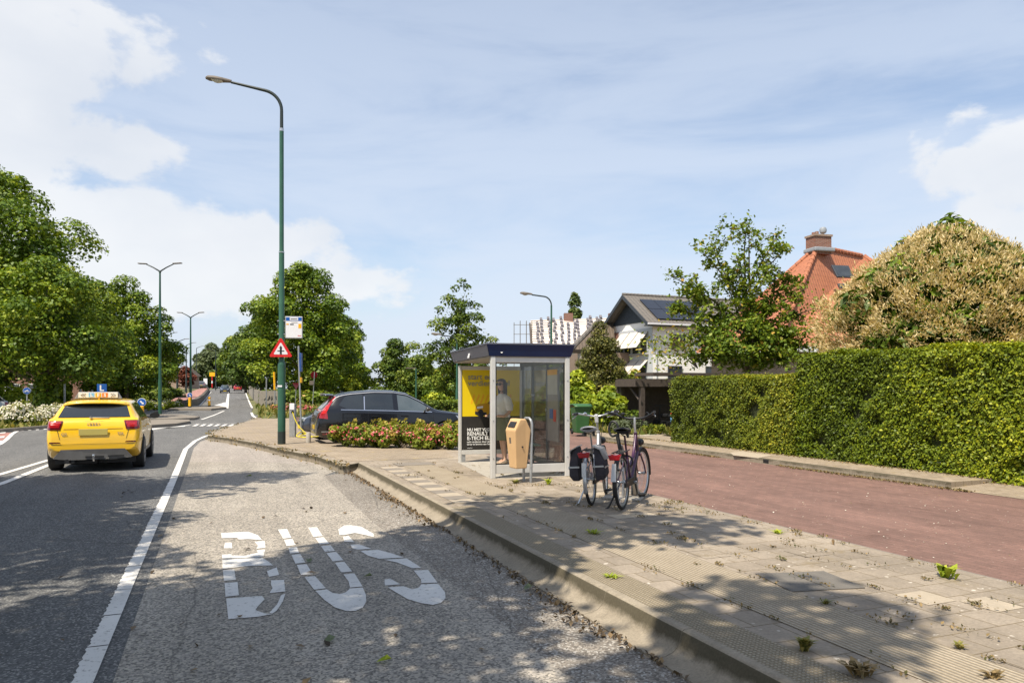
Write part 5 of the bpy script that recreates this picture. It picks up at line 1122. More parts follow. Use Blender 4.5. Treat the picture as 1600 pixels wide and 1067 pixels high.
MB().box(((x0 + x1) / 2, (y0 + y1) / 2, RZ1 + .012), (x1 - x0 + .02, y1 - y0 + .02, .022)).build('roof_edge', MATS['navy_faded'], sh)
MB().box(((x0 + x1) / 2, (y0 + y1) / 2, RZ0 - .012), (x1 - x0 - .16, y1 - y0 - .16, .02)).build('soffit', MATS['concrete'], sh)
for xx in (.14,): MB().box((x0 + .018, y0 + 1.55, RZ1 - .12), (.012, .12, .12), rot=(0, R(15), 0)).build('fascia_mark', MATS['signwhite'], sh)
MB().lathe([(0, 0), (.02, 0), (.02, .01)], (.14, y0 + .035, RZ0 + .07), 10, 'y').build('fascia_light', MATS['white'], sh)
mb = MB(); mb.box((SWd / 2, 0, RZ0 - .06), (SWd - .09, .04, .08)); mb.build('head_rail', MATS['alu'], sh)
mb = MB(); mb.box((SWd, SL / 2, RZ0 - .06), (.035, SL - .1, .09)); mb.build('head_rail', MATS['alu_dark'], sh)
MB().box((SWd / 2, 0, .16), (SWd - .09, .05, .15)).build('base_rail', MATS['alu'], sh, bevel=.006)
MB().box((SWd, SL / 2, .14), (.045, SL - .1, .10)).build('base_rail', MATS['alu_dark'], sh)
GM = MATS['shelter_glass']
for (cx, cz, w_, h_) in ((SWd / 2, .248, SWd - .10, .018), (SWd / 2, 2.03, SWd - .10, .018), (.055, 1.14, .016, 1.78), (SWd - .055, 1.14, .016, 1.78)): MB().box((cx, -.002, cz), (w_, .022, h_)).build('gasket', MATS['black'], sh)
for z in (.35, 1.0, 1.7):
    for x in (0, SWd): MB().lathe([(0, -.006), (.012, -.005), (.012, .004)], (x, -.046, z), 8, 'y').build('bolt', MATS['galv'], sh)
MB().box((SWd / 2, 0, 1.14), (SWd - .10, .010, 1.80)).build('end_glass', GM, sh)
for a, b in ((.05, 1.07), (1.13, 2.03), (2.09, SL - .05)): MB().box((SWd, (a + b) / 2, 1.115), (.010, b - a, 1.85)).build('rear_glass', GM, sh)
mb = MB(); mb.lathe([(0, -.02), (.035, -.02), (.035, .03), (0, .03)], (SWd - .02, 2.06, 1.42), 10, 'x'); mb.build('glass_clamp', MATS['silver'], sh)
mb = MB(); mb.lathe([(0, -.02), (.03, -.02), (.03, .03), (0, .03)], (SWd - .02, 1.10, 1.15), 10, 'x'); mb.build('glass_clamp', MATS['silver'], sh)
# timetable case inside the back wall
MB().box((SWd - .05, .60, 1.24), (.035, .62, 1.32)).build('timetable_case', MATS['plastic_grey'], sh, bevel=.01)
MB().box((SWd - .071, .60, 1.66), (.006, .56, .42)).build('timetable_sheet', MATS['lampglass'], sh); MB().box((SWd - .071, .60, 1.86), (.008, .56, .10)).build('timetable_header', MATS['yellow'], sh)
MB().box((SWd - .071, .46, 1.06), (.008, .14, .22)).build('notice', MATS['red'], sh); MB().box((SWd - .071, .66, 1.09), (.008, .18, .18)).build('notice', MATS['blue'], sh)
# bench
mb = MB(); mb.box((SWd - .30, 1.75, .47), (.34, 1.3, .035)); be = mb.build('bench', MATS['leafbench'] if 'leafbench' in MATS else pm('bench_green', (.22, .30, .24), None, 5, .4), sh, bevel=.01)
for yy in (1.25, 2.25): MB().tube([(SWd - .36, yy, 0), (SWd - .36, yy, .45)], .022, 8).build('bench_leg', MATS['galv'], sh)
MB().box((SWd / 2, SL / 2, .004), (SWd + .1, SL + .1, .008)).build('floor_slab', MATS['concrete'], sh)
# poster wall: frame, lit case, poster
pw = SWd - .08; pz0, pz1 = .26, 1.95
fr = MB()
fr.box((SWd / 2, SL, pz1 + .04), (pw, .10, .08)); fr.box((SWd / 2, SL, pz0 - .045), (pw + .02, .12, .09)); fr.box((SWd - .035, SL, (pz0 + pz1) / 2), (.05, .10, pz1 - pz0))
fr.build('poster_frame', MATS['alu'], sh, bevel=.006)
MB().box((.06, SL, .10), (.10, .08, .20)).build('foot', MATS['galv'], sh)
py_ = SL - .030; PX0, PX1 = .045, SWd - .06; PW = PX1 - PX0
MB().box((SWd / 2, SL + .012, (pz0 + pz1) / 2), (pw, .06, pz1 - pz0)).build('case', MATS['alu_dark'], sh)
pm('poster_yellow', (0.80, 0.60, 0.005), (0.76, 0.55, 0.005), 3, 0.35); pm('poster_black', (0.022, 0.020, 0.018), (0.035, 0.032, 0.028), 4, 0.35); pm('poster_grey', (.30, .28, .22), None, 4, .4)
psz = pz1 - pz0; zs = pz0 + psz * .42
po = MB().box(((PX0 + PX1) / 2, py_, (zs + pz1) / 2), (PW, .008, pz1 - zs)).build('poster', MATS['poster_yellow'], sh)
MB().box(((PX0 + PX1) / 2, py_, (pz0 + zs) / 2), (PW, .008, zs - pz0)).build('poster_lower', MATS['poster_black'], po)
rg = rnd(8); mb = MB()
for k in range(9):
    x = PX0 + .25 + k * .1; mb.sheet([(x, pz1 - .50), (x + .03, pz1 - .55), (x - .05, zs + .25), (x - .07, zs + .28)], 0)
plm = mb.build('poster_streaks', MATS['yellow'], po, (0, py_ - .0052, 0), (R(90), 0, 0))
# the yellow car drawn on the poster
pc = PX0 + .60
car = [(-.42, 0.10), (-.40, .20), (-.34, .27), (-.10, .30), (.02, .40), (.28, .42), (.46, .34), (.58, .24), (.60, .05), (.52, -.02), (-.30, -.06), (-.40, 0)]
o = plate('poster_car', [(pc + x * .78, zs + .06 + z * .72) for x, z in car], py_ - .0045, .002, pm('poster_orange', (.42, .22, .01), (.5, .28, .01), 3, .35), po)
o = plate('poster_car_window', [(pc + x * .78, zs + .06 + z * .72) for x, z in ((-.06, .30), (.03, .385), (.27, .40), (.42, .33), (.40, .29), (.0, .27))], py_ - .0068, .0015, MATS['ink'], po)
o = plate('poster_car_bumper', [(pc + x * .78, zs + .06 + z * .72) for x, z in ((-.42, .06), (-.10, .03), (-.10, -.05), (-.30, -.08), (-.42, -.02))], py_ - .0068, .0015, MATS['ink'], po)
for cx, rr in ((-.26, .10), (.10, .145)):
    a = [(pc + cx * .78 + rr * .62 * math.cos(t_), zs + .05 + rr * math.sin(t_)) for t_ in [2 * math.pi * i / 20 for i in range(20)]]; plate('poster_car_wheel', a, py_ - .0085, .0015, MATS['ink'], po)
plate('poster_car_lamp', [(pc + x * .78, zs + .06 + z * .72) for x, z in ((-.36, .20), (-.20, .22), (-.20, .16), (-.37, .14))], py_ - .0085, .0015, MATS['signwhite'], po)
tx = PX0 + .10; yt = py_ - .007
text('poster_headline', 'start een', .165, MATS['poster_grey'], po, (tx + .02, yt, pz1 - .20), bold=.003); text('poster_headline', 'verdienmodel', .165, MATS['poster_grey'], po, (tx + .02, yt, pz1 - .335), bold=.003)
for s, z, b in (('NU MET V2G', .085, .40), ('RENAULT 5', .105, .31), ('E-TECH ELECTRIC', .105, .215)): text('poster_name', s, z, MATS['white'], po, (tx, yt, pz0 + b), bold=.003)
for s, b in (('geld verdienen door stroom', .155), ('terug te leveren aan het net', .105)): text('poster_line', s, .052, MATS['white'], po, (tx, yt, pz0 + b), bold=.001)
text('poster_web', 'renault.nl', .03, MATS['white'], po, (tx, yt, pz0 + .035))

# ------------------------------------------------------------------ litter bin
bp = G(829, 755, PZ); bn = thing('litter_bin', 'tan plastic litter bin hung on a bent steel tube', 'litter bin', G(809.5, 753.5, PZ), R(28))
pm('bin_tan', (0.62, 0.40, 0.20), (0.55, 0.35, 0.17), 4, 0.5, bmp=0.05); 
w0, w1, d0, d1 = .105, .15, .12, .175; zb, ze, zt = .24, .87, 1.06
mb = MB()
mb.add([(-w0, -d0, zb), (w0, -d0, zb), (w0, d0, zb), (-w0, d0, zb), (-w1, -d1, ze), (w1, -d1, ze), (w1, d1, ze), (-w1, d1, ze), (-.055, -d1 + .0, zt), (-.055, d1, zt), (.055, -d1, zt), (.055, d1, zt)], [(3, 2, 1, 0), (0, 1, 5, 10, 8, 4), (2, 3, 7, 9, 11, 6), (1, 2, 6, 11, 10, 5)[:4] if False else (1, 2, 6, 5), (3, 0, 4, 7), (4, 8, 9, 7), (8, 10, 11, 9), (10, 5, 6, 11)])
mb.build('bin_body', MATS['bin_tan'], bn, bevel=.018, fix=True)
c = Vector((-(w1 + .055) / 2, 0, (ze + zt) / 2)); nx = Vector((-.2, 0, .145)).normalized(); ang = math.atan2(nx.x, nx.z)
MB().box(c + nx * .004, (.105, .23, .010), rot=(0, ang, 0)).build('mouth', MATS['black'], bn)
MB().lathe([(0, -.01), (.014, -.01), (.014, .006)], (0, -(d0 + d1) / 2 - .005, .60), 10, 'y').build('lock', MATS['black'], bn)
mb = MB(); tx0 = w1 + .03
mb.tube([(tx0 - .01, -.13, 0), (tx0 + .01, -.13, .97), (tx0, -.115, 1.03), (tx0, -.06, 1.065), (tx0, .06, 1.065), (tx0, .115, 1.03), (tx0, .13, .97), (tx0, .13, 0)], .024, 10); mb.build('tube_frame', MATS['galv'], bn, smooth=True)
mb = MB(); mb.box((-w1 - .004 + .02, .02, .70), (.012, .06, .10), rot=(0, R(-6), 0)); mb.build('door_latch', MATS['lampgrey'], bn)
# ------------------------------------------------------------------ bicycles (local y forward, rear hub over the origin)
pm('purple', (0.06, 0.014, 0.05), (0.05, 0.012, 0.04), 4, 0.3, coat=.6); pm('bikewhite', (0.50, 0.50, 0.50), (0.42, 0.42, 0.42), 4, 0.3, .3, coat=.6)
pm('fabric_dark', (0.040, 0.036, 0.044), (0.055, 0.05, 0.06), 30, 0.85, bmp=.2); pm('fabric_grey', (.42, .40, .37), (.36, .34, .32), 20, .8, bmp=.1); pm('saddle_grey', (.30, .30, .31), (.22, .22, .23), 12, .35, bmp=.1)
def bend(pts, n=5):
    P = [Vector(p) for p in pts]; out = []
    for i in range(len(P) - 1):
        p0, p1, p2, p3 = P[max(i - 1, 0)], P[i], P[i + 1], P[min(i + 2, len(P) - 1)]
        for q in range(n):
            s = q / n; out.append(.5 * (2 * p1 + (p2 - p0) * s + (2 * p0 - 5 * p1 + 4 * p2 - p3) * s * s + (3 * p1 - p0 - 3 * p2 + p3) * s ** 3))
    return out + [P[-1]]
def bike_wheel(root, y, r=.35, steer=0.0, x=0.0):
    n = 40; ring = lambda rr, xx=0: [(xx, rr * math.cos(2 * math.pi * i / n), rr * math.sin(2 * math.pi * i / n)) for i in range(n)]
    w = MB().tube(ring(r - .02), .021, 10, closed=True).build('wheel', MATS['rubber'], root, (x, y, r), (0, 0, steer), smooth=True)
    MB().tube(ring(r - .048), .012, 8, closed=True).build('rim', MATS['silver'], w, smooth=True)
    mb = MB(); rg = rnd(4)
    for k in range(32):
        a = 2 * math.pi * k / 32; b = a + (.35 if k % 4 < 2 else -.35); s = .028 if k % 2 else -.028
        mb.tube([(s, .022 * math.cos(b), .022 * math.sin(b)), (0, (r - .05) * math.cos(a), (r - .05) * math.sin(a))], .0016, 4, caps=False)
    mb.build('spokes', MATS['silver'], w); MB().lathe([(.0, -.05), (.022, -.05), (.022, -.03), (.016, -.02), (.016, .02), (.022, .03), (.022, .05), (0, .05)], (0, 0, 0), 14, 'x').build('hub', MATS['silver'], w, smooth=True)
    return w
def fender(root, y, r, a0, a1, m, wid=.027, steer=0, name='mudguard', x=0.0):
    mb = MB(); rr = r + .025
    def fn(i, j):
        a = R(a0 + (a1 - a0) * i); q = (j - .5) * 2
        return (q * wid, (rr - .010 * q * q) * math.cos(a), (rr - .010 * q * q) * math.sin(a))
    mb.grid(fn, 26, 5); return mb.build(name, m, root, (x, y, r), (0, 0, steer), smooth=True, thick=.003)
def bicycle(label, loc, rz, frame, wb=1.12, lean=0.0, kind=0, steer=0.12):
    t = thing('bicycle', label, 'bicycle', loc, rz); t.rotation_euler = (0, lean, rz); r = .35
    bike_wheel(t, 0); bike_wheel(t, wb, steer=steer)
    fender(t, 0, r, 60, 205, MATS['silver' if kind == 0 else 'black']); fender(t, wb, r, -10, 140, MATS['black'], steer=steer)
    bb = Vector((0, .46, .30)); st = Vector((0, .30, .72)); hd0 = Vector((0, wb - .22, .66)); hd1 = Vector((0, wb - .30, .92)); hub = Vector((0, 0, r)); fh = Vector((0, wb, r))
    mb = MB()
    mb.tube([bb, st + Vector((0, -.01, .02))], .019, 10); mb.tube([bb, hd0 + Vector((0, .0, .02))], .025, 10)
    mb.tube(bend([bb + (st - bb) * .38, bb.lerp(hd1, .5) + Vector((0, .03, .06)), hd1]), .022, 10); mb.tube([hd0 + Vector((0, .01, -.02)), hd1 + Vector((0, -.01, .03))], .026, 12)
    for s in (-1, 1):
        mb.tube([bb + Vector((s * .03, -.03, 0)), hub + Vector((s * .06, 0, 0))], .011, 8); mb.tube([st + Vector((s * .012, 0, -.06)), hub + Vector((s * .06, 0, .0))], .010, 8)
    mb.build('frame', frame, t, smooth=True)
    mb = MB()
    dx = math.sin(-steer)
    for s in (-1, 1): mb.tube(bend([hd0 + Vector((s * .035, .02, -.03)), hd0.lerp(fh, .55) + Vector((s * .055, .0, 0)), fh + Vector((s * .055, 0, 0))]), .012, 8)
    mb.tube([hd0 + Vector((-.05, .01, -.03)), hd0 + Vector((.05, .01, -.03))], .018, 8); mb.build('fork', frame if kind else MATS['silver'], t, smooth=True)
    # crank, chain case, pedals
    MB().box((.045, .24, .325), (.03, .50, .10)).build('chain_case', MATS['black'], t, bevel=.013)
    mb = MB(); mb.tube([bb + Vector((-.09, 0, 0)), bb + Vector((.09, 0, 0))], .02, 10); mb.tube([bb + Vector((.085, 0, 0)), bb + Vector((.095, .05, -.16))], .011, 8); mb.tube([bb + Vector((-.085, 0, 0)), bb + Vector((-.095, -.05, .16))], .011, 8); mb.build('crank', MATS['silver'], t, smooth=True)
    MB().box(bb + Vector((.15, .05, -.165)), (.09, .10, .025)).build('pedal', MATS['black'], t, bevel=.008); MB().box(bb + Vector((-.15, -.05, .165)), (.09, .10, .025)).build('pedal', MATS['black'], t, bevel=.008)
    # seat post and saddle
    sp = st + Vector((0, -.075, .22)); MB().tube([st + Vector((0, -.01, .0)), sp], .013, 10).build('seat_post', MATS['silver' if kind == 0 else 'purple'], t, smooth=True)
    def sad(i, j):
        a = j * 2 * math.pi; y = -.15 + .29 * i; w = .115 * (1 - i) ** .7 * (1 if i > .06 else .7) + .028 * (i ** .5) * (1 if i < .97 else .4); h = .036 if 0.02 < i < .98 else .012
        z = math.sin(a) * h * (1.0 if math.sin(a) > 0 else 1.35); return (math.cos(a) * max(w, .02), y, z + .03 * (1 - i) ** 2)
    s = MB().grid(sad, 16, 18).build('saddle', MATS['saddle_grey' if kind == 0 else 'black'], t, tuple(sp + Vector((0, .01, .055))), smooth=True)
    mb = MB()
    for x in (-.035, .035): mb.tube([(x, -.10, -.02), (x * .6, 0, -.055), (x, .09, -.02)], .005, 6); mb.lathe([(.016, -.08), (.016, -.02)], (x * 1.8, -.09, 0), 10)
    mb.build('saddle_springs', MATS['black'], s)
    # stem and handlebar
    hs = hd1 + Vector((0, -.035, .12)); hb = hd1 + Vector((0, -.02, .24))
    MB().tube([hd1, hs, hb], [.016, .016, .018], 10).build('stem', MATS['silver'], t, smooth=True)
    if kind == 0: MB().box(hb + Vector((0, -.035, -.03)), (.055, .05, .13)).build('stem_cover', MATS['bikewhite'], t, bevel=.015)
    cs_, sn_ = math.cos(steer), math.sin(steer)
    rot = lambda p: hb + Vector((p[0] * cs_ - p[1] * sn_, p[0] * sn_ + p[1] * cs_, p[2]))
    bar = [(-.32, -.20, .055), (-.27, -.10, .06), (-.14, .02, .025), (0, .04, 0), (.14, .02, .025), (.27, -.10, .06), (.32, -.20, .055)] if kind == 0 else [(-.33, -.16, .075), (-.27, -.05, .05), (-.13, .02, -.01), (0, .03, -.02), (.13, .02, -.01), (.27, -.05, .05), (.33, -.16, .075)]
    MB().tube([rot(p) for p in bend(bar)], .013 if kind == 0 else .017, 10).build('handlebar', MATS['silver' if kind == 0 else 'black'], t, smooth=True)
    for s_, a, b in ((-1, bar[0], bar[1]), (1, bar[-1], bar[-2])):
        MB().tube([rot(a), rot(Vector(a).lerp(Vector(b), 1.0))], .021, 10).build('grip', MATS['black'], t, smooth=True)
        MB().tube([rot(Vector(a).lerp(Vector(b), 1.2)), rot((a[0] * .98, a[1] * .7, a[2] - .05)), rot((a[0] * 1.03, a[1] * .95 - .01, a[2] - .06))], .008, 6).build('brake_lever', MATS['silver'], t, smooth=True)
    mb = MB(); mb.tube(bend([rot((-.22, -.03, .03)), rot((-.15, .12, .04)), hd1 + Vector((-.03, .10, .02)), hd0 + Vector((-.02, .02, 0))]), .005, 6); mb.tube(bend([rot((.22, -.03, .03)), rot((.12, .14, .05)), hd1 + Vector((.03, .10, .0)), bb.lerp(hd0, .6)]), .005, 6); mb.build('cables', MATS['black'], t)
    mb = MB(); mb.lathe([(0, -.02), (.03, -.018), (.034, .0), (0, .02)], tuple(rot((-.17, .0, .055))), 12); mb.build('bell', MATS['chrome' if kind == 0 else 'black'], t, smooth=True)
    MB().lathe([(0, -.05), (.03, -.045), (.052, .0), (.05, .03), (0, .032)], tuple(hd0 + Vector((.015, .11, .14))), 16, 'y').build('headlight', MATS['black'], t, smooth=True)
    # rack, tail light, stand, ring lock
    mb = MB(); zr = .745
    for s in (-.06, .06): mb.tube(bend([(s, .24, zr + .01), (s, -.05, zr), (s * .9, -.24, zr), (s * .3, -.30, zr + .005)]), .007, 6); mb.tube([(s, -.12, zr), (s * 1.05, -.0, r + .02)], .006, 6)
    for y in (.15, .0, -.14): mb.tube([(-.06, y, zr), (.06, y, zr)], .006, 6)
    mb.build('luggage_rack', MATS['black'], t)
    MB().add([(-.085, -.33, zr - .02), (.085, -.33, zr - .02), (.065, -.33, zr - .085), (-.065, -.33, zr - .085), (-.085, -.28, zr - .01), (.085, -.28, zr - .01), (.06, -.28, zr - .09), (-.06, -.28, zr - .09)], [(3, 2, 1, 0), (4, 5, 6, 7), (0, 1, 5, 4), (1, 2, 6, 5), (2, 3, 7, 6), (3, 0, 4, 7)]).build('tail_light', MATS['tail_red'], t, bevel=.008, fix=True)
    mb = MB(); mb.tube([(-.05, .10, r - .03), (-.19, .02, .02)], .012, 8); mb.tube([(-.19, .02, .02), (-.22, -.03, .005)], .011, 8); mb.build('kickstand', MATS['silver' if kind == 0 else 'black'], t, smooth=True)
    mb = MB(); mb.tube([(.08 * math.cos(a), .30, r + .24 + .08 * math.sin(a)) for a in [R(-60 + 30 * i) for i in range(11)]], .012, 8); mb.build('ring_lock', MATS['black'], t)
    if kind == 0:      # panniers hanging either side of the rack
        for s in (-1, 1):
            mb = MB(); x = s * .10
            sec = [(zr + .045, .03, .135, -.005), (zr - .02, .085, .155, .02), (zr - .17, .125, .17, .03), (zr - .33, .135, .165, .03), (zr - .40, .09, .13, .02)]
            vs = []; 
            for z, th, ln, yo in sec:
                for (a, b) in ((0, -1), (1, -.86), (1, .86), (0, 1)): vs.append((x + s * (th * a) + s * .01, yo + ln * b - .06, z))
            fs = []
            for i in range(4):
                for k in range(4): fs.append((i * 4 + k, i * 4 + (k + 1) % 4, i * 4 + 4 + (k + 1) % 4, i * 4 + 4 + k))
            fs += [(0, 1, 2, 3), (16, 17, 18, 19)]
            p = mb.add(vs, fs).build('pannier', MATS['fabric_dark'], t, bevel=.014, fix=True)
            MB().add([(x, -.24, zr + .062), (x, .10, zr + .062), (x + s * .10, .12, zr + .01), (x + s * .10, -.24, zr + .01), (x + s * .15, .12, zr - .14), (x + s * .125, -.10, zr - .14)], [(0, 1, 2, 3), (3, 2, 4, 5)]).build('flap', MATS['fabric_grey'], p, thick=.012)
            MB().box((x + s * .062, -.228, zr - .21), (.145, .012, .022)).build('reflective_band', MATS['silver'], p)
            MB().box((x + s * .143, -.03, zr - .23), (.006, .30, .02)).build('reflective_band', MATS['silver'], p)
        mb = MB(); mb.add([(-.024, -.372, .60), (.024, -.372, .60), (.028, -.39, .42), (-.028, -.39, .42)], [(0, 1, 2, 3)]); mb.build('mud_flap', MATS['bikewhite'], t, thick=.012)
    else:
        mb = MB(); mb.add([(-.026, -.345, .62), (.026, -.345, .62), (.034, -.40, .40), (-.034, -.40, .40)], [(0, 1, 2, 3)]); mb.build('mud_flap', MATS['bikewhite'], t, thick=.012)
        MB().tube([(-.055, .26, .63), (-.12, .30, .95)], .026, 10).build('lock_holder', MATS['black'], t, smooth=True)
        MB().tube(bend([(-.12, .30, .95), (-.20, .32, .93), (-.24, .33, 1.02), (-.20, .33, 1.12), (-.13, .32, 1.10), (-.10, .31, 1.0)]), .016, 8).build('loop_lock', MATS['black'], t, smooth=True)
        MB().box((-.09, wb - .03, .16), (.05, .16, .26)).build('pedal_guard', MATS['lampgrey'], t, bevel=.03)
    return t
B1 = G(925, 789, PZ); bicycle('white bicycle with a grey saddle and dark double panniers', B1, R(-17), MATS['bikewhite'], 1.12, R(-4), 0, 0.10)
B2 = G(973, 795.5, PZ); bicycle('purple bicycle with a black saddle and a black lock loop', B2, R(-23), MATS['purple'], 1.14, R(-2), 1, -0.06)
rk = thing('bicycle_stand', 'low grey steel bicycle stand with two hoops between the two bicycles', 'bicycle stand', G(966, 784, PZ), R(-20))
MB().box((0, .30, .012), (.55, .30, .024)).build('base_plate', MATS['concrete'], rk, bevel=.005)
for x, h, y in ((-.03, .74, .25), (.06, .52, .45)):
    MB().tube(bend([(x, y - .15, .02), (x, y - .13, h * .7), (x + .01, y - .04, h), (x + .02, y + .08, h * .95), (x + .02, y + .13, h * .6), (x + .02, y + .15, .02)]), .020, 10).build('hoop', MATS['galv'], rk, smooth=True)

# ------------------------------------------------------------------ the waiting woman
pm('skin', (0.52, 0.30, 0.21), (0.46, 0.26, 0.18), 6, 0.5); pm('hair', (0.020, 0.012, 0.008), (0.035, 0.02, 0.012), 30, 0.45, bmp=.5)
pm('blouse', (0.66, 0.62, 0.56), (0.58, 0.54, 0.49), 10, 0.75, bmp=.15); pm('skirt', (0.16, 0.17, 0.10), (0.13, 0.14, 0.08), 12, 0.75, bmp=.15); pm('shoe', (0.55, 0.42, 0.32), None, 8, .4)
def skin_body(name, joints, edges, radii, m, parent, root=0, sub=2):
    me = bpy.data.meshes.new(name); me.from_pydata([tuple(j) for j in joints], edges, []); o = bpy.data.objects.new(name, me); C.objects.link(o)
    md = o.modifiers.new('s', 'SKIN'); md.use_smooth_shade = True; md.branch_smoothing = .6
    for i, v in enumerate(me.skin_vertices[0].data): r_ = radii[i]; v.radius = r_ if isinstance(r_, tuple) else (r_, r_); v.use_root = i == root
    s = o.modifiers.new('u', 'SUBSURF'); s.levels = sub; s.render_levels = sub
    bpy.context.view_layer.update(); dg = bpy.context.evaluated_depsgraph_get(); nm_ = bpy.data.meshes.new_from_object(o.evaluated_get(dg)); nm_.name = name
    bpy.data.objects.remove(o); n = bpy.data.objects.new(name, nm_); C.objects.link(n); nm_.materials.clear(); nm_.materials.append(m); nm_.polygons.foreach_set('use_smooth', [True] * len(nm_.polygons)); n.parent = parent; return n
# faces local -x (towards the kerb), weight on both feet
pl = sh.matrix_world if False else None
def shl(x, y, z=0):
    c_, s_ = math.cos(SR), math.sin(SR); return Vector((P0.x + x * c_ - y * s_, P0.y + x * s_ + y * c_, PZ + z))
wm = thing('person', 'woman in a white blouse and olive midi skirt waiting inside the shelter', 'person', shl(.74, 2.16, .008), SR + R(20))
J = [(0, 0, .90), (0, 0, 1.05), (-.005, 0, 1.22), (.01, 0, 1.36), (.0, 0, 1.44), (-.015, 0, 1.50),
     (0, -.15, 1.34), (.03, -.20, 1.20), (.035, -.215, 1.07), (-.09, -.20, .99), (-.19, -.15, 1.00), (-.225, -.13, 1.00),
     (0, .15, 1.34), (.03, .20, 1.20), (.035, .215, 1.07), (-.09, .19, 1.00), (-.19, .13, 1.01), (-.225, .11, 1.01),
     (-.0, -.085, .86), (-.015, -.085, .48), (.02, -.08, .14), (-.0, -.08, .085), (-.12, -.08, .04),
     (.03, .085, .86), (.04, .085, .48), (.10, .08, .14), (.08, .08, .085), (-.04, .08, .04)]
E = [(0, 1), (1, 2), (2, 3), (3, 4), (4, 5), (3, 6), (6, 7), (7, 8), (8, 9), (9, 10), (10, 11), (3, 12), (12, 13), (13, 14), (14, 15), (15, 16), (16, 17), (0, 18), (18, 19), (19, 20), (20, 21), (21, 22), (0, 23), (23, 24), (24, 25), (25, 26), (26, 27)]
RD = [(.11, .145), (.095, .12), (.10, .13), (.085, .12), .048, .045, .052, .042, .036, .033, .024, .026, .052, .042, .036, .033, .024, .026, .08, .052, .034, .036, .026, .08, .052, .034, .036, .026]
skin_body('body', J, E, RD, MATS['skin'], wm)
# hands: palm and five fingers each, loosely closed around a phone
for s, hx in ((-1, (-.225, -.13, 1.0)), (1, (-.225, .11, 1.01))):
    h = Vector(hx); hj = [h + Vector((.02, 0, 0)), h + Vector((-.035, -s * -.0, 0)), h + Vector((-.065, 0, 0))]; he = [(0, 1), (1, 2)]; hr = [(.026, .02), (.034, .016), (.03, .014)]
    for k, (dy, L_) in enumerate(((-.026, .060), (-.009, .070), (.009, .066), (.025, .052))):
        a = len(hj); b = h + Vector((-.065, dy, 0)); hj += [b + Vector((-.022, 0, .002)), b + Vector((-L_ * .7, -s * .008, -.012)), b + Vector((-L_ * .9, -s * .018, -.032))]; he += [(2, a), (a, a + 1), (a + 1, a + 2)]; hr += [.0095, .0085, .0075]
    a = len(hj); hj += [h + Vector((-.03, -s * .04, .005)), h + Vector((-.06, -s * .052, .01)), h + Vector((-.085, -s * .050, .008))]; he += [(1, a), (a, a + 1), (a + 1, a + 2)]; hr += [.012, .010, .0085]
    skin_body('hand', hj, he, hr, MATS['skin'], wm, sub=1)
# head, face, hair
hd = MB()
def headf(i, j):
    th = math.pi * i; ph = 2 * math.pi * j; x, y, z = math.sin(th) * math.cos(ph), math.sin(th) * math.sin(ph), math.cos(th)
    fx = .098 * x; fy = .074 * y; fz = .118 * z
    if z < 0: fy *= 1 - .28 * (-z); fx *= 1 - .12 * (-z)
    if x < -.6: 
        fx -= .018 * math.exp(-((z + .12) / .13) ** 2 - (y / .16) ** 2) - .008 * math.exp(-((z - .12) / .10) ** 2 - ((abs(y) - .36) / .2) ** 2) + .006 * math.exp(-((z + .48) / .07) ** 2 - (y / .3) ** 2) * -1
    return (fx, fy, fz)
HP = (-.02, 0, 1.615); hr_ = R(12)
head = hd.grid(headf, 40, 48).build('head', MATS['skin'], wm, HP, (0, 0, hr_), smooth=True)
MB().box((-.098, 0, -.062), (.012, .046, .012)).build('mouth', pm('lips', (.35, .10, .09), None, 5, .5), head, bevel=.004)
for s in (-1, 1):
    MB().lathe([(0, -.006), (.030, -.006), (.032, .004), (0, .008)], (-.094, s * .033, .020), 14, 'x').build('sunglasses', MATS['black'], head, smooth=True); MB().box((-.04, s * .071, .024), (.11, .006, .010)).build('glasses_arm', MATS['black'], head)
    MB().lathe([(0, -.01), (.028, -.008), (.03, .004), (0, .008)], (.005, s * .073, -.005), 12, 'y').build('ear', MATS['skin'], head, smooth=True)
def hairf(i, j):
    a = R(-112 + 224 * j); z = .128 - i * .50; k = min(1, i / .16)
    rx = (.110 * math.sin(min(1, i / .2) * math.pi / 2)) if i < .2 else .110 - .035 * (i - .2)
    ry = (.090 * math.sin(min(1, i / .2) * math.pi / 2)) if i < .2 else .090 - .03 * (i - .2)
    w = 1 + .04 * math.sin(14 * j + 6 * i)
    sh_ = .035 * max(0, i - .3)
    return (math.cos(a) * rx * w + .012 + sh_, math.sin(a) * ry * w, z)
MB().grid(hairf, 26, 40).build('hair', MATS['hair'], head, smooth=True, thick=.022)
MB().grid(lambda i, j: (-.085 * math.cos(j * math.pi) * (1) * math.sin(.5 + i) * .9, .078 * math.sin((j - .5) * math.pi) if False else (.085 * (2 * i - 1)) * .9, .085 + .045 * math.sin(j * math.pi) * (1 - (2 * i - 1) ** 2 * .6)), 8, 12).build('fringe', MATS['hair'], head, smooth=True, thick=.02)
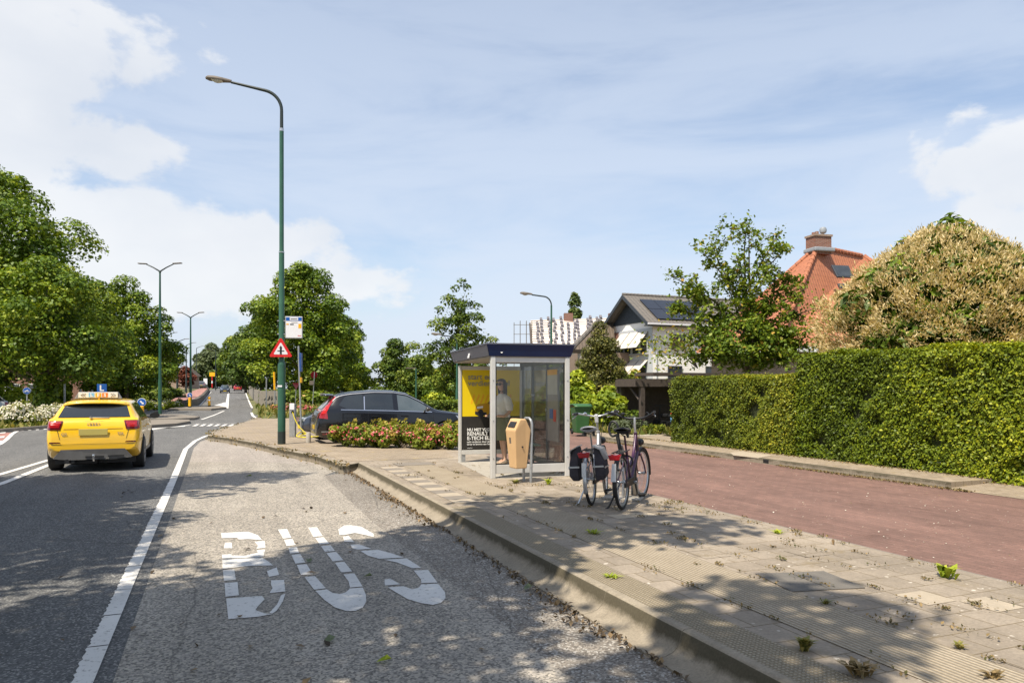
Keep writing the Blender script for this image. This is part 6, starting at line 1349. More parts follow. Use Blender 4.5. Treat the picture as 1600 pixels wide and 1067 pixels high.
# blouse and skirt follow the body
def cloth(name, rows, m, n=30, fold=.0):
    mb = MB()
    def fn(i, j):
        k = i * (len(rows) - 1); a = min(len(rows) - 2, int(k)); t_ = k - a; r0, r1 = rows[a], rows[a + 1]; q = [r0[c] + (r1[c] - r0[c]) * t_ for c in range(4)]; an = 2 * math.pi * j; f = 1 + fold * math.sin(9 * an) * (1 - i)
        return (q[3] + q[1] * math.cos(an) * f, q[2] * math.sin(an) * f, q[0])
    return mb.grid(fn, 26, n).build(name, m, wm, smooth=True, thick=.008)
cloth('skirt', [(.50, .165, .185, .01), (.70, .17, .20, .01), (.88, .165, .195, .01), (.98, .125, .16, 0), (1.04, .112, .14, 0)], MATS['skirt'], fold=.035)
cloth('blouse', [(.97, .15, .185, 0), (1.03, .128, .16, 0), (1.10, .125, .155, 0), (1.22, .135, .165, -.01), (1.33, .12, .165, 0), (1.40, .085, .13, 0), (1.445, .058, .07, 0)], MATS['blouse'], fold=.02)
for s in (-1, 1):
    mb = MB(); mb.tube([(0, s * .12, 1.375), (.01, s * .165, 1.33), (.03, s * .20, 1.20), (.03, s * .212, 1.10)], [.055, .075, .085, .062], 14); mb.build('sleeve', MATS['blouse'], wm, smooth=True)
for s, x in ((-1, 0.0), (1, .08)):
    mb = MB(); mb.box((x - .03, s * .08, .062), (.20, .074, .05), rot=(0, R(-22), 0)); mb.box((x - .125, s * .08, .018), (.10, .078, .03)); mb.tube([(x + .045, s * .08, .08), (x + .06, s * .08, 0)], [.028, .018], 10); mb.tube([(x + .03, s * .08 - .045, .12), (x - .02, s * .08, .15), (x + .03, s * .08 + .045, .12), (x + .07, s * .08, .11)], .008, 6, closed=True)
    mb.build('shoe', MATS['shoe'], wm, bevel=.012)
ph = MB().box((0, 0, 0), (.012, .075, .15)).build('phone', MATS['black'], None, wm.matrix_world.translation, bevel=.005)
bpy.context.view_layer.update(); ph.matrix_world = wm.matrix_world @ Matrix.Translation((-.315, -.01, 1.03)) @ Euler((0, R(35), 0)).to_matrix().to_4x4(); tag(ph, 'dark phone held by the waiting woman', 'phone')
# ------------------------------------------------------------------ buildings
def roof_mat(name, c1, c2, px_=.22, row=.30, axis=0, rough=.75):
    m, nt, b = nm(name); tc = nt.nodes.new('ShaderNodeTexCoord'); sp = nt.nodes.new('ShaderNodeSeparateXYZ'); nt.links.new(tc.outputs['Object'], sp.inputs[0])
    if axis == 2:
        ad = nd(nt, 'ShaderNodeMath', operation='ADD'); nt.links.new(sp.outputs[0], ad.inputs[0]); nt.links.new(sp.outputs[1], ad.inputs[1]); src = ad.outputs[0]
    else: src = sp.outputs[axis]
    a = nd(nt, 'ShaderNodeMath', operation='MULTIPLY'); nt.links.new(src, a.inputs[0]); a.inputs[1].default_value = 2 * math.pi / px_
    s = nd(nt, 'ShaderNodeMath', operation='SINE'); nt.links.new(a.outputs[0], s.inputs[0])
    r = nd(nt, 'ShaderNodeMath', operation='DIVIDE'); nt.links.new(sp.outputs[2], r.inputs[0]); r.inputs[1].default_value = row
    w = nd(nt, 'ShaderNodeMath', operation='MULTIPLY_ADD'); nt.links.new(s.outputs[0], w.inputs[0]); w.inputs[1].default_value = .12; nt.links.new(r.outputs[0], w.inputs[2])
    f = nd(nt, 'ShaderNodeMath', operation='FRACT'); nt.links.new(w.outputs[0], f.inputs[0])
    iv = nd(nt, 'ShaderNodeMath', operation='SUBTRACT'); iv.inputs[0].default_value = 1.0; nt.links.new(f.outputs[0], iv.inputs[1])
    h = nd(nt, 'ShaderNodeMath', operation='MULTIPLY_ADD'); nt.links.new(s.outputs[0], h.inputs[0]); h.inputs[1].default_value = .35; nt.links.new(iv.outputs[0], h.inputs[2])
    col = ramp(nt, [(.3, c1), (.7, c2)], noise(nt, tc.outputs['Object'], 4.5, 6, .7)); nt.links.new(col, b.inputs['Base Color']); b.inputs['Roughness'].default_value = rough
    bump(nt, b, h.outputs[0], 1.0, .06); MATS[name] = m; return m
roof_mat('roof_red', (.40, .15, .072), (.29, .105, .054), .30, .27, 2); roof_mat('roof_grey', (.155, .138, .118), (.105, .095, .082), .30, .25, 0); roof_mat('roof_brown', (.13, .10, .07), (.10, .075, .055), .25, .2, 0); roof_mat('roof_slate', (.13, .12, .13), (.17, .155, .16), .25, .22, 0)
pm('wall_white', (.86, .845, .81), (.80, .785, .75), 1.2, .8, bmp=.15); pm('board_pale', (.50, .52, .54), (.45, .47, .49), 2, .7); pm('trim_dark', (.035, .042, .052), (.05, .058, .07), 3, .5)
pm('boarding', (.055, .068, .082), (.045, .056, .068), 3, .6); pm('window_glass', (.025, .03, .034), (.05, .058, .065), 1.5, .05, spec=.8); pm('awning', (.62, .57, .50), (.56, .51, .45), 3, .8)
pm('solar', (.018, .020, .028), (.012, .014, .02), 2, .12, spec=.8); pm('timber_dark', (.055, .042, .034), (.085, .066, .052), 9, .8, bmp=.3); pm('membrane', (.68, .64, .60), (.60, .56, .52), 1.5, .7); pm('batten', (.45, .33, .2), (.38, .27, .16), 5, .8); pm('tarp', (.62, .61, .58), (.52, .51, .49), 1.2, .7, bmp=.3); pm('lead', (.30, .32, .34), (.24, .26, .28), 5, .5); pm('plastic_bin', (.035, .115, .035), (.03, .095, .03), 4, .45)
def window(parent, c, w, h, axis='y', frame='white', bars=1, depth=.06):
    """axis: the outward normal, -y or -x"""
    o = MB(); t = .07; X = (lambda a, b, c_: (a, b, c_)) if axis == 'y' else (lambda a, b, c_: (b, a, c_))
    for (cx, cz, ww, hh) in ((0, h / 2 - t / 2, w, t), (0, -h / 2 + t / 2, w, t), (-w / 2 + t / 2, 0, t, h - 2 * t), (w / 2 - t / 2, 0, t, h - 2 * t)) + tuple(((-w / 2 + w * (k + 1) / (bars + 1), 0, t * .8, h - 2 * t) for k in range(bars))): o.box(X(cx, -.02, cz), X(ww, depth, hh))
    f = o.build('window', MATS[frame], parent, c); MB().box(X(0, .0, 0), X(w - t, .02, h - t)).build('pane', MATS['window_glass'], f); MB().box(X(0, -.05, -h / 2 - .03), X(w + .14, .12, .05)).build('sill', MATS['concrete'], f); return f
# white house with grey roof and solar panels
c0 = W(1020, 606, 50); wh = thing('white_house', 'white rendered house with a dark gable, fabric awnings and solar panels on its roof', 'house', (c0.x, c0.y, -.1), FR)
HW, HL, EZ, RZ = 5.5, 9.5, 6.5, 8.35
MB().prism([(0, 0), (HL, 0), (HL, HW), (0, HW)], 0, EZ).build('wall', MATS['wall_white'], wh)
MB().box((-.02, HW / 2, 3.0), (.08, HW - .02, 5.9)).build('gable_wall', MATS['board_pale'], wh); MB().box((-.04, HW - .55, 3.0), (.10, 1.0, 5.8)).build('brick_panel', MATS['brickwall'], wh)  # pale boards, greyed in their colour to carry the shade on this wall
MB().add([(-.03, 0.0, EZ - .1), (-.03, HW, EZ - .1), (-.03, HW / 2, RZ - .1), (.1, 0, EZ - .1), (.1, HW, EZ - .1), (.1, HW / 2, RZ - .1)], [(0, 2, 1), (3, 4, 5), (0, 3, 5, 2), (1, 2, 5, 4)]).build('gable', MATS['boarding'], wh)
mb = MB()
for k in range(12):
    z = EZ + .05 + k * .18; hw_ = (RZ - .15 - z) / (RZ - EZ) * HW / 2
    if hw_ > .15: mb.box((-.05, HW / 2, z), (.03, hw_ * 2, .012))
mb.build('board_joints', MATS['trim_dark'], wh)
oh, og = .55, .75; sl = (RZ - EZ) / (HW / 2); mb = MB(); mr = MB()
for s in (0, 1):
    y_e, y_r = (-oh, HW / 2) if s == 0 else (HW + oh, HW / 2); ze_ = EZ - oh * sl + .12
    q = [(-og, y_e, ze_), (HL + og, y_e, ze_), (HL + og, y_r, RZ + .12), (-og, y_r, RZ + .12)]; mr.add(q + [(a, b, c - .10) for a, b, c in q], [(0, 1, 2, 3), (7, 6, 5, 4), (0, 4, 5, 1), (1, 5, 6, 2), (3, 2, 6, 7), (0, 3, 7, 4)])
    q = [(-og - .03, y_e, ze_ - .02), (-og + .03, y_e, ze_ - .02), (-og + .03, y_r, RZ + .10), (-og - .03, y_r, RZ + .10)]; mb.add(q + [(a, b, c - .28) for a, b, c in q], [(0, 1, 2, 3), (7, 6, 5, 4), (0, 4, 5, 1), (1, 5, 6, 2), (3, 2, 6, 7), (0, 3, 7, 4)])
rf = mr.build('roof', MATS['roof_grey'], wh, fix=True); mb.build('bargeboard', MATS['trim_dark'], wh, fix=True)
mb = MB()
for k in range(36): mb.lathe([(.10, 0), (.12, .26)], (-og + .28 * k, HW / 2, RZ + .13), 8, 'x')
mb.build('ridge_tiles', MATS['roof_grey'], rf)
MB().box((HL / 2, -oh - .04, EZ - oh * sl + .02), (HL + 2 * og, .12, .12)).build('gutter', MATS['signwhite'], wh); MB().box((HL / 2, -oh / 2, EZ - oh * sl - .08), (HL + 2 * og - .1, oh, .06)).build('soffit', MATS['trim_dark'], wh)
na = Vector((0, -sl, 1)).normalized(); up_ = Vector((0, 1, sl)).normalized()
for r_ in range(2):
    for k in range(4):
        c = Vector((.75 + 1.12 * k, -oh, EZ - oh * sl + .12)) + up_ * (1.05 + 1.42 * r_) + na * .09; MB().box(c, (1.09, 1.38, .04), rot=(math.atan(sl), 0, 0)).build('solar_panel', MATS['solar'], rf, bevel=.006)
def awning(y0, y1, zt, out, drop, n):
    mb = MB(); mb.grid(lambda i, j: (-.08 - out * j, y0 + (y1 - y0) * i, zt - drop * j), 4, 4); a = mb.build('awning', MATS['awning'], wh, thick=.02)
    for k in range(1, n): y = y0 + (y1 - y0) * k / n; MB().box((-.08 - out / 2, y, zt - drop / 2 + .02), (math.hypot(out, drop), .05, .03), rot=(0, math.atan2(drop, out) * -1 if False else math.atan2(drop, -out) + math.pi, 0)).build('seam', MATS['trim_dark'], a)
    for y in (y0 + .05, y1 - .05): MB().tube([(-.08, y, zt - drop - .05), (-.08 - out, y, zt - drop)], .02, 6).build('awning_arm', MATS['trim_dark'], a)
for k in range(4): window(wh, (-.10, .55 + 1.06 * k + .4, 4.75), 1.0, 1.15, 'x', 'board_pale', 0)
awning(.45, 4.1, 5.75, .95, 1.15, 3)
for k in range(3): window(wh, (-.10, .9 + 1.1 * k + .3, 2.6), 1.05, 1.7, 'x', 'trim_dark', 0)
awning(.5, 4.0, 3.75, .95, .95, 3)
window(wh, (2.0, -.04, 5.05), 1.15, .95, 'y', 'trim_dark', 1); window(wh, (1.75, -.04, 2.6), 1.15, 1.5, 'y', 'trim_dark', 1); window(wh, (5.2, -.04, 2.6), 1.8, 1.5, 'y', 'trim_dark', 1); window(wh, (5.4, -.04, 5.05), 1.4, .95, 'y', 'trim_dark', 1)
MB().tube([(.25, -.08, .2), (.25, -.08, 5.3)], .04, 8).build('downpipe', MATS['board_pale'], wh)
# red tiled hip roof house
N_ = W(1214, 606, 33.5); rh = thing('red_roof_house', 'brick house with a bright orange-red tiled hip roof and brick chimney', 'house', (N_.x, N_.y, -.1), R(14)); bpy.context.view_layer.update()
inv = rh.matrix_world.inverted(); Ee, Aa = 3.75, 9.15
A1 = inv @ W(1277, 606, 38.2); A1.z = Aa; A2 = inv @ W(1350, 606, 41.0); A2.z = Aa - .0
Wd, Dp = 12.5, 7.4
MB().prism([(.55, .55), (Wd - .55, .55), (Wd - .55, Dp + 3), (.55, Dp - .5)], 0, Ee - .05).build('wall', MATS['brickwall_pale'], rh)
cn = [Vector((0, 0, Ee)), Vector((Wd, 0, Ee)), Vector((Wd, Dp + 4, Ee)), Vector((0, Dp, Ee))]
rf = MB().add(cn + [A1, A2], [(0, 1, 5, 4), (1, 2, 5), (2, 3, 4, 5), (3, 0, 4), (3, 2, 1, 0)]).build('roof', MATS['roof_red'], rh)
mb = MB()
for a, b in ((cn[0], A1), (A1, A2), (A2, cn[1]), (cn[3], A1)):
    L_ = (b - a).length; d = (b - a).normalized(); n = int(L_ / .34)
    for k in range(n): p = a + d * (.34 * k); mb.tube([p + Vector((0, 0, .02)), p + d * .36 + Vector((0, 0, .035))], [.135, .105], 8)
mb.build('hip_tiles', MATS['roof_red'], rf, smooth=True)
ch = MB().box((A1.x + .15, A1.y + .1, Aa + .10), (.98, .75, 1.0)).build('chimney', MATS['brickwall'], rf)
MB().box((A1.x + .15, A1.y + .1, Aa + .56), (1.08, .85, .10)).build('chimney_cap', MATS['brickwall_pale'], ch); MB().box((A1.x + .15, A1.y + .05, Aa - .18), (1.2, 1.0, .22)).build('flashing', MATS['lead'], ch, bevel=.05)
MB().lathe([(.10, 0), (.09, .16)], (A1.x - .15, A1.y + .1, Aa + .6), 12).build('chimney_pot', MATS['brickwall'], ch); MB().lathe([(.10, 0), (.09, .22)], (A1.x + .05, A1.y + .1, Aa + .6), 12).build('chimney_pot', MATS['brickwall'], ch)
mb = MB(); mb.lathe([(.04, 0), (.04, .12)], (A1.x + .42, A1.y + .1, Aa + .6), 8); mb.lathe([(.03, .10), (.16, .18), (.19, .32), (.14, .44), (.02, .48)], (A1.x + .42, A1.y + .1, Aa + .6), 12); mb.build('chimney_cowl', MATS['lead'], ch, smooth=True)
for k, (y0_, y1_) in enumerate(((Ee, .0),)): MB().box((Wd / 2, -.06, Ee - .12), (Wd + .1, .10, .26)).build('fascia', MATS['white'], rh)
MB().box((-.06, Dp / 2, Ee - .12), (.10, Dp, .26)).build('fascia', MATS['white'], rh); window(rh, (2.2, .5, 1.6), 1.4, 1.3, 'y', 'white', 1); window(rh, (6.2, .5, 1.6), 2.2, 1.5, 'y', 'white', 2)
fn_ = (cn[1] - cn[0]).cross(A1 - cn[0]).normalized(); ux = Vector((1, 0, 0)); uy = fn_.cross(ux).normalized()
rw = inv @ W(1318, 606, 36.4); t_ = .70; pz = Ee + (Aa - Ee) * t_; base = cn[0].lerp(A1, t_); base = Vector((rw.x - .2, base.y, base.z))
for px_, py_2, w_, h_ in ((.75, .15, 1.0, .8), (.45, -.85, .75, .30)):
    cpos = base + ux * px_ + uy * py_2 + fn_ * .12; M = Matrix((ux, uy, fn_)).transposed().to_4x4()
    o = MB().box((0, 0, 0), (w_, h_, .10)).build('roof_window', MATS['trim_dark'], rf, bevel=.02); o.matrix_local = Matrix.Translation(cpos) @ M; MB().box((0, 0, .055), (w_ - .2, h_ - .16, .01)).build('pane', MATS['window_glass'], o)
# house being re-roofed, with tile stacks, and its scaffold
Y0 = 64; a, b_, c, d = W(829, 500.5, 70), W(962, 496.5, 72), W(962, 552, 64.5), W(834, 551, 63)
rn = thing('house_under_repair', 'house being re-roofed, pale membrane roof with columns of stacked tiles', 'house', (d.x, d.y, 0), 0); L0 = Vector((d.x, d.y, 0)); a, b_, c, d = [q - L0 for q in (a, b_, c, d)]
nn = (c - d).cross(a - d).normalized()
rf = MB().add([d, c, b_, a] + [q - nn * .2 for q in (d, c, b_, a)], [(0, 1, 2, 3), (7, 6, 5, 4), (0, 4, 5, 1), (1, 5, 6, 2), (2, 6, 7, 3), (3, 7, 4, 0)]).build('roof', MATS['membrane'], rn)
mb = MB()
for k in range(14):
    t_ = (k + .5) / 14; p, q = d.lerp(a, t_), c.lerp(b_, t_); mb.tube([p + nn * .04, q + nn * .04], .03, 4)
mb.build('battens', MATS['batten'], rf)
rg = rnd(12)
for k, (s, t0) in enumerate(((.07, .85), (.115, .97), (.21, 1.0), (.27, .95), (.355, 1.0), (.43, .80), (.50, .82), (.545, .9), (.665, .92), (.70, 1.0), (.78, .95), (.82, 1.0))):
    mb = MB()
    for j in range(8):
        t_ = t0 - j * .11
        if t_ < .06: break
        p = d.lerp(a, t_).lerp(c.lerp(b_, t_), s) + nn * .12 + Vector((rg.uniform(-.08, .08), 0, 0)); mb.box(p, (.23, .64, .20), rot=(math.atan2((a - d).z, (a - d).y), 0, 0))
    mb.build('tile_stack', MATS['roof_slate'], rf)
MB().prism([(d.x + .2, d.y + .6), (c.x, c.y + .6), (c.x, c.y + 12), (d.x + .2, d.y + 12)], -.3, d.z - .1).build('wall', MATS['tarp'], rn)
p = d.lerp(a, .9).lerp(c.lerp(b_, .9), .44); MB().box(p + Vector((0, .6, .35)), (.85, .8, 1.1)).build('chimney', MATS['brickwall'], rf)
MB().box((d.lerp(a, .5).x - .05, (d.y + a.y) / 2, (d.z + a.z) / 2 - .15), (.3, a.y - d.y, .12), rot=(math.atan2(a.z - d.z, a.y - d.y), 0, 0)).build('verge_board', MATS['timber_dark'], rf)
sc = thing('scaffold', 'steel tube scaffold with a board deck beside the pale unfinished roof', 'scaffold', W(818, 606, 62.5).xy.to_3d(), 0)
xs = (-.80, -.28, .25, .72); zt_ = W(0, 501, 62.5).z
for x in xs:
    for y in (0, .9): MB().tube([(x, y, 0), (x, y, zt_ - .15 * (x < -.5))], .028, 6).build('standard', MATS['lampgrey'], sc)
for z in (4.6, 5.3, 6.3, 7.1, zt_ - .35): MB().tube([(-.85, 0, z), (.75, 0, z)], .022, 6).build('ledger', MATS['lampgrey'], sc)
MB().box((-.05, .45, 5.45), (1.75, .9, .18)).build('deck', MATS['timber_dark'], sc); MB().tube([(-1.3, 0, 4.2), (.7, 0, 5.3)], .022, 6).build('brace', MATS['lampgrey'], sc)
# brown roof with verge rising to the right, with chimney
g = thing('brown_roof_house', 'low house with a brown tiled roof behind the dark conifer', 'house', (0, 0, 0), 0)
q = [W(894, 546, 50), W(962, 546, 52), W(958, 503, 55), W(936, 503, 55)]; q2 = [p + Vector((0, 0.1, -.25)) for p in q]; o = MB().add(q + q2, [(0, 1, 2, 3), (7, 6, 5, 4), (0, 4, 5, 1), (1, 5, 6, 2), (2, 6, 7, 3), (3, 7, 4, 0)]).build('roof', MATS['roof_brown'], g)
MB().tube([q[0] + Vector((-.1, -.1, 0)), q[3] + Vector((-.1, -.1, .05))], .16, 8).build('verge_tiles', MATS['roof_grey'], o)
x0 = W(903, 0, 51).x; MB().prism([(x0, 51), (W(1000, 0, 53).x, 53), (W(1000, 0, 53).x, 60), (x0, 60)], -.3, q[0].z - .1).build('wall', MATS['brickwall_pale'], g)
cp = W(957, 503, 57); MB().box((cp.x, cp.y, cp.z), (.62, .6, 1.3)).build('chimney', MATS['brickwall'], o); MB().box((W(906, 0, 50.6).x, 50.6, q[0].z - 1.0), (.28, .2, 1.8)).build('downpipe', MATS['concrete'], g)
# brick terrace at the left
tp = W(-250, 606, 63); th = thing('brick_terrace', 'red brick terraced house with a slate roof behind the left trees', 'house', (tp.x, tp.y, .0), R(6)); TL = 19.2
MB().prism([(0, 0), (TL, 0), (TL, 8), (0, 8)], -.3, 4.2).build('wall', MATS['brickwall'], th)
rf = MB().add([(-.3, -.5, 4.0), (TL + .3, -.5, 4.0), (TL + .3, 4, 6.6), (-.3, 4, 6.6), (TL + .3, 8.5, 4.0), (-.3, 8.5, 4.0)], [(0, 1, 2, 3), (3, 2, 4, 5), (0, 3, 5), (1, 4, 2), (0, 5, 4, 1)]).build('roof', MATS['roof_slate'], th)
MB().box((TL / 2, -.5, 3.95), (TL + .6, .12, .16)).build('gutter', MATS['white'], th); MB().box((12.6, 2.0, 5.7), (2.6, 2.8, .9)).build('dormer', MATS['board_pale'], rf); MB().box((12.6, .58, 5.72), (2.2, .05, .5)).build('dormer_window', MATS['window_glass'], rf)
for x in (8.5, 11.0, 12.5, 13.9, 15.8, 18.1): window(th, (x, -.04, 1.35), 1.25, 1.5, 'y', 'white', 1)
pp = W(118, 606, 57); nb = thing('brick_house', 'small red brick house end with one white window right of the ivy trunk', 'house', (W(88, 606, 57).x, 57, 0), R(4))
MB().prism([(0, 0), (3.2, 0), (3.2, 5), (0, 5)], -.3, 3.6).build('wall', MATS['brickwall'], nb); window(nb, (.75, -.04, 1.3), .55, 1.5, 'y', 'white', 0); MB().add([(-.2, -.3, 3.5), (3.4, -.3, 3.5), (3.4, 2.5, 5), (-.2, 2.5, 5), (3.4, 5.3, 3.5), (-.2, 5.3, 3.5)], [(0, 1, 2, 3), (3, 2, 4, 5), (0, 3, 5), (1, 4, 2), (0, 5, 4, 1)]).build('roof', MATS['roof_slate'], nb)
fb = gl(262, 165, .6); f_ = thing('far_house', 'low far house with a dull red roof behind the dark lamp posts', 'house', fb, 0)
MB().box((0, 3, 1.2), (9, 6, 3.0)).build('wall', MATS['brickwall_pale'], f_); MB().add([(-5, -.4, 2.6), (5, -.4, 2.6), (4, 3, 4.6), (-4, 3, 4.6), (5, 6.4, 2.6), (-5, 6.4, 2.6)], [(0, 1, 2, 3), (3, 2, 4, 5), (0, 3, 5), (1, 4, 2)]).build('roof', MATS['roof_brown'], f_)
# carport
cpt = thing('carport', 'dark timber carport under the white house, deep shade inside', 'carport', W(1003, 606, 28).xy.to_3d(), FR)
mb = MB(); mb.box((0, 0, 1.0), (.17, .17, 2.0)); mb.build('post', MATS['timber_dark'], cpt); MB().box((4.4, 0, 1.0), (.17, .17, 2.0)).build('post', MATS['timber_dark'], cpt); MB().box((0, 1.5, 1.0), (.17, .17, 2.0)).build('post', MATS['timber_dark'], cpt)
MB().box((2.1, -.05, 1.92), (4.9, .10, .26)).build('beam', MATS['timber_dark'], cpt); MB().box((-.16, .8, 1.92), (.10, 1.7, .26)).build('beam', MATS['timber_dark'], cpt); MB().box((2.15, .82, 2.05), (4.6, 1.7, .08)).build('roof', MATS['timber_dark'], cpt)
MB().box((3.0, 1.0, 2.28), (4.6, 1.4, .12)).build('upper_roof', MATS['timber_dark'], cpt); MB().box((2.1, 1.62, 1.0), (4.5, .08, 2.0)).build('back_wall', MATS['timber_dark'], cpt); MB().box((4.5, .8, 1.0), (.08, 1.6, 2.0)).build('side_wall', MATS['timber_dark'], cpt); MB().tube([(0.02, .1, 1.2), (-.02, 1.0, 1.9)], .05, 6).build('strut', MATS['timber_dark'], cpt)
sd = thing('scooter', 'dark moped with a small blue plate standing by the hedge end', 'moped', G(1041, 674, .05), R(30))
MB().box((0, .0, .62), (.16, .55, .16)).build('seat', MATS['black'], sd, bevel=.05); MB().tube([(0, .45, .25), (0, .34, 1.0)], .03, 8).build('steering_column', MATS['black'], sd); MB().tube([(-.28, .33, 1.0), (.28, .33, 1.0)], .018, 8).build('handlebar', MATS['black'], sd); MB().box((0, .1, .35), (.22, .7, .14)).build('footboard', MATS['black'], sd, bevel=.03); MB().box((0, -.33, .48), (.16, .02, .16)).build('number_plate', MATS['sky_blue'], sd); MB().lathe([(0, -.02), (.05, -.02), (.05, .01)], (0, -.30, .68), 10, 'y').build('tail_light', MATS['red'], sd)
for y in (-.45, .55): MB().lathe([(.12, -.05), (.22, -.05), (.235, 0), (.22, .05), (.12, .05)], (0, y, .235), 20, 'x').build('wheel', MATS['rubber'], sd, smooth=True)
# wheelie bin
wb_ = thing('wheelie_bin', 'green wheelie bin in front of the garden shrubs', 'wheelie bin', G(907, 678.5, .06), R(12))
mb = MB(); mb.add([(-.22, -.24, .06), (.22, -.24, .06), (.22, .24, .06), (-.22, .24, .06), (-.29, -.32, .97), (.29, -.32, .97), (.29, .34, .97), (-.29, .34, .97)], [(3, 2, 1, 0), (4, 5, 6, 7), (0, 1, 5, 4), (1, 2, 6, 5), (2, 3, 7, 6), (3, 0, 4, 7)]); mb.build('bin_body', MATS['plastic_bin'], wb_, bevel=.03)
MB().grid(lambda i, j: ((i - .5) * .66, -.38 + .78 * j, 1.0 + .09 * math.sin(math.pi * min(1, j * 1.05)) ** .6), 6, 10).build('lid', MATS['plastic_bin'], wb_, smooth=True, thick=.04)
MB().box((0, -.33, .95), (.62, .04, .07)).build('rim', MATS['plastic_bin'], wb_, bevel=.01)
for x in (-.24, .24): MB().lathe([(0, -.03), (.10, -.03), (.10, .03), (0, .03)], (x, .27, .10), 16, 'x').build('wheel', MATS['rubber'], wb_)
# walls on the right of the far road
def wall(name, label, pts, h, th_, m, z=None):
    mb = MB()
    for a, b in zip(pts[:-1], pts[1:]):
        a, b = Vector(a), Vector(b); n = max(1, int((b - a).length / 4))
        for i in range(n):
            p, q = a.lerp(b, i / n), a.lerp(b, (i + 1) / n); mid = (p + q) / 2; d = q - p; mb.box((mid.x, mid.y, gz(mid.x, mid.y) + h / 2 - .1), (d.length, th_, h + .2), rot=(0, 0, math.atan2(d.y, d.x)))
    return tag(mb.build(name, m), label, 'wall')
f2 = lambda px, Y: (W(px, 606, Y).x, Y, 0)
wall('stone_wall', 'low grey stone wall along the right edge of the far road', [f2(412, 62), f2(405, 78), f2(395, 110), f2(389, 150), f2(384, 200)], 1.35, .4, MATS['stone_wall'])
wall('end_wall', 'long pale wall closing the view at the end of the road', [f2(352, 235), f2(400, 225)], 3.0, .5, MATS['stone_wall'])
gw = thing('graffiti_block', 'grey concrete block with black scribbled graffiti', 'concrete block', (W(424, 606, 58).x, 58, 0), 0); MB().box((0, 0, .75), (1.55, .6, 1.5)).build('block', MATS['stone_wall'], gw, bevel=.02)
rg = rnd(2); mb = MB()
for r_ in range(2):
    for k in range(4):
        x = -.35 + k * .25; z = .95 - .45 * r_; p = [(x + rg.uniform(-.11, .11), -.31, z + rg.uniform(-.17, .17)) for _ in range(6)]; mb.tube(p, .03, 4)
mb.build('graffiti', MATS['ink'], gw)
# ------------------------------------------------------------------ trees and plants
BK = MATS['bark']; LL = MATS['leaf_lime']
def T(label, px, Y, prof, n, leaf, K, cr, m='leaf_lime', r0=.2, seed=1, group=None, **k):
    p = gl(px, Y); return tree(k.pop('name', 'broadleaf_tree'), label, 'tree', p, prof, n, leaf, K, cr, MATS[m], BK, r0, seed, group, **k)
# left side of the road
T('large lime tree filling the left edge of the photo', -24, 43, [(3.2, 1.8), (4.8, 5.2), (8.0, 6.6), (11.0, 5.6), (13.6, 3.2), (15.3, .5)], 40000, .20, 150, 1.25, seed=3, r0=.3)
T('lime tree with an ivy clad trunk behind the white flowers', 72, 38, [(1.9, 1.2), (2.6, 3.4), (4.6, 3.9), (6.8, 3.1), (8.6, .5)], 20000, .16, 90, .85, seed=4, ivy=2.4)
T('rounded lime tree left of the nearer double lamp', 196, 60, [(1.4, 1.5), (2.6, 3.6), (5.0, 4.1), (7.6, 3.2), (9.3, 1.6), (10.2, .4)], 20000, .20, 90, .95, seed=5)
T('smaller lime tree between the ivy trunk and the double lamp', 150, 52, [(1.6, 1.4), (2.8, 3.0), (5.0, 3.2), (7.4, 2.0), (8.6, .4)], 12000, .19, 60, .9, seed=6)
T('tree at the right end of the left tree row', 250, 82, [(1.4, 1.2), (2.6, 2.3), (4.6, 2.5), (6.5, 1.6), (7.6, .3)], 9000, .22, 45, .8, seed=7)
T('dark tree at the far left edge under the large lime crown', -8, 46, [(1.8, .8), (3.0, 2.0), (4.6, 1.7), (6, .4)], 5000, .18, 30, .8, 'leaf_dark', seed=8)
# far end of the road
T('grey-green willow at the far end of the road', 333, 235, [(1, 3), (4, 6.0), (8, 6.2), (11, 4.4), (14, .8)], 12000, .55, 60, 1.9, 'leaf_willow', .3, seed=9)
T('tall dark green tree closing the road behind the red car', 364, 225, [(1, 3.5), (4, 5.8), (9, 5.6), (13, 3.6), (15.5, .6)], 11000, .55, 60, 1.9, 'leaf_oak', .3, seed=10)
T('small maroon leaved tree beside the red cycle path', 289.5, 150, [(1.2, .8), (2.2, 2.0), (3.6, 1.8), (4.7, .5)], 3000, .34, 25, .9, 'leaf_red', .12, seed=11)
T('low round tree between the willow and the lamp posts', 313, 240, [(.5, 3), (3, 4.2), (6, 3.4), (8, .6)], 6000, .5, 30, 1.6, 'leaf_willow', .2, seed=12)
# centre right of the road
T('big broad tree behind the warning sign, lit on its left', 474, 72, [(1.6, 2.2), (3.0, 5.2), (5.6, 6.1), (8.6, 5.4), (11.4, 3.6), (13.0, 2.0), (13.9, .5)], 32000, .235, 130, 1.25, 'leaf_lime', .3, seed=13)
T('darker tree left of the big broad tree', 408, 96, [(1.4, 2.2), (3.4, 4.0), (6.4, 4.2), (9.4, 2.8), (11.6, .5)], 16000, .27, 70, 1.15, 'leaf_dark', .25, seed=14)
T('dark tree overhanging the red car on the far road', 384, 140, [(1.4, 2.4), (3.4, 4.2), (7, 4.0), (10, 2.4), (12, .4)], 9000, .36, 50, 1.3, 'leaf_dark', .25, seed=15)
T('second tree of the row, right shoulder of the big broad tree', 522, 88, [(1.6, 2.4), (3.4, 4.4), (6.4, 4.4), (9.6, 3.0), (12.2, .6)], 18000, .25, 80, 1.1, 'leaf_lime', .25, seed=16)
T('third tree of the row, lowest at its right end', 554, 100, [(1.2, 1.4), (2.8, 2.5), (5.4, 2.2), (8.4, .9), (9.4, .3)], 9000, .27, 40, .9, 'leaf_lime', .2, seed=17)
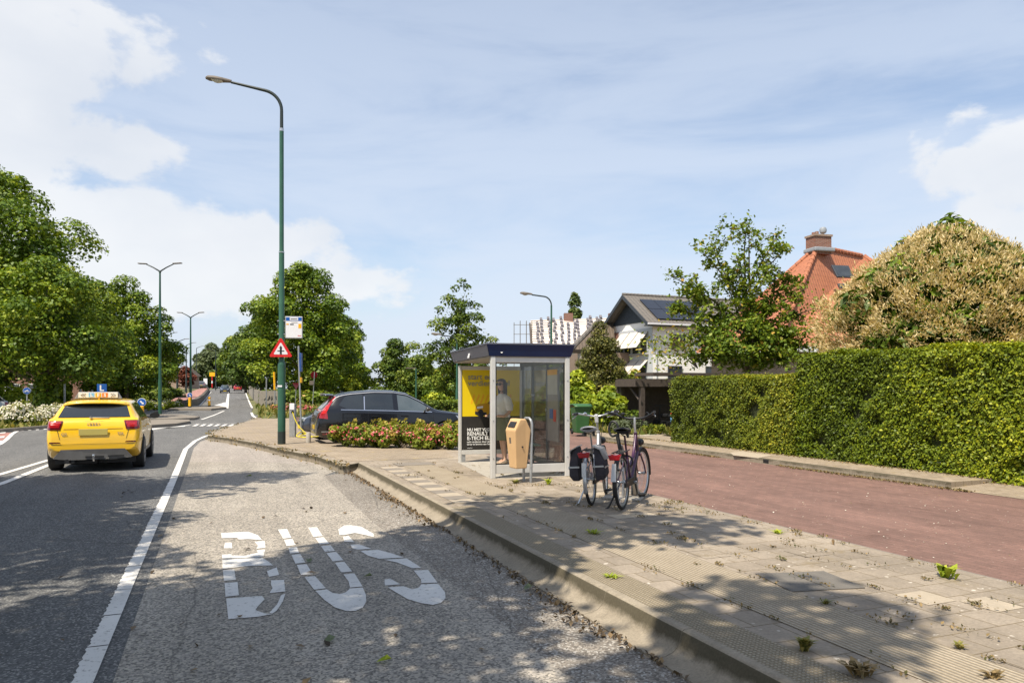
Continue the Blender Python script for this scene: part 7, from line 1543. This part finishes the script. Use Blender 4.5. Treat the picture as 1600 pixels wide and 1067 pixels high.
T('small dense tree right of the sky gap', 620, 90, [(.8, 1.6), (2.6, 2.9), (5.0, 2.7), (7.2, 1.7), (8.6, .4)], 13000, .24, 55, .9, 'leaf_oak', .2, seed=18)
T('second dense tree behind the white car', 655, 82, [(.8, 1.6), (2.2, 2.4), (4.2, 2.3), (6.2, .5)], 9000, .23, 40, .85, 'leaf_oak', .2, seed=19)
T('loose leaved tree with sky showing through, left of the shelter', 716, 52, [(1.2, 1.8), (2.8, 2.9), (4.6, 3.1), (6.4, 2.5), (8.2, 1.4), (9.5, .35)], 11000, .16, 110, .55, 'leaf_oak', .16, seed=20, nl=24, fill=.05, shell=.35)
T('shrubby tree with autumn tints beside the yellow forsythia', 690, 66, [(.3, 1.4), (1.4, 2.0), (2.8, 1.6), (3.8, .4)], 5000, .2, 30, .7, 'leaf_cherry', .1, seed=21)
b = bush('yellow_shrub', 'bright yellow flowering shrub right of the white car', 'shrub', gl(684, 60), 1.0, .9, 1.7, 1600, .17, MATS['leaf_bright'], 22)
T('tall narrow poplar behind the house under repair', 897.5, 128, [(6, 1.4), (9, 1.75), (13, 1.7), (17, 1.1), (19.3, .25)], 9000, .32, 60, .9, 'leaf_poplar', .3, seed=23, name='poplar_tree')
T('thin sapling top above the shelter roof', 787, 66, [(3.2, .5), (4.8, .45), (5.8, .3), (6.6, .05)], 260, .14, 9, .3, 'leaf_oak', .05, seed=24, fill=.0)
# gardens on the right
T('dark bushy conifer in front of the brown roof', 938, 34, [(.2, 1.3), (1.4, 1.5), (2.6, 1.25), (3.6, .75), (4.4, .35), (5.0, .08)], 24000, .085, 140, .38, 'leaf_conifer', .12, seed=25, name='conifer', upb=.2)
bush('tall_shrub', 'tall bright green shrub right of the shelter post', 'shrub', gl(896, 33), 1.0, .9, 2.9, 6500, .13, MATS['leaf_bright'], 26)
bush('rhododendron', 'wide leafy shrub behind the two bicycles', 'shrub', gl(936, 29.5), 1.35, .9, 1.95, 7500, .12, MATS['leaf_bright'], 27)
bush('rhododendron', 'leafy shrub seen through the shelter glass', 'shrub', gl(853, 30.5), .95, .8, 1.95, 5000, .12, MATS['leaf_bright'], 28)
bush('garden_shrub', 'dark low shrub left of the carport post', 'shrub', gl(975, 28.6), .55, .5, 1.25, 2200, .10, MATS['leaf_oak'], 29)
bush('golden_shrub', 'yellow-green shrub above the carport roof', 'shrub', gl(978, 37), 1.3, .9, 3.1, 4200, .12, MATS['leaf_cherry'], 30)
bush('pale_shrub', 'pale leaved branches in front of the white wall', 'shrub', gl(1022, 38), .7, .5, 2.7, 450, .10, MATS['leaf_bright'], 31)
bush('lavender', 'grey-green lavender clump in front of the carport', 'plant', gl(985, 27), .75, .45, .62, 2600, .07, MATS['leaf_lavender'], 32, aspect=4)
bush('low_hedge_plant', 'small clipped green border plant right of the lavender', 'plant', gl(1022, 26.2), .62, .3, .45, 2200, .06, MATS['leaf_hedge_low'], 33)
# cherry in front of the two houses: open, twiggy, with long upper branches
def cherry():
    p = gl(1168, 25); t = thing('cherry_tree', 'open twiggy cherry tree between the white house and the red roof', 'tree', p, 0); rg = np.random.default_rng(41)
    mb = MB(); P = []; N = []; lv = []
    def twig(a, b, r, n, spread=.12, dens=1.0):
        a, b = Vector(a), Vector(b); mid = a.lerp(b, .5) + Vector((rg.normal() * .08, rg.normal() * .08, .10)); pts = bend([a, mid, b], 4); mb.tube(pts, [r * (1 - .85 * i / (len(pts) - 1)) for i in range(len(pts))], 6)
        for k in range(n):
            s = rg.uniform(.15, 1.02); i = min(len(pts) - 2, int(s * (len(pts) - 1))); q = pts[i].lerp(pts[i + 1], s * (len(pts) - 1) - i) + Vector(rg.normal(size=3)) * spread
            P.append(q); N.append(Vector(rg.normal(size=3)) * .6 + Vector((0, 0, .8))); lv.append(.45 + .2 * rg.normal() + .15 * s)
        return pts
    mb.tube(bend([(0, 0, -.1), (.05, 0, 1.2), (.0, .05, 2.6), (.12, 0, 4.2), (.06, 0, 5.6), (.05, 0, 7.0)], 4), [.12 - .11 * i / 20 for i in range(21)], 10)
    def px(x, y, dy=0): q = W(x, y, 25 + dy) - p; return (q.x, q.y, q.z)
    tips = [((1167, 470), (1168, 340), 0), ((1168, 450), (1222, 358), .3), ((1170, 470), (1228, 388), -.2), ((1160, 470), (1110, 375), .3), ((1160, 490), (1092, 388), -.3), ((1158, 500), (1042, 428), .2), ((1158, 510), (1060, 452), -.4), ((1158, 520), (1050, 480), .5), ((1170, 500), (1230, 440), .4), ((1172, 520), (1262, 450), 0), ((1170, 530), (1284, 478), .5), ((1170, 545), (1282, 510), -.5), ((1170, 550), (1272, 545), .3), ((1160, 540), (1070, 520), -.6), ((1160, 560), (1075, 560), .2), ((1168, 520), (1200, 420), -.7), ((1164, 520), (1130, 430), .8), ((1168, 500), (1150, 400), -.5), ((1164, 560), (1110, 545), -.9), ((1170, 560), (1230, 560), -.9), ((1168, 560), (1180, 500), -1.0), ((1166, 560), (1210, 520), 1.0)]
    for (a, b, dy) in tips:
        up = b[1] < 440; pts = twig(px(*a, 0), px(*b, dy), .045, 130 if up else 190, .11 if up else .17)
        for q in range(9 if not up else 7):
            s = pts[int((.3 + .65 * rg.random()) * (len(pts) - 1))]; e = s + Vector((rg.normal() * .38, rg.normal() * .5, rg.normal() * .30 + .10)); twig(s, e, .012, 45 if up else 75, .085)
    for k in range(7500):      # the dense lower crown
        a = rg.normal(size=3); a /= np.linalg.norm(a); q = W(1165 + 80 * a[0] * rg.random() ** .4, 535 + 50 * a[2] * rg.random() ** .4, 25 + 1.5 * a[1] * rg.random() ** .4) - p
        if (math.sin(q.x * 4.1) + math.sin(q.z * 5.3 + q.x * 2) + math.sin(q.y * 4.7)) > -.2: P.append(q); N.append(Vector(a) * .5 + Vector(rg.normal(size=3)) * .5 + Vector((0, 0, .6))); lv.append(.5 + .22 * rg.normal())
    for k in range(520): P.append(W(1048 + rg.normal() * 26, 545 + rg.normal() * 16, 27 + rg.normal() * .4) - p); N.append(Vector((rg.normal(), rg.normal(), 1.2))); lv.append(.75 + .15 * rg.normal())
    leaf_obj('crown', np.array([tuple(q) for q in P]), np.array([tuple(q) for q in N]), .085, MATS['leaf_cherry'], t, np.array(lv), 1.7, seed=42); mb.build('trunk', BK, t, smooth=True)
    m2 = MB()
    for k in range(9): e = W(1015 + 9 * k, 520 + 7 * (k % 4), 27) - p; m2.tube([W(1090, 575, 26.5) - p, (W(1070, 555, 27) - p).lerp(e, .4), e], [.025, .014, .004], 5)
    m2.build('side_limb', BK, t)
cherry()
# cream flowering chestnut
def chestnut():
    p = gl(1478, 21.5); t = thing('flowering_tree', 'broad domed tree covered in cream flower spikes behind the tall hedge', 'tree', p, 0); rg = np.random.default_rng(51)
    prof = [(1.6, 2.6), (2.6, 3.1), (3.8, 3.1), (4.5, 2.75), (5.2, 2.1), (5.8, 1.3), (6.35, .5)]
    P, N, lv, Cc = crown_pts(rg, 26000, [(z, r * .95) for z, r in prof], 260, .5, .3, .85, .8, .5); leaf_obj('crown', P, N, .12, MATS['leaf_chestnut'], t, lv, 2.4, seed=52)
    n = 84000; zs = np.array([q[0] for q in prof]); rs = np.array([q[1] for q in prof]); zz = np.linspace(zs[0], zs[-1], 300); wz = np.interp(zz, zs, rs) + .5; cz = rg.choice(zz, n, p=wz / wz.sum()); an = rg.uniform(0, 2 * np.pi, n)
    lump = .10 * np.sin(5 * an + 2.1 * cz) * np.sin(3.3 * cz + an) + .07 * np.sin(11 * an - 4 * cz) + .05 * np.sin(19 * an + 7 * cz); keep = (np.sin(13 * an + 5 * cz) + np.sin(9 * cz - 8 * an) + rg.normal(size=n) * .8) > -.55
    r_ = np.interp(cz, zs, rs) * (1.0 + lump) + rg.normal(size=n) * .10; P = np.stack([r_ * np.cos(an), r_ * np.sin(an), cz + rg.normal(size=n) * .06], 1)[keep]; n = len(P)
    o = P - np.array([0, 0, 2.0]); o /= np.linalg.norm(o, axis=1, keepdims=True)
    # spikes: slender blades leaning outwards and up
    tdir = o * .9 + np.array([0, 0, .35]) + rg.normal(size=o.shape) * .6; tdir /= np.linalg.norm(tdir, axis=1, keepdims=True); L_ = rg.uniform(.08, .16, n)[:, None]; q = np.cross(tdir, rg.normal(size=o.shape)); q /= np.linalg.norm(q, axis=1, keepdims=True); w = .0165
    V = np.stack([P, P + tdir * L_ * .5 + q * w, P + tdir * L_, P + tdir * L_ * .5 - q * w], 1).reshape(-1, 3)
    mb = bpy.data.meshes.new('flower_spikes'); mb.from_pydata(V.tolist(), [], np.arange(4 * n).reshape(-1, 4).tolist()); mb.materials.append(MATS['catkin']); a = mb.attributes.new('lv', 'FLOAT', 'FACE'); a.data.foreach_set('value', rg.uniform(0, 1, n).astype(np.float32))
    ob = bpy.data.objects.new('flower_spikes', mb); C.objects.link(ob); ob.parent = t; ob['kind'] = 'stuff'
    m2 = MB(); limbs(m2, rg, (0, 0, -.1), (0, 0, 5), .2, [tuple(c) for c in Cc[:14]]); m2.build('trunk', BK, t, smooth=True)
chestnut()
# hedges
pm('hedge_core', (.022, .028, .008), (.035, .045, .012), 8, .95)
HV = 12.95
a, b = RV(HV, 1.5, .03), RV(HV, 13.8, .03)
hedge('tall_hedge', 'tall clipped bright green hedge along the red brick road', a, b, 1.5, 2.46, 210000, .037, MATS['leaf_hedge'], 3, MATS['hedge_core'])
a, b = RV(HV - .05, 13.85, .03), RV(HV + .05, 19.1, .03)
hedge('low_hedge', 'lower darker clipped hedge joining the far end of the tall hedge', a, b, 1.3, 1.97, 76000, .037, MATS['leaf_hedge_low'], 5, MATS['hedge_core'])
a, b = W(648, 606, 41), W(722, 606, 43); a.z = b.z = gz(a.x, a.y) - .05
hedge('clipped_hedge', 'low clipped hedge in front of the white car', b, a, 1.0, 1.0, 6000, .09, MATS['leaf_oak'], 7, MATS['hedge_core'])
# rose bed in front of the estate car: each clump is a plant
rg = rnd(9); xs = [(538, 702, 18.9), (566, 703, 18.8), (598, 704, 18.6), (632, 705, 18.5), (664, 706, 18.4), (692, 706.5, 18.3), (556, 696, 19.6), (590, 697, 19.5), (626, 698, 19.3), (660, 699, 19.2), (700, 700, 19.1)]
labs = ['leftmost pink rose clump nearest the lamp post', 'pink rose clump second from the left in the front row', 'pink rose clump below the rear door of the estate car', 'pink rose clump in the middle of the front row', 'pink rose clump below the front door mirror', 'pink rose clump next to the poster wall', 'back row rose clump hiding the rear wheel', 'back row rose clump below the rear window', 'back row rose clump below the middle of the estate car', 'back row rose clump before the front wheel', 'back row rose clump below the headlamp']
for k, (px, py, Y) in enumerate(xs):
    p = G(px, py - 5, PZ); bush('rose_bush', labs[k], 'rose bush', p, .50, .42, .60 + .06 * rg.random(), 2300, .055, MATS['leaf_rose'], 60 + k, z=PZ, group='pink roses in front of the estate car', flowers=(MATS['pink'], 130, .05, .9), spikes=4, K=16)
for k, (px, Y) in enumerate(((437, 47), (452, 46), (468, 45.5), (486, 46))):
    bush('pink_flower_bush', ['pink flower bush left of the lamp pole foot', 'pink flower bush right behind the lamp pole', 'pink flower bush behind the charging post', 'pink flower bush behind the charging car'][k], 'flower bush', gl(px, Y), .55, .5, .75, 1200, .09, MATS['leaf_rose'], 80 + k, group='far pink flowers behind the charging post', flowers=(MATS['pink'], 170, .07, 1.2))
for k, (px, Y, rx, h) in enumerate(((-8, 32.5, 1.2, .9), (18, 33, 1.0, .95), (44, 33.3, 1.1, 1.05), (70, 33.8, 1.0, .95), (96, 34.5, 1.1, .9), (124, 37, 1.2, .85))):
    bush('white_rose_bush', ['white rose bush at the left edge of the photo', 'white rose bush below the round green shrub', 'white rose bush at the foot of the cycle sign', 'white rose bush left of the ivy trunk', 'white rose bush left of the yellow car roof', 'white rose bush hidden behind the yellow car'][k], 'flower bush', gl(px, Y), rx, .8, h, 3000, .075, MATS['leaf_rose'], 90 + k, group='white roses along the left kerb', flowers=(MATS['whiteflower'], 900, .085, 1.3))
for k, (px, Y) in enumerate(((222, 56), (238, 57.5), (254, 59.5), (268, 61.5), (280, 63.5))):
    bush('white_flower_bush', ['white flower bush left of the double lamp foot', 'white flower bush just left of the green lamp pole', 'white flower bush just right of the green lamp pole', 'white flower bush second from the low wall', 'white flower bush touching the low dark wall'][k], 'flower bush', gl(px, Y), 1.0, .7, .72, 1500, .10, MATS['leaf_bright'], 110 + k, group='white flowers beside the low dark wall', flowers=(MATS['whiteflower'], 200, .09, 1.3))
bush('round_shrub', 'round bright green shrub before the brick terrace', 'shrub', gl(14, 43), 1.9, 1.4, 1.9, 6000, .13, MATS['leaf_bright'], 120)
bush('round_shrub', 'small yellow flowering shrub left of the cycle sign', 'shrub', gl(31, 39), .55, .5, .75, 900, .1, MATS['yellow'] if False else MATS['leaf_bright'], 121)
bush('hedge_shrub', 'green shrub behind the striped post', 'shrub', gl(90, 50), 1.1, .9, 2.5, 3500, .15, MATS['leaf_bright'], 122)
for k, (px, Y, h) in enumerate(((198, 66, 1.7), (222, 70, 1.9), (244, 76, 1.9), (262, 86, 1.6))): bush('bank_shrub', ['dark bank shrub under the rounded lime tree', 'bank shrub left of the double lamp pole', 'bank shrub right of the double lamp pole', 'bank shrub before the dark lamp post'][k], 'shrub', gl(px, Y), 1.9, 1.2, h, 2600, .2, MATS['leaf_oak'], 125 + k)
for k, (px, Y) in enumerate(((424, 70), (434, 78), (446, 68), (462, 66), (490, 66), (520, 68), (550, 74))): bush('verge_shrub', ['verge shrub over the stone wall', 'verge shrub by the grey marker post', 'verge shrub behind the lamp pole', 'verge shrub behind the charging post', 'verge shrub at the foot of the round sign', 'verge shrub above the rear spoiler of the estate', 'verge shrub above the roof of the estate'][k], 'shrub', gl(px, Y), 1.2 if k < 2 else 2.0, 1.3, 1.5, 2200, .2, MATS['leaf_oak' if k % 2 else 'leaf_cherry'], 130 + k)
# trees standing left of and behind the camera: they throw the dappled shade over road and bay
def shade(label, sv, su, r, hh, tv, tu, n, seed, fl=.10):
    base = RV(tv, tu); c = RV(sv - .45 * hh, su - .30 * hh) - base
    t = tree('broadleaf_tree', label, 'tree', base, [(hh - 2.4, r * .7), (hh - 1.2, r), (hh + .6, r * .95), (hh + 2.2, r * .55), (hh + 3.2, r * .1)], n, .17, int(14 + r * r * 1.7), .8, LL, BK, .22, seed, 'lime trees beside the camera', cen=(c.x, c.y), trunk_top=hh + 1, fill=fl, shell=.3, z=0.0)
shade('lime tree out of view left of the camera', -4.9, 10.0, 5.4, 8.0, -10.5, 5.5, 24000, 201, .4)
shade('lime tree out of view left of the camera', -.9, 4.6, 4.5, 8.4, -10.0, -1.0, 13500, 202)
shade('lime tree out of view left of the camera', -4.0, 14.0, 4.0, 7.6, -10.5, 11.5, 13500, 203, .4)
shade('lime tree out of view left of the camera', 3.7, 7.9, 1.9, 8.2, -9.6, 1.8, 3300, 204)
shade('lime tree out of view left of the camera', -.4, 14.4, 1.9, 8.0, -10.2, 9.0, 1500, 206)
shade('lime tree out of view left of the camera', 2.7, 3.3, 1.2, 7.8, -9.4, -4.0, 1100, 205)
# ------------------------------------------------------------------ loose ground cover (uncountable)
def scatter(name, P, size, m, seed, up=.6, aspect=1.5):
    P = np.array(P); rg = np.random.default_rng(seed); N = rg.normal(size=P.shape) * up + np.array([0, 0, 1]); return struct(leaf_obj(name, P, N, size, m, None, None, aspect, seed=seed), 'stuff')
rg = np.random.default_rng(77); P = []
for k in range(2600):
    u = rg.uniform(-3, KU); clump = .5 + .5 * math.sin(u * 2.1) * math.sin(u * .83 + 1); v = 2.61 - abs(rg.normal()) * .075 * (0.5 + clump)
    if rg.random() < .25 + .75 * clump: q = RV(v, u); P.append((q.x, q.y, .015 + abs(rg.normal()) * .012))
scatter('leaf_litter', P, .028, MATS['dryleaf'], 1)
P = []
for k in range(1500):
    j = rg.integers(0, len(FOOT) - 1); a, b = FOOT[j], FOOT[j + 1]; s = rg.random(); v, u = a[0] + (b[0] - a[0]) * s, a[1] + (b[1] - a[1]) * s; q = RV(v - rg.normal() * .10 + .02, u + rg.normal() * .1); 
    if math.sin(s * 7 + j) > -.2: P.append((q.x, q.y, .02 if rg.random() < .5 else PZ + .015))
scatter('kerb_litter', P, .045, MATS['moss'], 2)
P = []
cl = [(rg.uniform(3.0, 5.9), rg.uniform(3, 15)) for _ in range(30)] + [(5.85 + rg.normal() * .07, rg.uniform(3, 14)) for _ in range(50)] + [(round(rg.uniform(4.2, 5.8) / .3) * .3, rg.uniform(2.5, 14)) for _ in range(70)] + [(4.15, rg.uniform(2.5, 14)) for _ in range(26)] + [(3.5, rg.uniform(2.5, 14)) for _ in range(22)]
for v, u in cl:
    n = rg.integers(4, 26); r_ = rg.uniform(.015, .07); ang = 1.5
    for k in range(n): q = RV(v + rg.normal() * r_ * .7, u + rg.normal() * r_ * 1.4); P.append((q.x, q.y, PZ + .012 + rg.random() * .012))
P += [tuple(G(px + rg.normal() * 12, py + rg.normal() * 1.6, PZ + .02)) for px, py in ((845, 757), (800, 757), (875, 756), (1030, 788), (1060, 795), (640, 742), (1045, 786)) for _ in range(60)]
scatter('paving_moss', P, .017, MATS['moss'], 3)
P = []
for k in range(2600):
    u = rg.uniform(8.5, 21); v = 11.66 + rg.normal() * .06; q = RV(v, u)
    if math.sin(u * 1.7) + math.sin(u * .6 + 2) > -.5: P.append((q.x, q.y, .02))
for k in range(1300):
    u = rg.uniform(4, 22); q = RV(12.9 - abs(rg.normal()) * .12, u); P.append((q.x, q.y, .12 if u > 9 else .06))
scatter('gutter_litter', P, .03, MATS['moss'], 4)
P = [tuple(RV(rg.uniform(6.1, 11.6), rg.uniform(0, 20), .006)) for _ in range(420)]
scatter('fallen_petals', P, .018, MATS['whiteflower'], 5, up=.25, aspect=1.0)
P = [tuple(RV(rg.uniform(-2, 2.5), rg.uniform(2, 14), .016)) for _ in range(60)]
scatter('fallen_leaves', P, .045, MATS['dryleaf'], 6, up=.25)
P = []
for k in range(5200):
    Y = rg.uniform(40, 64); px = rg.uniform(404 if Y < 60 else 399, 720); q = gl(px, Y); P.append((q.x, q.y, q.z + .1 + .3 * rg.random()))
for k in range(1500): q = RV(13.2 + rg.random() * 3, 22 + rg.random() * 6); P.append((q.x, q.y, .13))
for k in range(5000):
    u = rg.uniform(30, 75); v = interp(LE, u) - .3 - abs(rg.normal()) * 4; q = RV(v, u); P.append((q.x, q.y, .05 + .15 * rg.random()))
scatter('verge_grass', P, .12, MATS['grassy'], 7, up=1.2, aspect=3.5)
# single weeds and leaves big enough to point at
def weed(label, px, py, h, n, m, seed, z=PZ, wide=.10, name='weed'):
    t = thing(name, label, 'weed', G(px, py, z), 0); rg = np.random.default_rng(seed); mb = MB()
    for k in range(n):
        a = rg.uniform(0, 6.28); L_ = h * rg.uniform(.6, 1.15); o = rg.uniform(.2, 1.1) * wide; w = .16 * L_ + .004; d = Vector((math.cos(a), math.sin(a), 0)); s = Vector((-d.y, d.x, 0)); p0 = Vector((rg.normal() * wide * .2, rg.normal() * wide * .2, 0)); p1 = p0 + d * o * .5 + Vector((0, 0, L_ * .7)); p2 = p0 + d * o * 1.2 + Vector((0, 0, L_ * .85))
        mb.add([p0 - s * w * .2, p0 + s * w * .2, p1 + s * w, p2, p1 - s * w], [(0, 1, 2, 4), (4, 2, 3)])
    o = mb.build('leaves', m, t); a = o.data.attributes.new('lv', 'FLOAT', 'FACE'); a.data.foreach_set('value', rg.uniform(.4, 1, len(o.data.polygons)).astype(np.float32)); return t
LB = MATS['leaf_bright']
weed('broad leaved bright weed at the edge of the red road', 1480, 904, .13, 22, LB, 1, .16, .12); weed('low green weed in the ribbed paving behind the shade', 928, 834, .05, 26, LB, 2, wide=.10)
weed('flat green weed in the dotted paving near the kerb', 957, 903, .035, 24, LB, 3, wide=.09); weed('grassy tuft beside the dotted paving at lower right', 1256, 1016, .08, 60, MATS['grassy'], 4, wide=.05); weed('small weed beside the dark cover slabs', 1290, 943, .035, 30, MATS['grassy'], 5, wide=.06)
weed('dandelion weed with yellow heads at the shelter corner', 856, 757, .10, 18, LB, 6, wide=.09); weed('small weed on the paving at far right', 1500, 1012, .04, 22, MATS['grassy'], 7, wide=.05); weed('dry tuft at the bottom of the kerb paving', 1345, 1055, .09, 34, MATS['moss'], 8, wide=.10); weed('yellow weed at the foot of the litter bin', 805, 755, .07, 26, MATS['grassy'], 9, wide=.10)
weed('leafy weed on the corner of the red road edge', 1215, 833, .04, 24, LB, 10, wide=.10); weed('dry tuft at the lower right corner', 1552, 1060, .05, 26, MATS['moss'], 11, wide=.07); weed('pale leaf standing upright on the road edge', 1302, 851, .06, 3, MATS['dryleaf'], 12, wide=.03)
def fallen(label, px, py, s, z, m, rz):
    o = MB().add([(-s, 0, .004), (-s * .3, -s * .6, .02), (s * .6, -s * .4, .03), (s, 0, .012), (s * .5, s * .5, .035), (-s * .4, s * .55, .012), (0, 0, .008)], [(0, 1, 6), (1, 2, 6), (2, 3, 6), (3, 4, 6), (4, 5, 6), (5, 0, 6)]).build('fallen_leaf', m, None, G(px, py, z), (0, 0, rz)); a = o.data.attributes.new('lv', 'FLOAT', 'FACE'); a.data.foreach_set('value', [.6, .8, .7, .9, .6, .7]); tag(o, label, 'leaf')
fallen('yellow-green fallen leaf below the S of the lettering', 600, 1033, .05, .012, LB, .4); fallen('dull green fallen leaf below the U of the lettering', 516, 1001, .06, .012, MATS['leaf_lavender'], 1.2); fallen('green fallen leaf inside the letter U', 483, 877, .05, .012, MATS['leaf_lavender'], 2); fallen('green fallen leaf right of the letter U', 574, 901, .045, .012, MATS['leaf_lavender'], .2); fallen('green fallen leaf in the bay by the shade edge', 388, 744, .07, .012, MATS['leaf_oak'], .2); fallen('grey-green fallen leaf at the kerb foot', 826, 919, .06, .02, MATS['leaf_lavender'], .9)
for k, (px, py) in enumerate(((1190, 718.5),)): o = MB().box((0, 0, .055), (.20, .05, .10)).build('drain_inlet', MATS['black'], None, G(1198, 724.5), (0, 0, FR + R(90)), bevel=.01); tag(o, 'black drain inlet set in the far kerb below the hedge', 'drain')
# ------------------------------------------------------------------ camera, sun, sky
sc_ = bpy.context.scene
cam = bpy.data.cameras.new('camera'); co_ = bpy.data.objects.new('camera', cam); C.objects.link(co_); co_.location = (0, 0, H); co_.rotation_euler = (R(90), 0, 0)
cam.sensor_width = 36; cam.lens = F * 36 / 1600; cam.shift_y = (HZ - 533.5) / 1600; cam.clip_end = 6000; cam.clip_start = .05; sc_.camera = co_
SUN_EL = 60.5; sd_ = Vector((-.417 + .112, -.169 - .278, 0)).normalized(); az = math.atan2(sd_.x, sd_.y)
sdir = Vector((sd_.x * math.cos(R(SUN_EL)), sd_.y * math.cos(R(SUN_EL)), math.sin(R(SUN_EL))))
sl_ = bpy.data.lights.new('sun', 'SUN'); sl_.energy = 5.0; sl_.angle = R(.53); sl_.color = (1.0, .91, .77); so = bpy.data.objects.new('sun', sl_); C.objects.link(so); so.rotation_euler = sdir.to_track_quat('Z', 'Y').to_euler()
wd = bpy.data.worlds.new('World'); sc_.world = wd; wd.use_nodes = True; nt = wd.node_tree; bg = nt.nodes['Background']
sky = nt.nodes.new('ShaderNodeTexSky'); sky.sky_type = 'NISHITA'; sky.sun_disc = False; sky.sun_elevation = R(SUN_EL); sky.sun_rotation = az; sky.air_density = 1.0; sky.dust_density = 1.5; sky.ozone_density = 1.0
tc = nt.nodes.new('ShaderNodeTexCoord'); D = tc.outputs['Generated']
def wn(co, scale, detail, rough, dist=0.0):
    n = nd(nt, 'ShaderNodeTexNoise', Scale=scale, Detail=detail, Roughness=rough, Distortion=dist); nt.links.new(co, n.inputs['Vector']); return n.outputs['Fac']
def mth(op, a, b=None, c=None, clamp=False):
    n = nd(nt, 'ShaderNodeMath', operation=op); n.use_clamp = clamp
    for i, v in enumerate((a, b, c)):
        if v is None: continue
        if isinstance(v, (int, float)): n.inputs[i].default_value = v
        else: nt.links.new(v, n.inputs[i])
    return n.outputs[0]
mp = nt.nodes.new('ShaderNodeMapping'); mp.inputs['Scale'].default_value = (1.0, 1.0, 4.5); mp.inputs['Rotation'].default_value = (.12, .10, .3); nt.links.new(D, mp.inputs[0])
veil = wn(mp.outputs[0], 2.1, 7, .58, .5)
mp2 = nt.nodes.new('ShaderNodeMapping'); mp2.inputs['Scale'].default_value = (1, 1, 1.5); nt.links.new(D, mp2.inputs[0]); puff = wn(mp2.outputs[0], 7.5, 9, .56, .15)
def blob(px, py, rad, flat=1.6):      # a cloud heap in a fixed sky direction
    d = Vector(((px - 800) / F, 1, (HZ - py) / F)).normalized(); m = nt.nodes.new('ShaderNodeVectorMath'); m.operation = 'SUBTRACT'; nt.links.new(D, m.inputs[0]); m.inputs[1].default_value = d
    s = nt.nodes.new('ShaderNodeVectorMath'); s.operation = 'MULTIPLY'; nt.links.new(m.outputs[0], s.inputs[0]); s.inputs[1].default_value = (1, 1, flat)
    l = nt.nodes.new('ShaderNodeVectorMath'); l.operation = 'LENGTH'; nt.links.new(s.outputs[0], l.inputs[0]); return mth('SUBTRACT', 1.0, mth('DIVIDE', l.outputs['Value'], rad))
dens = None
for px, py, rad, fl in ((70, 105, .12, 1.6), (-40, 130, .13, 1.3), (150, 215, .11, 1.9), (40, 200, .13, 1.4), (1605, 285, .088, 1.0), (1555, 262, .05, 1), (1505, 258, .026, 1.0), (1630, 360, .11, 1.2), (1530, 335, .045, 1.2), (160, 390, .20, 2.2), (330, 420, .20, 2.4), (60, 350, .10, 2), (480, 450, .15, 2.6)):
    q = blob(px, py, rad, fl); dens = q if dens is None else mth('MAXIMUM', dens, q)
cum = mth('MULTIPLY_ADD', mth('SUBTRACT', puff, .5), 2.9, dens)
cumf = nd(nt, 'ShaderNodeMapRange', interpolation_type='SMOOTHSTEP'); nt.links.new(cum, cumf.inputs[0]); cumf.inputs[1].default_value = .02; cumf.inputs[2].default_value = .34
sp = nt.nodes.new('ShaderNodeSeparateXYZ'); nt.links.new(D, sp.inputs[0])
low = nd(nt, 'ShaderNodeMapRange'); nt.links.new(sp.outputs[2], low.inputs[0]); low.inputs[1].default_value = .0; low.inputs[2].default_value = .55; low.inputs[3].default_value = .95; low.inputs[4].default_value = .46
vf = nd(nt, 'ShaderNodeMapRange', interpolation_type='SMOOTHSTEP'); nt.links.new(veil, vf.inputs[0]); vf.inputs[1].default_value = .24; vf.inputs[2].default_value = .62; vf.inputs[3].default_value = .26; vf.inputs[4].default_value = 1.0
veilf = mth('MULTIPLY', vf.outputs[0], low.outputs[0])
CL = 9.3
sv = nt.nodes.new('ShaderNodeVectorMath'); sv.operation = 'SCALE'; nt.links.new(sky.outputs[0], sv.inputs[0]); sv.inputs['Scale'].default_value = 1.65
c1 = mixc(nt, veilf, sv.outputs[0], (CL * .72, CL * .80, CL * .93))
shade_ = nd(nt, 'ShaderNodeMapRange'); nt.links.new(wn(mp2.outputs[0], 3.4, 5, .5), shade_.inputs[0]); shade_.inputs[1].default_value = .35; shade_.inputs[2].default_value = .68
cc = mixc(nt, shade_.outputs[0], (CL * .78, CL * .81, CL * .86), (CL * 1.0, CL * .995, CL * .985))
c2 = mixc(nt, mth('MULTIPLY', cumf.outputs[0], .78), c1, cc); nt.links.new(c2, bg.inputs[0]); bg.inputs[1].default_value = .078
sc_.view_settings.view_transform = 'Standard'; sc_.view_settings.look = 'None'; sc_.view_settings.gamma = 1.0; sc_.view_settings.exposure = 0.5
sc_.cycles.use_denoising = True; sc_.cycles.max_bounces = 8; sc_.cycles.transparent_max_bounces = 12
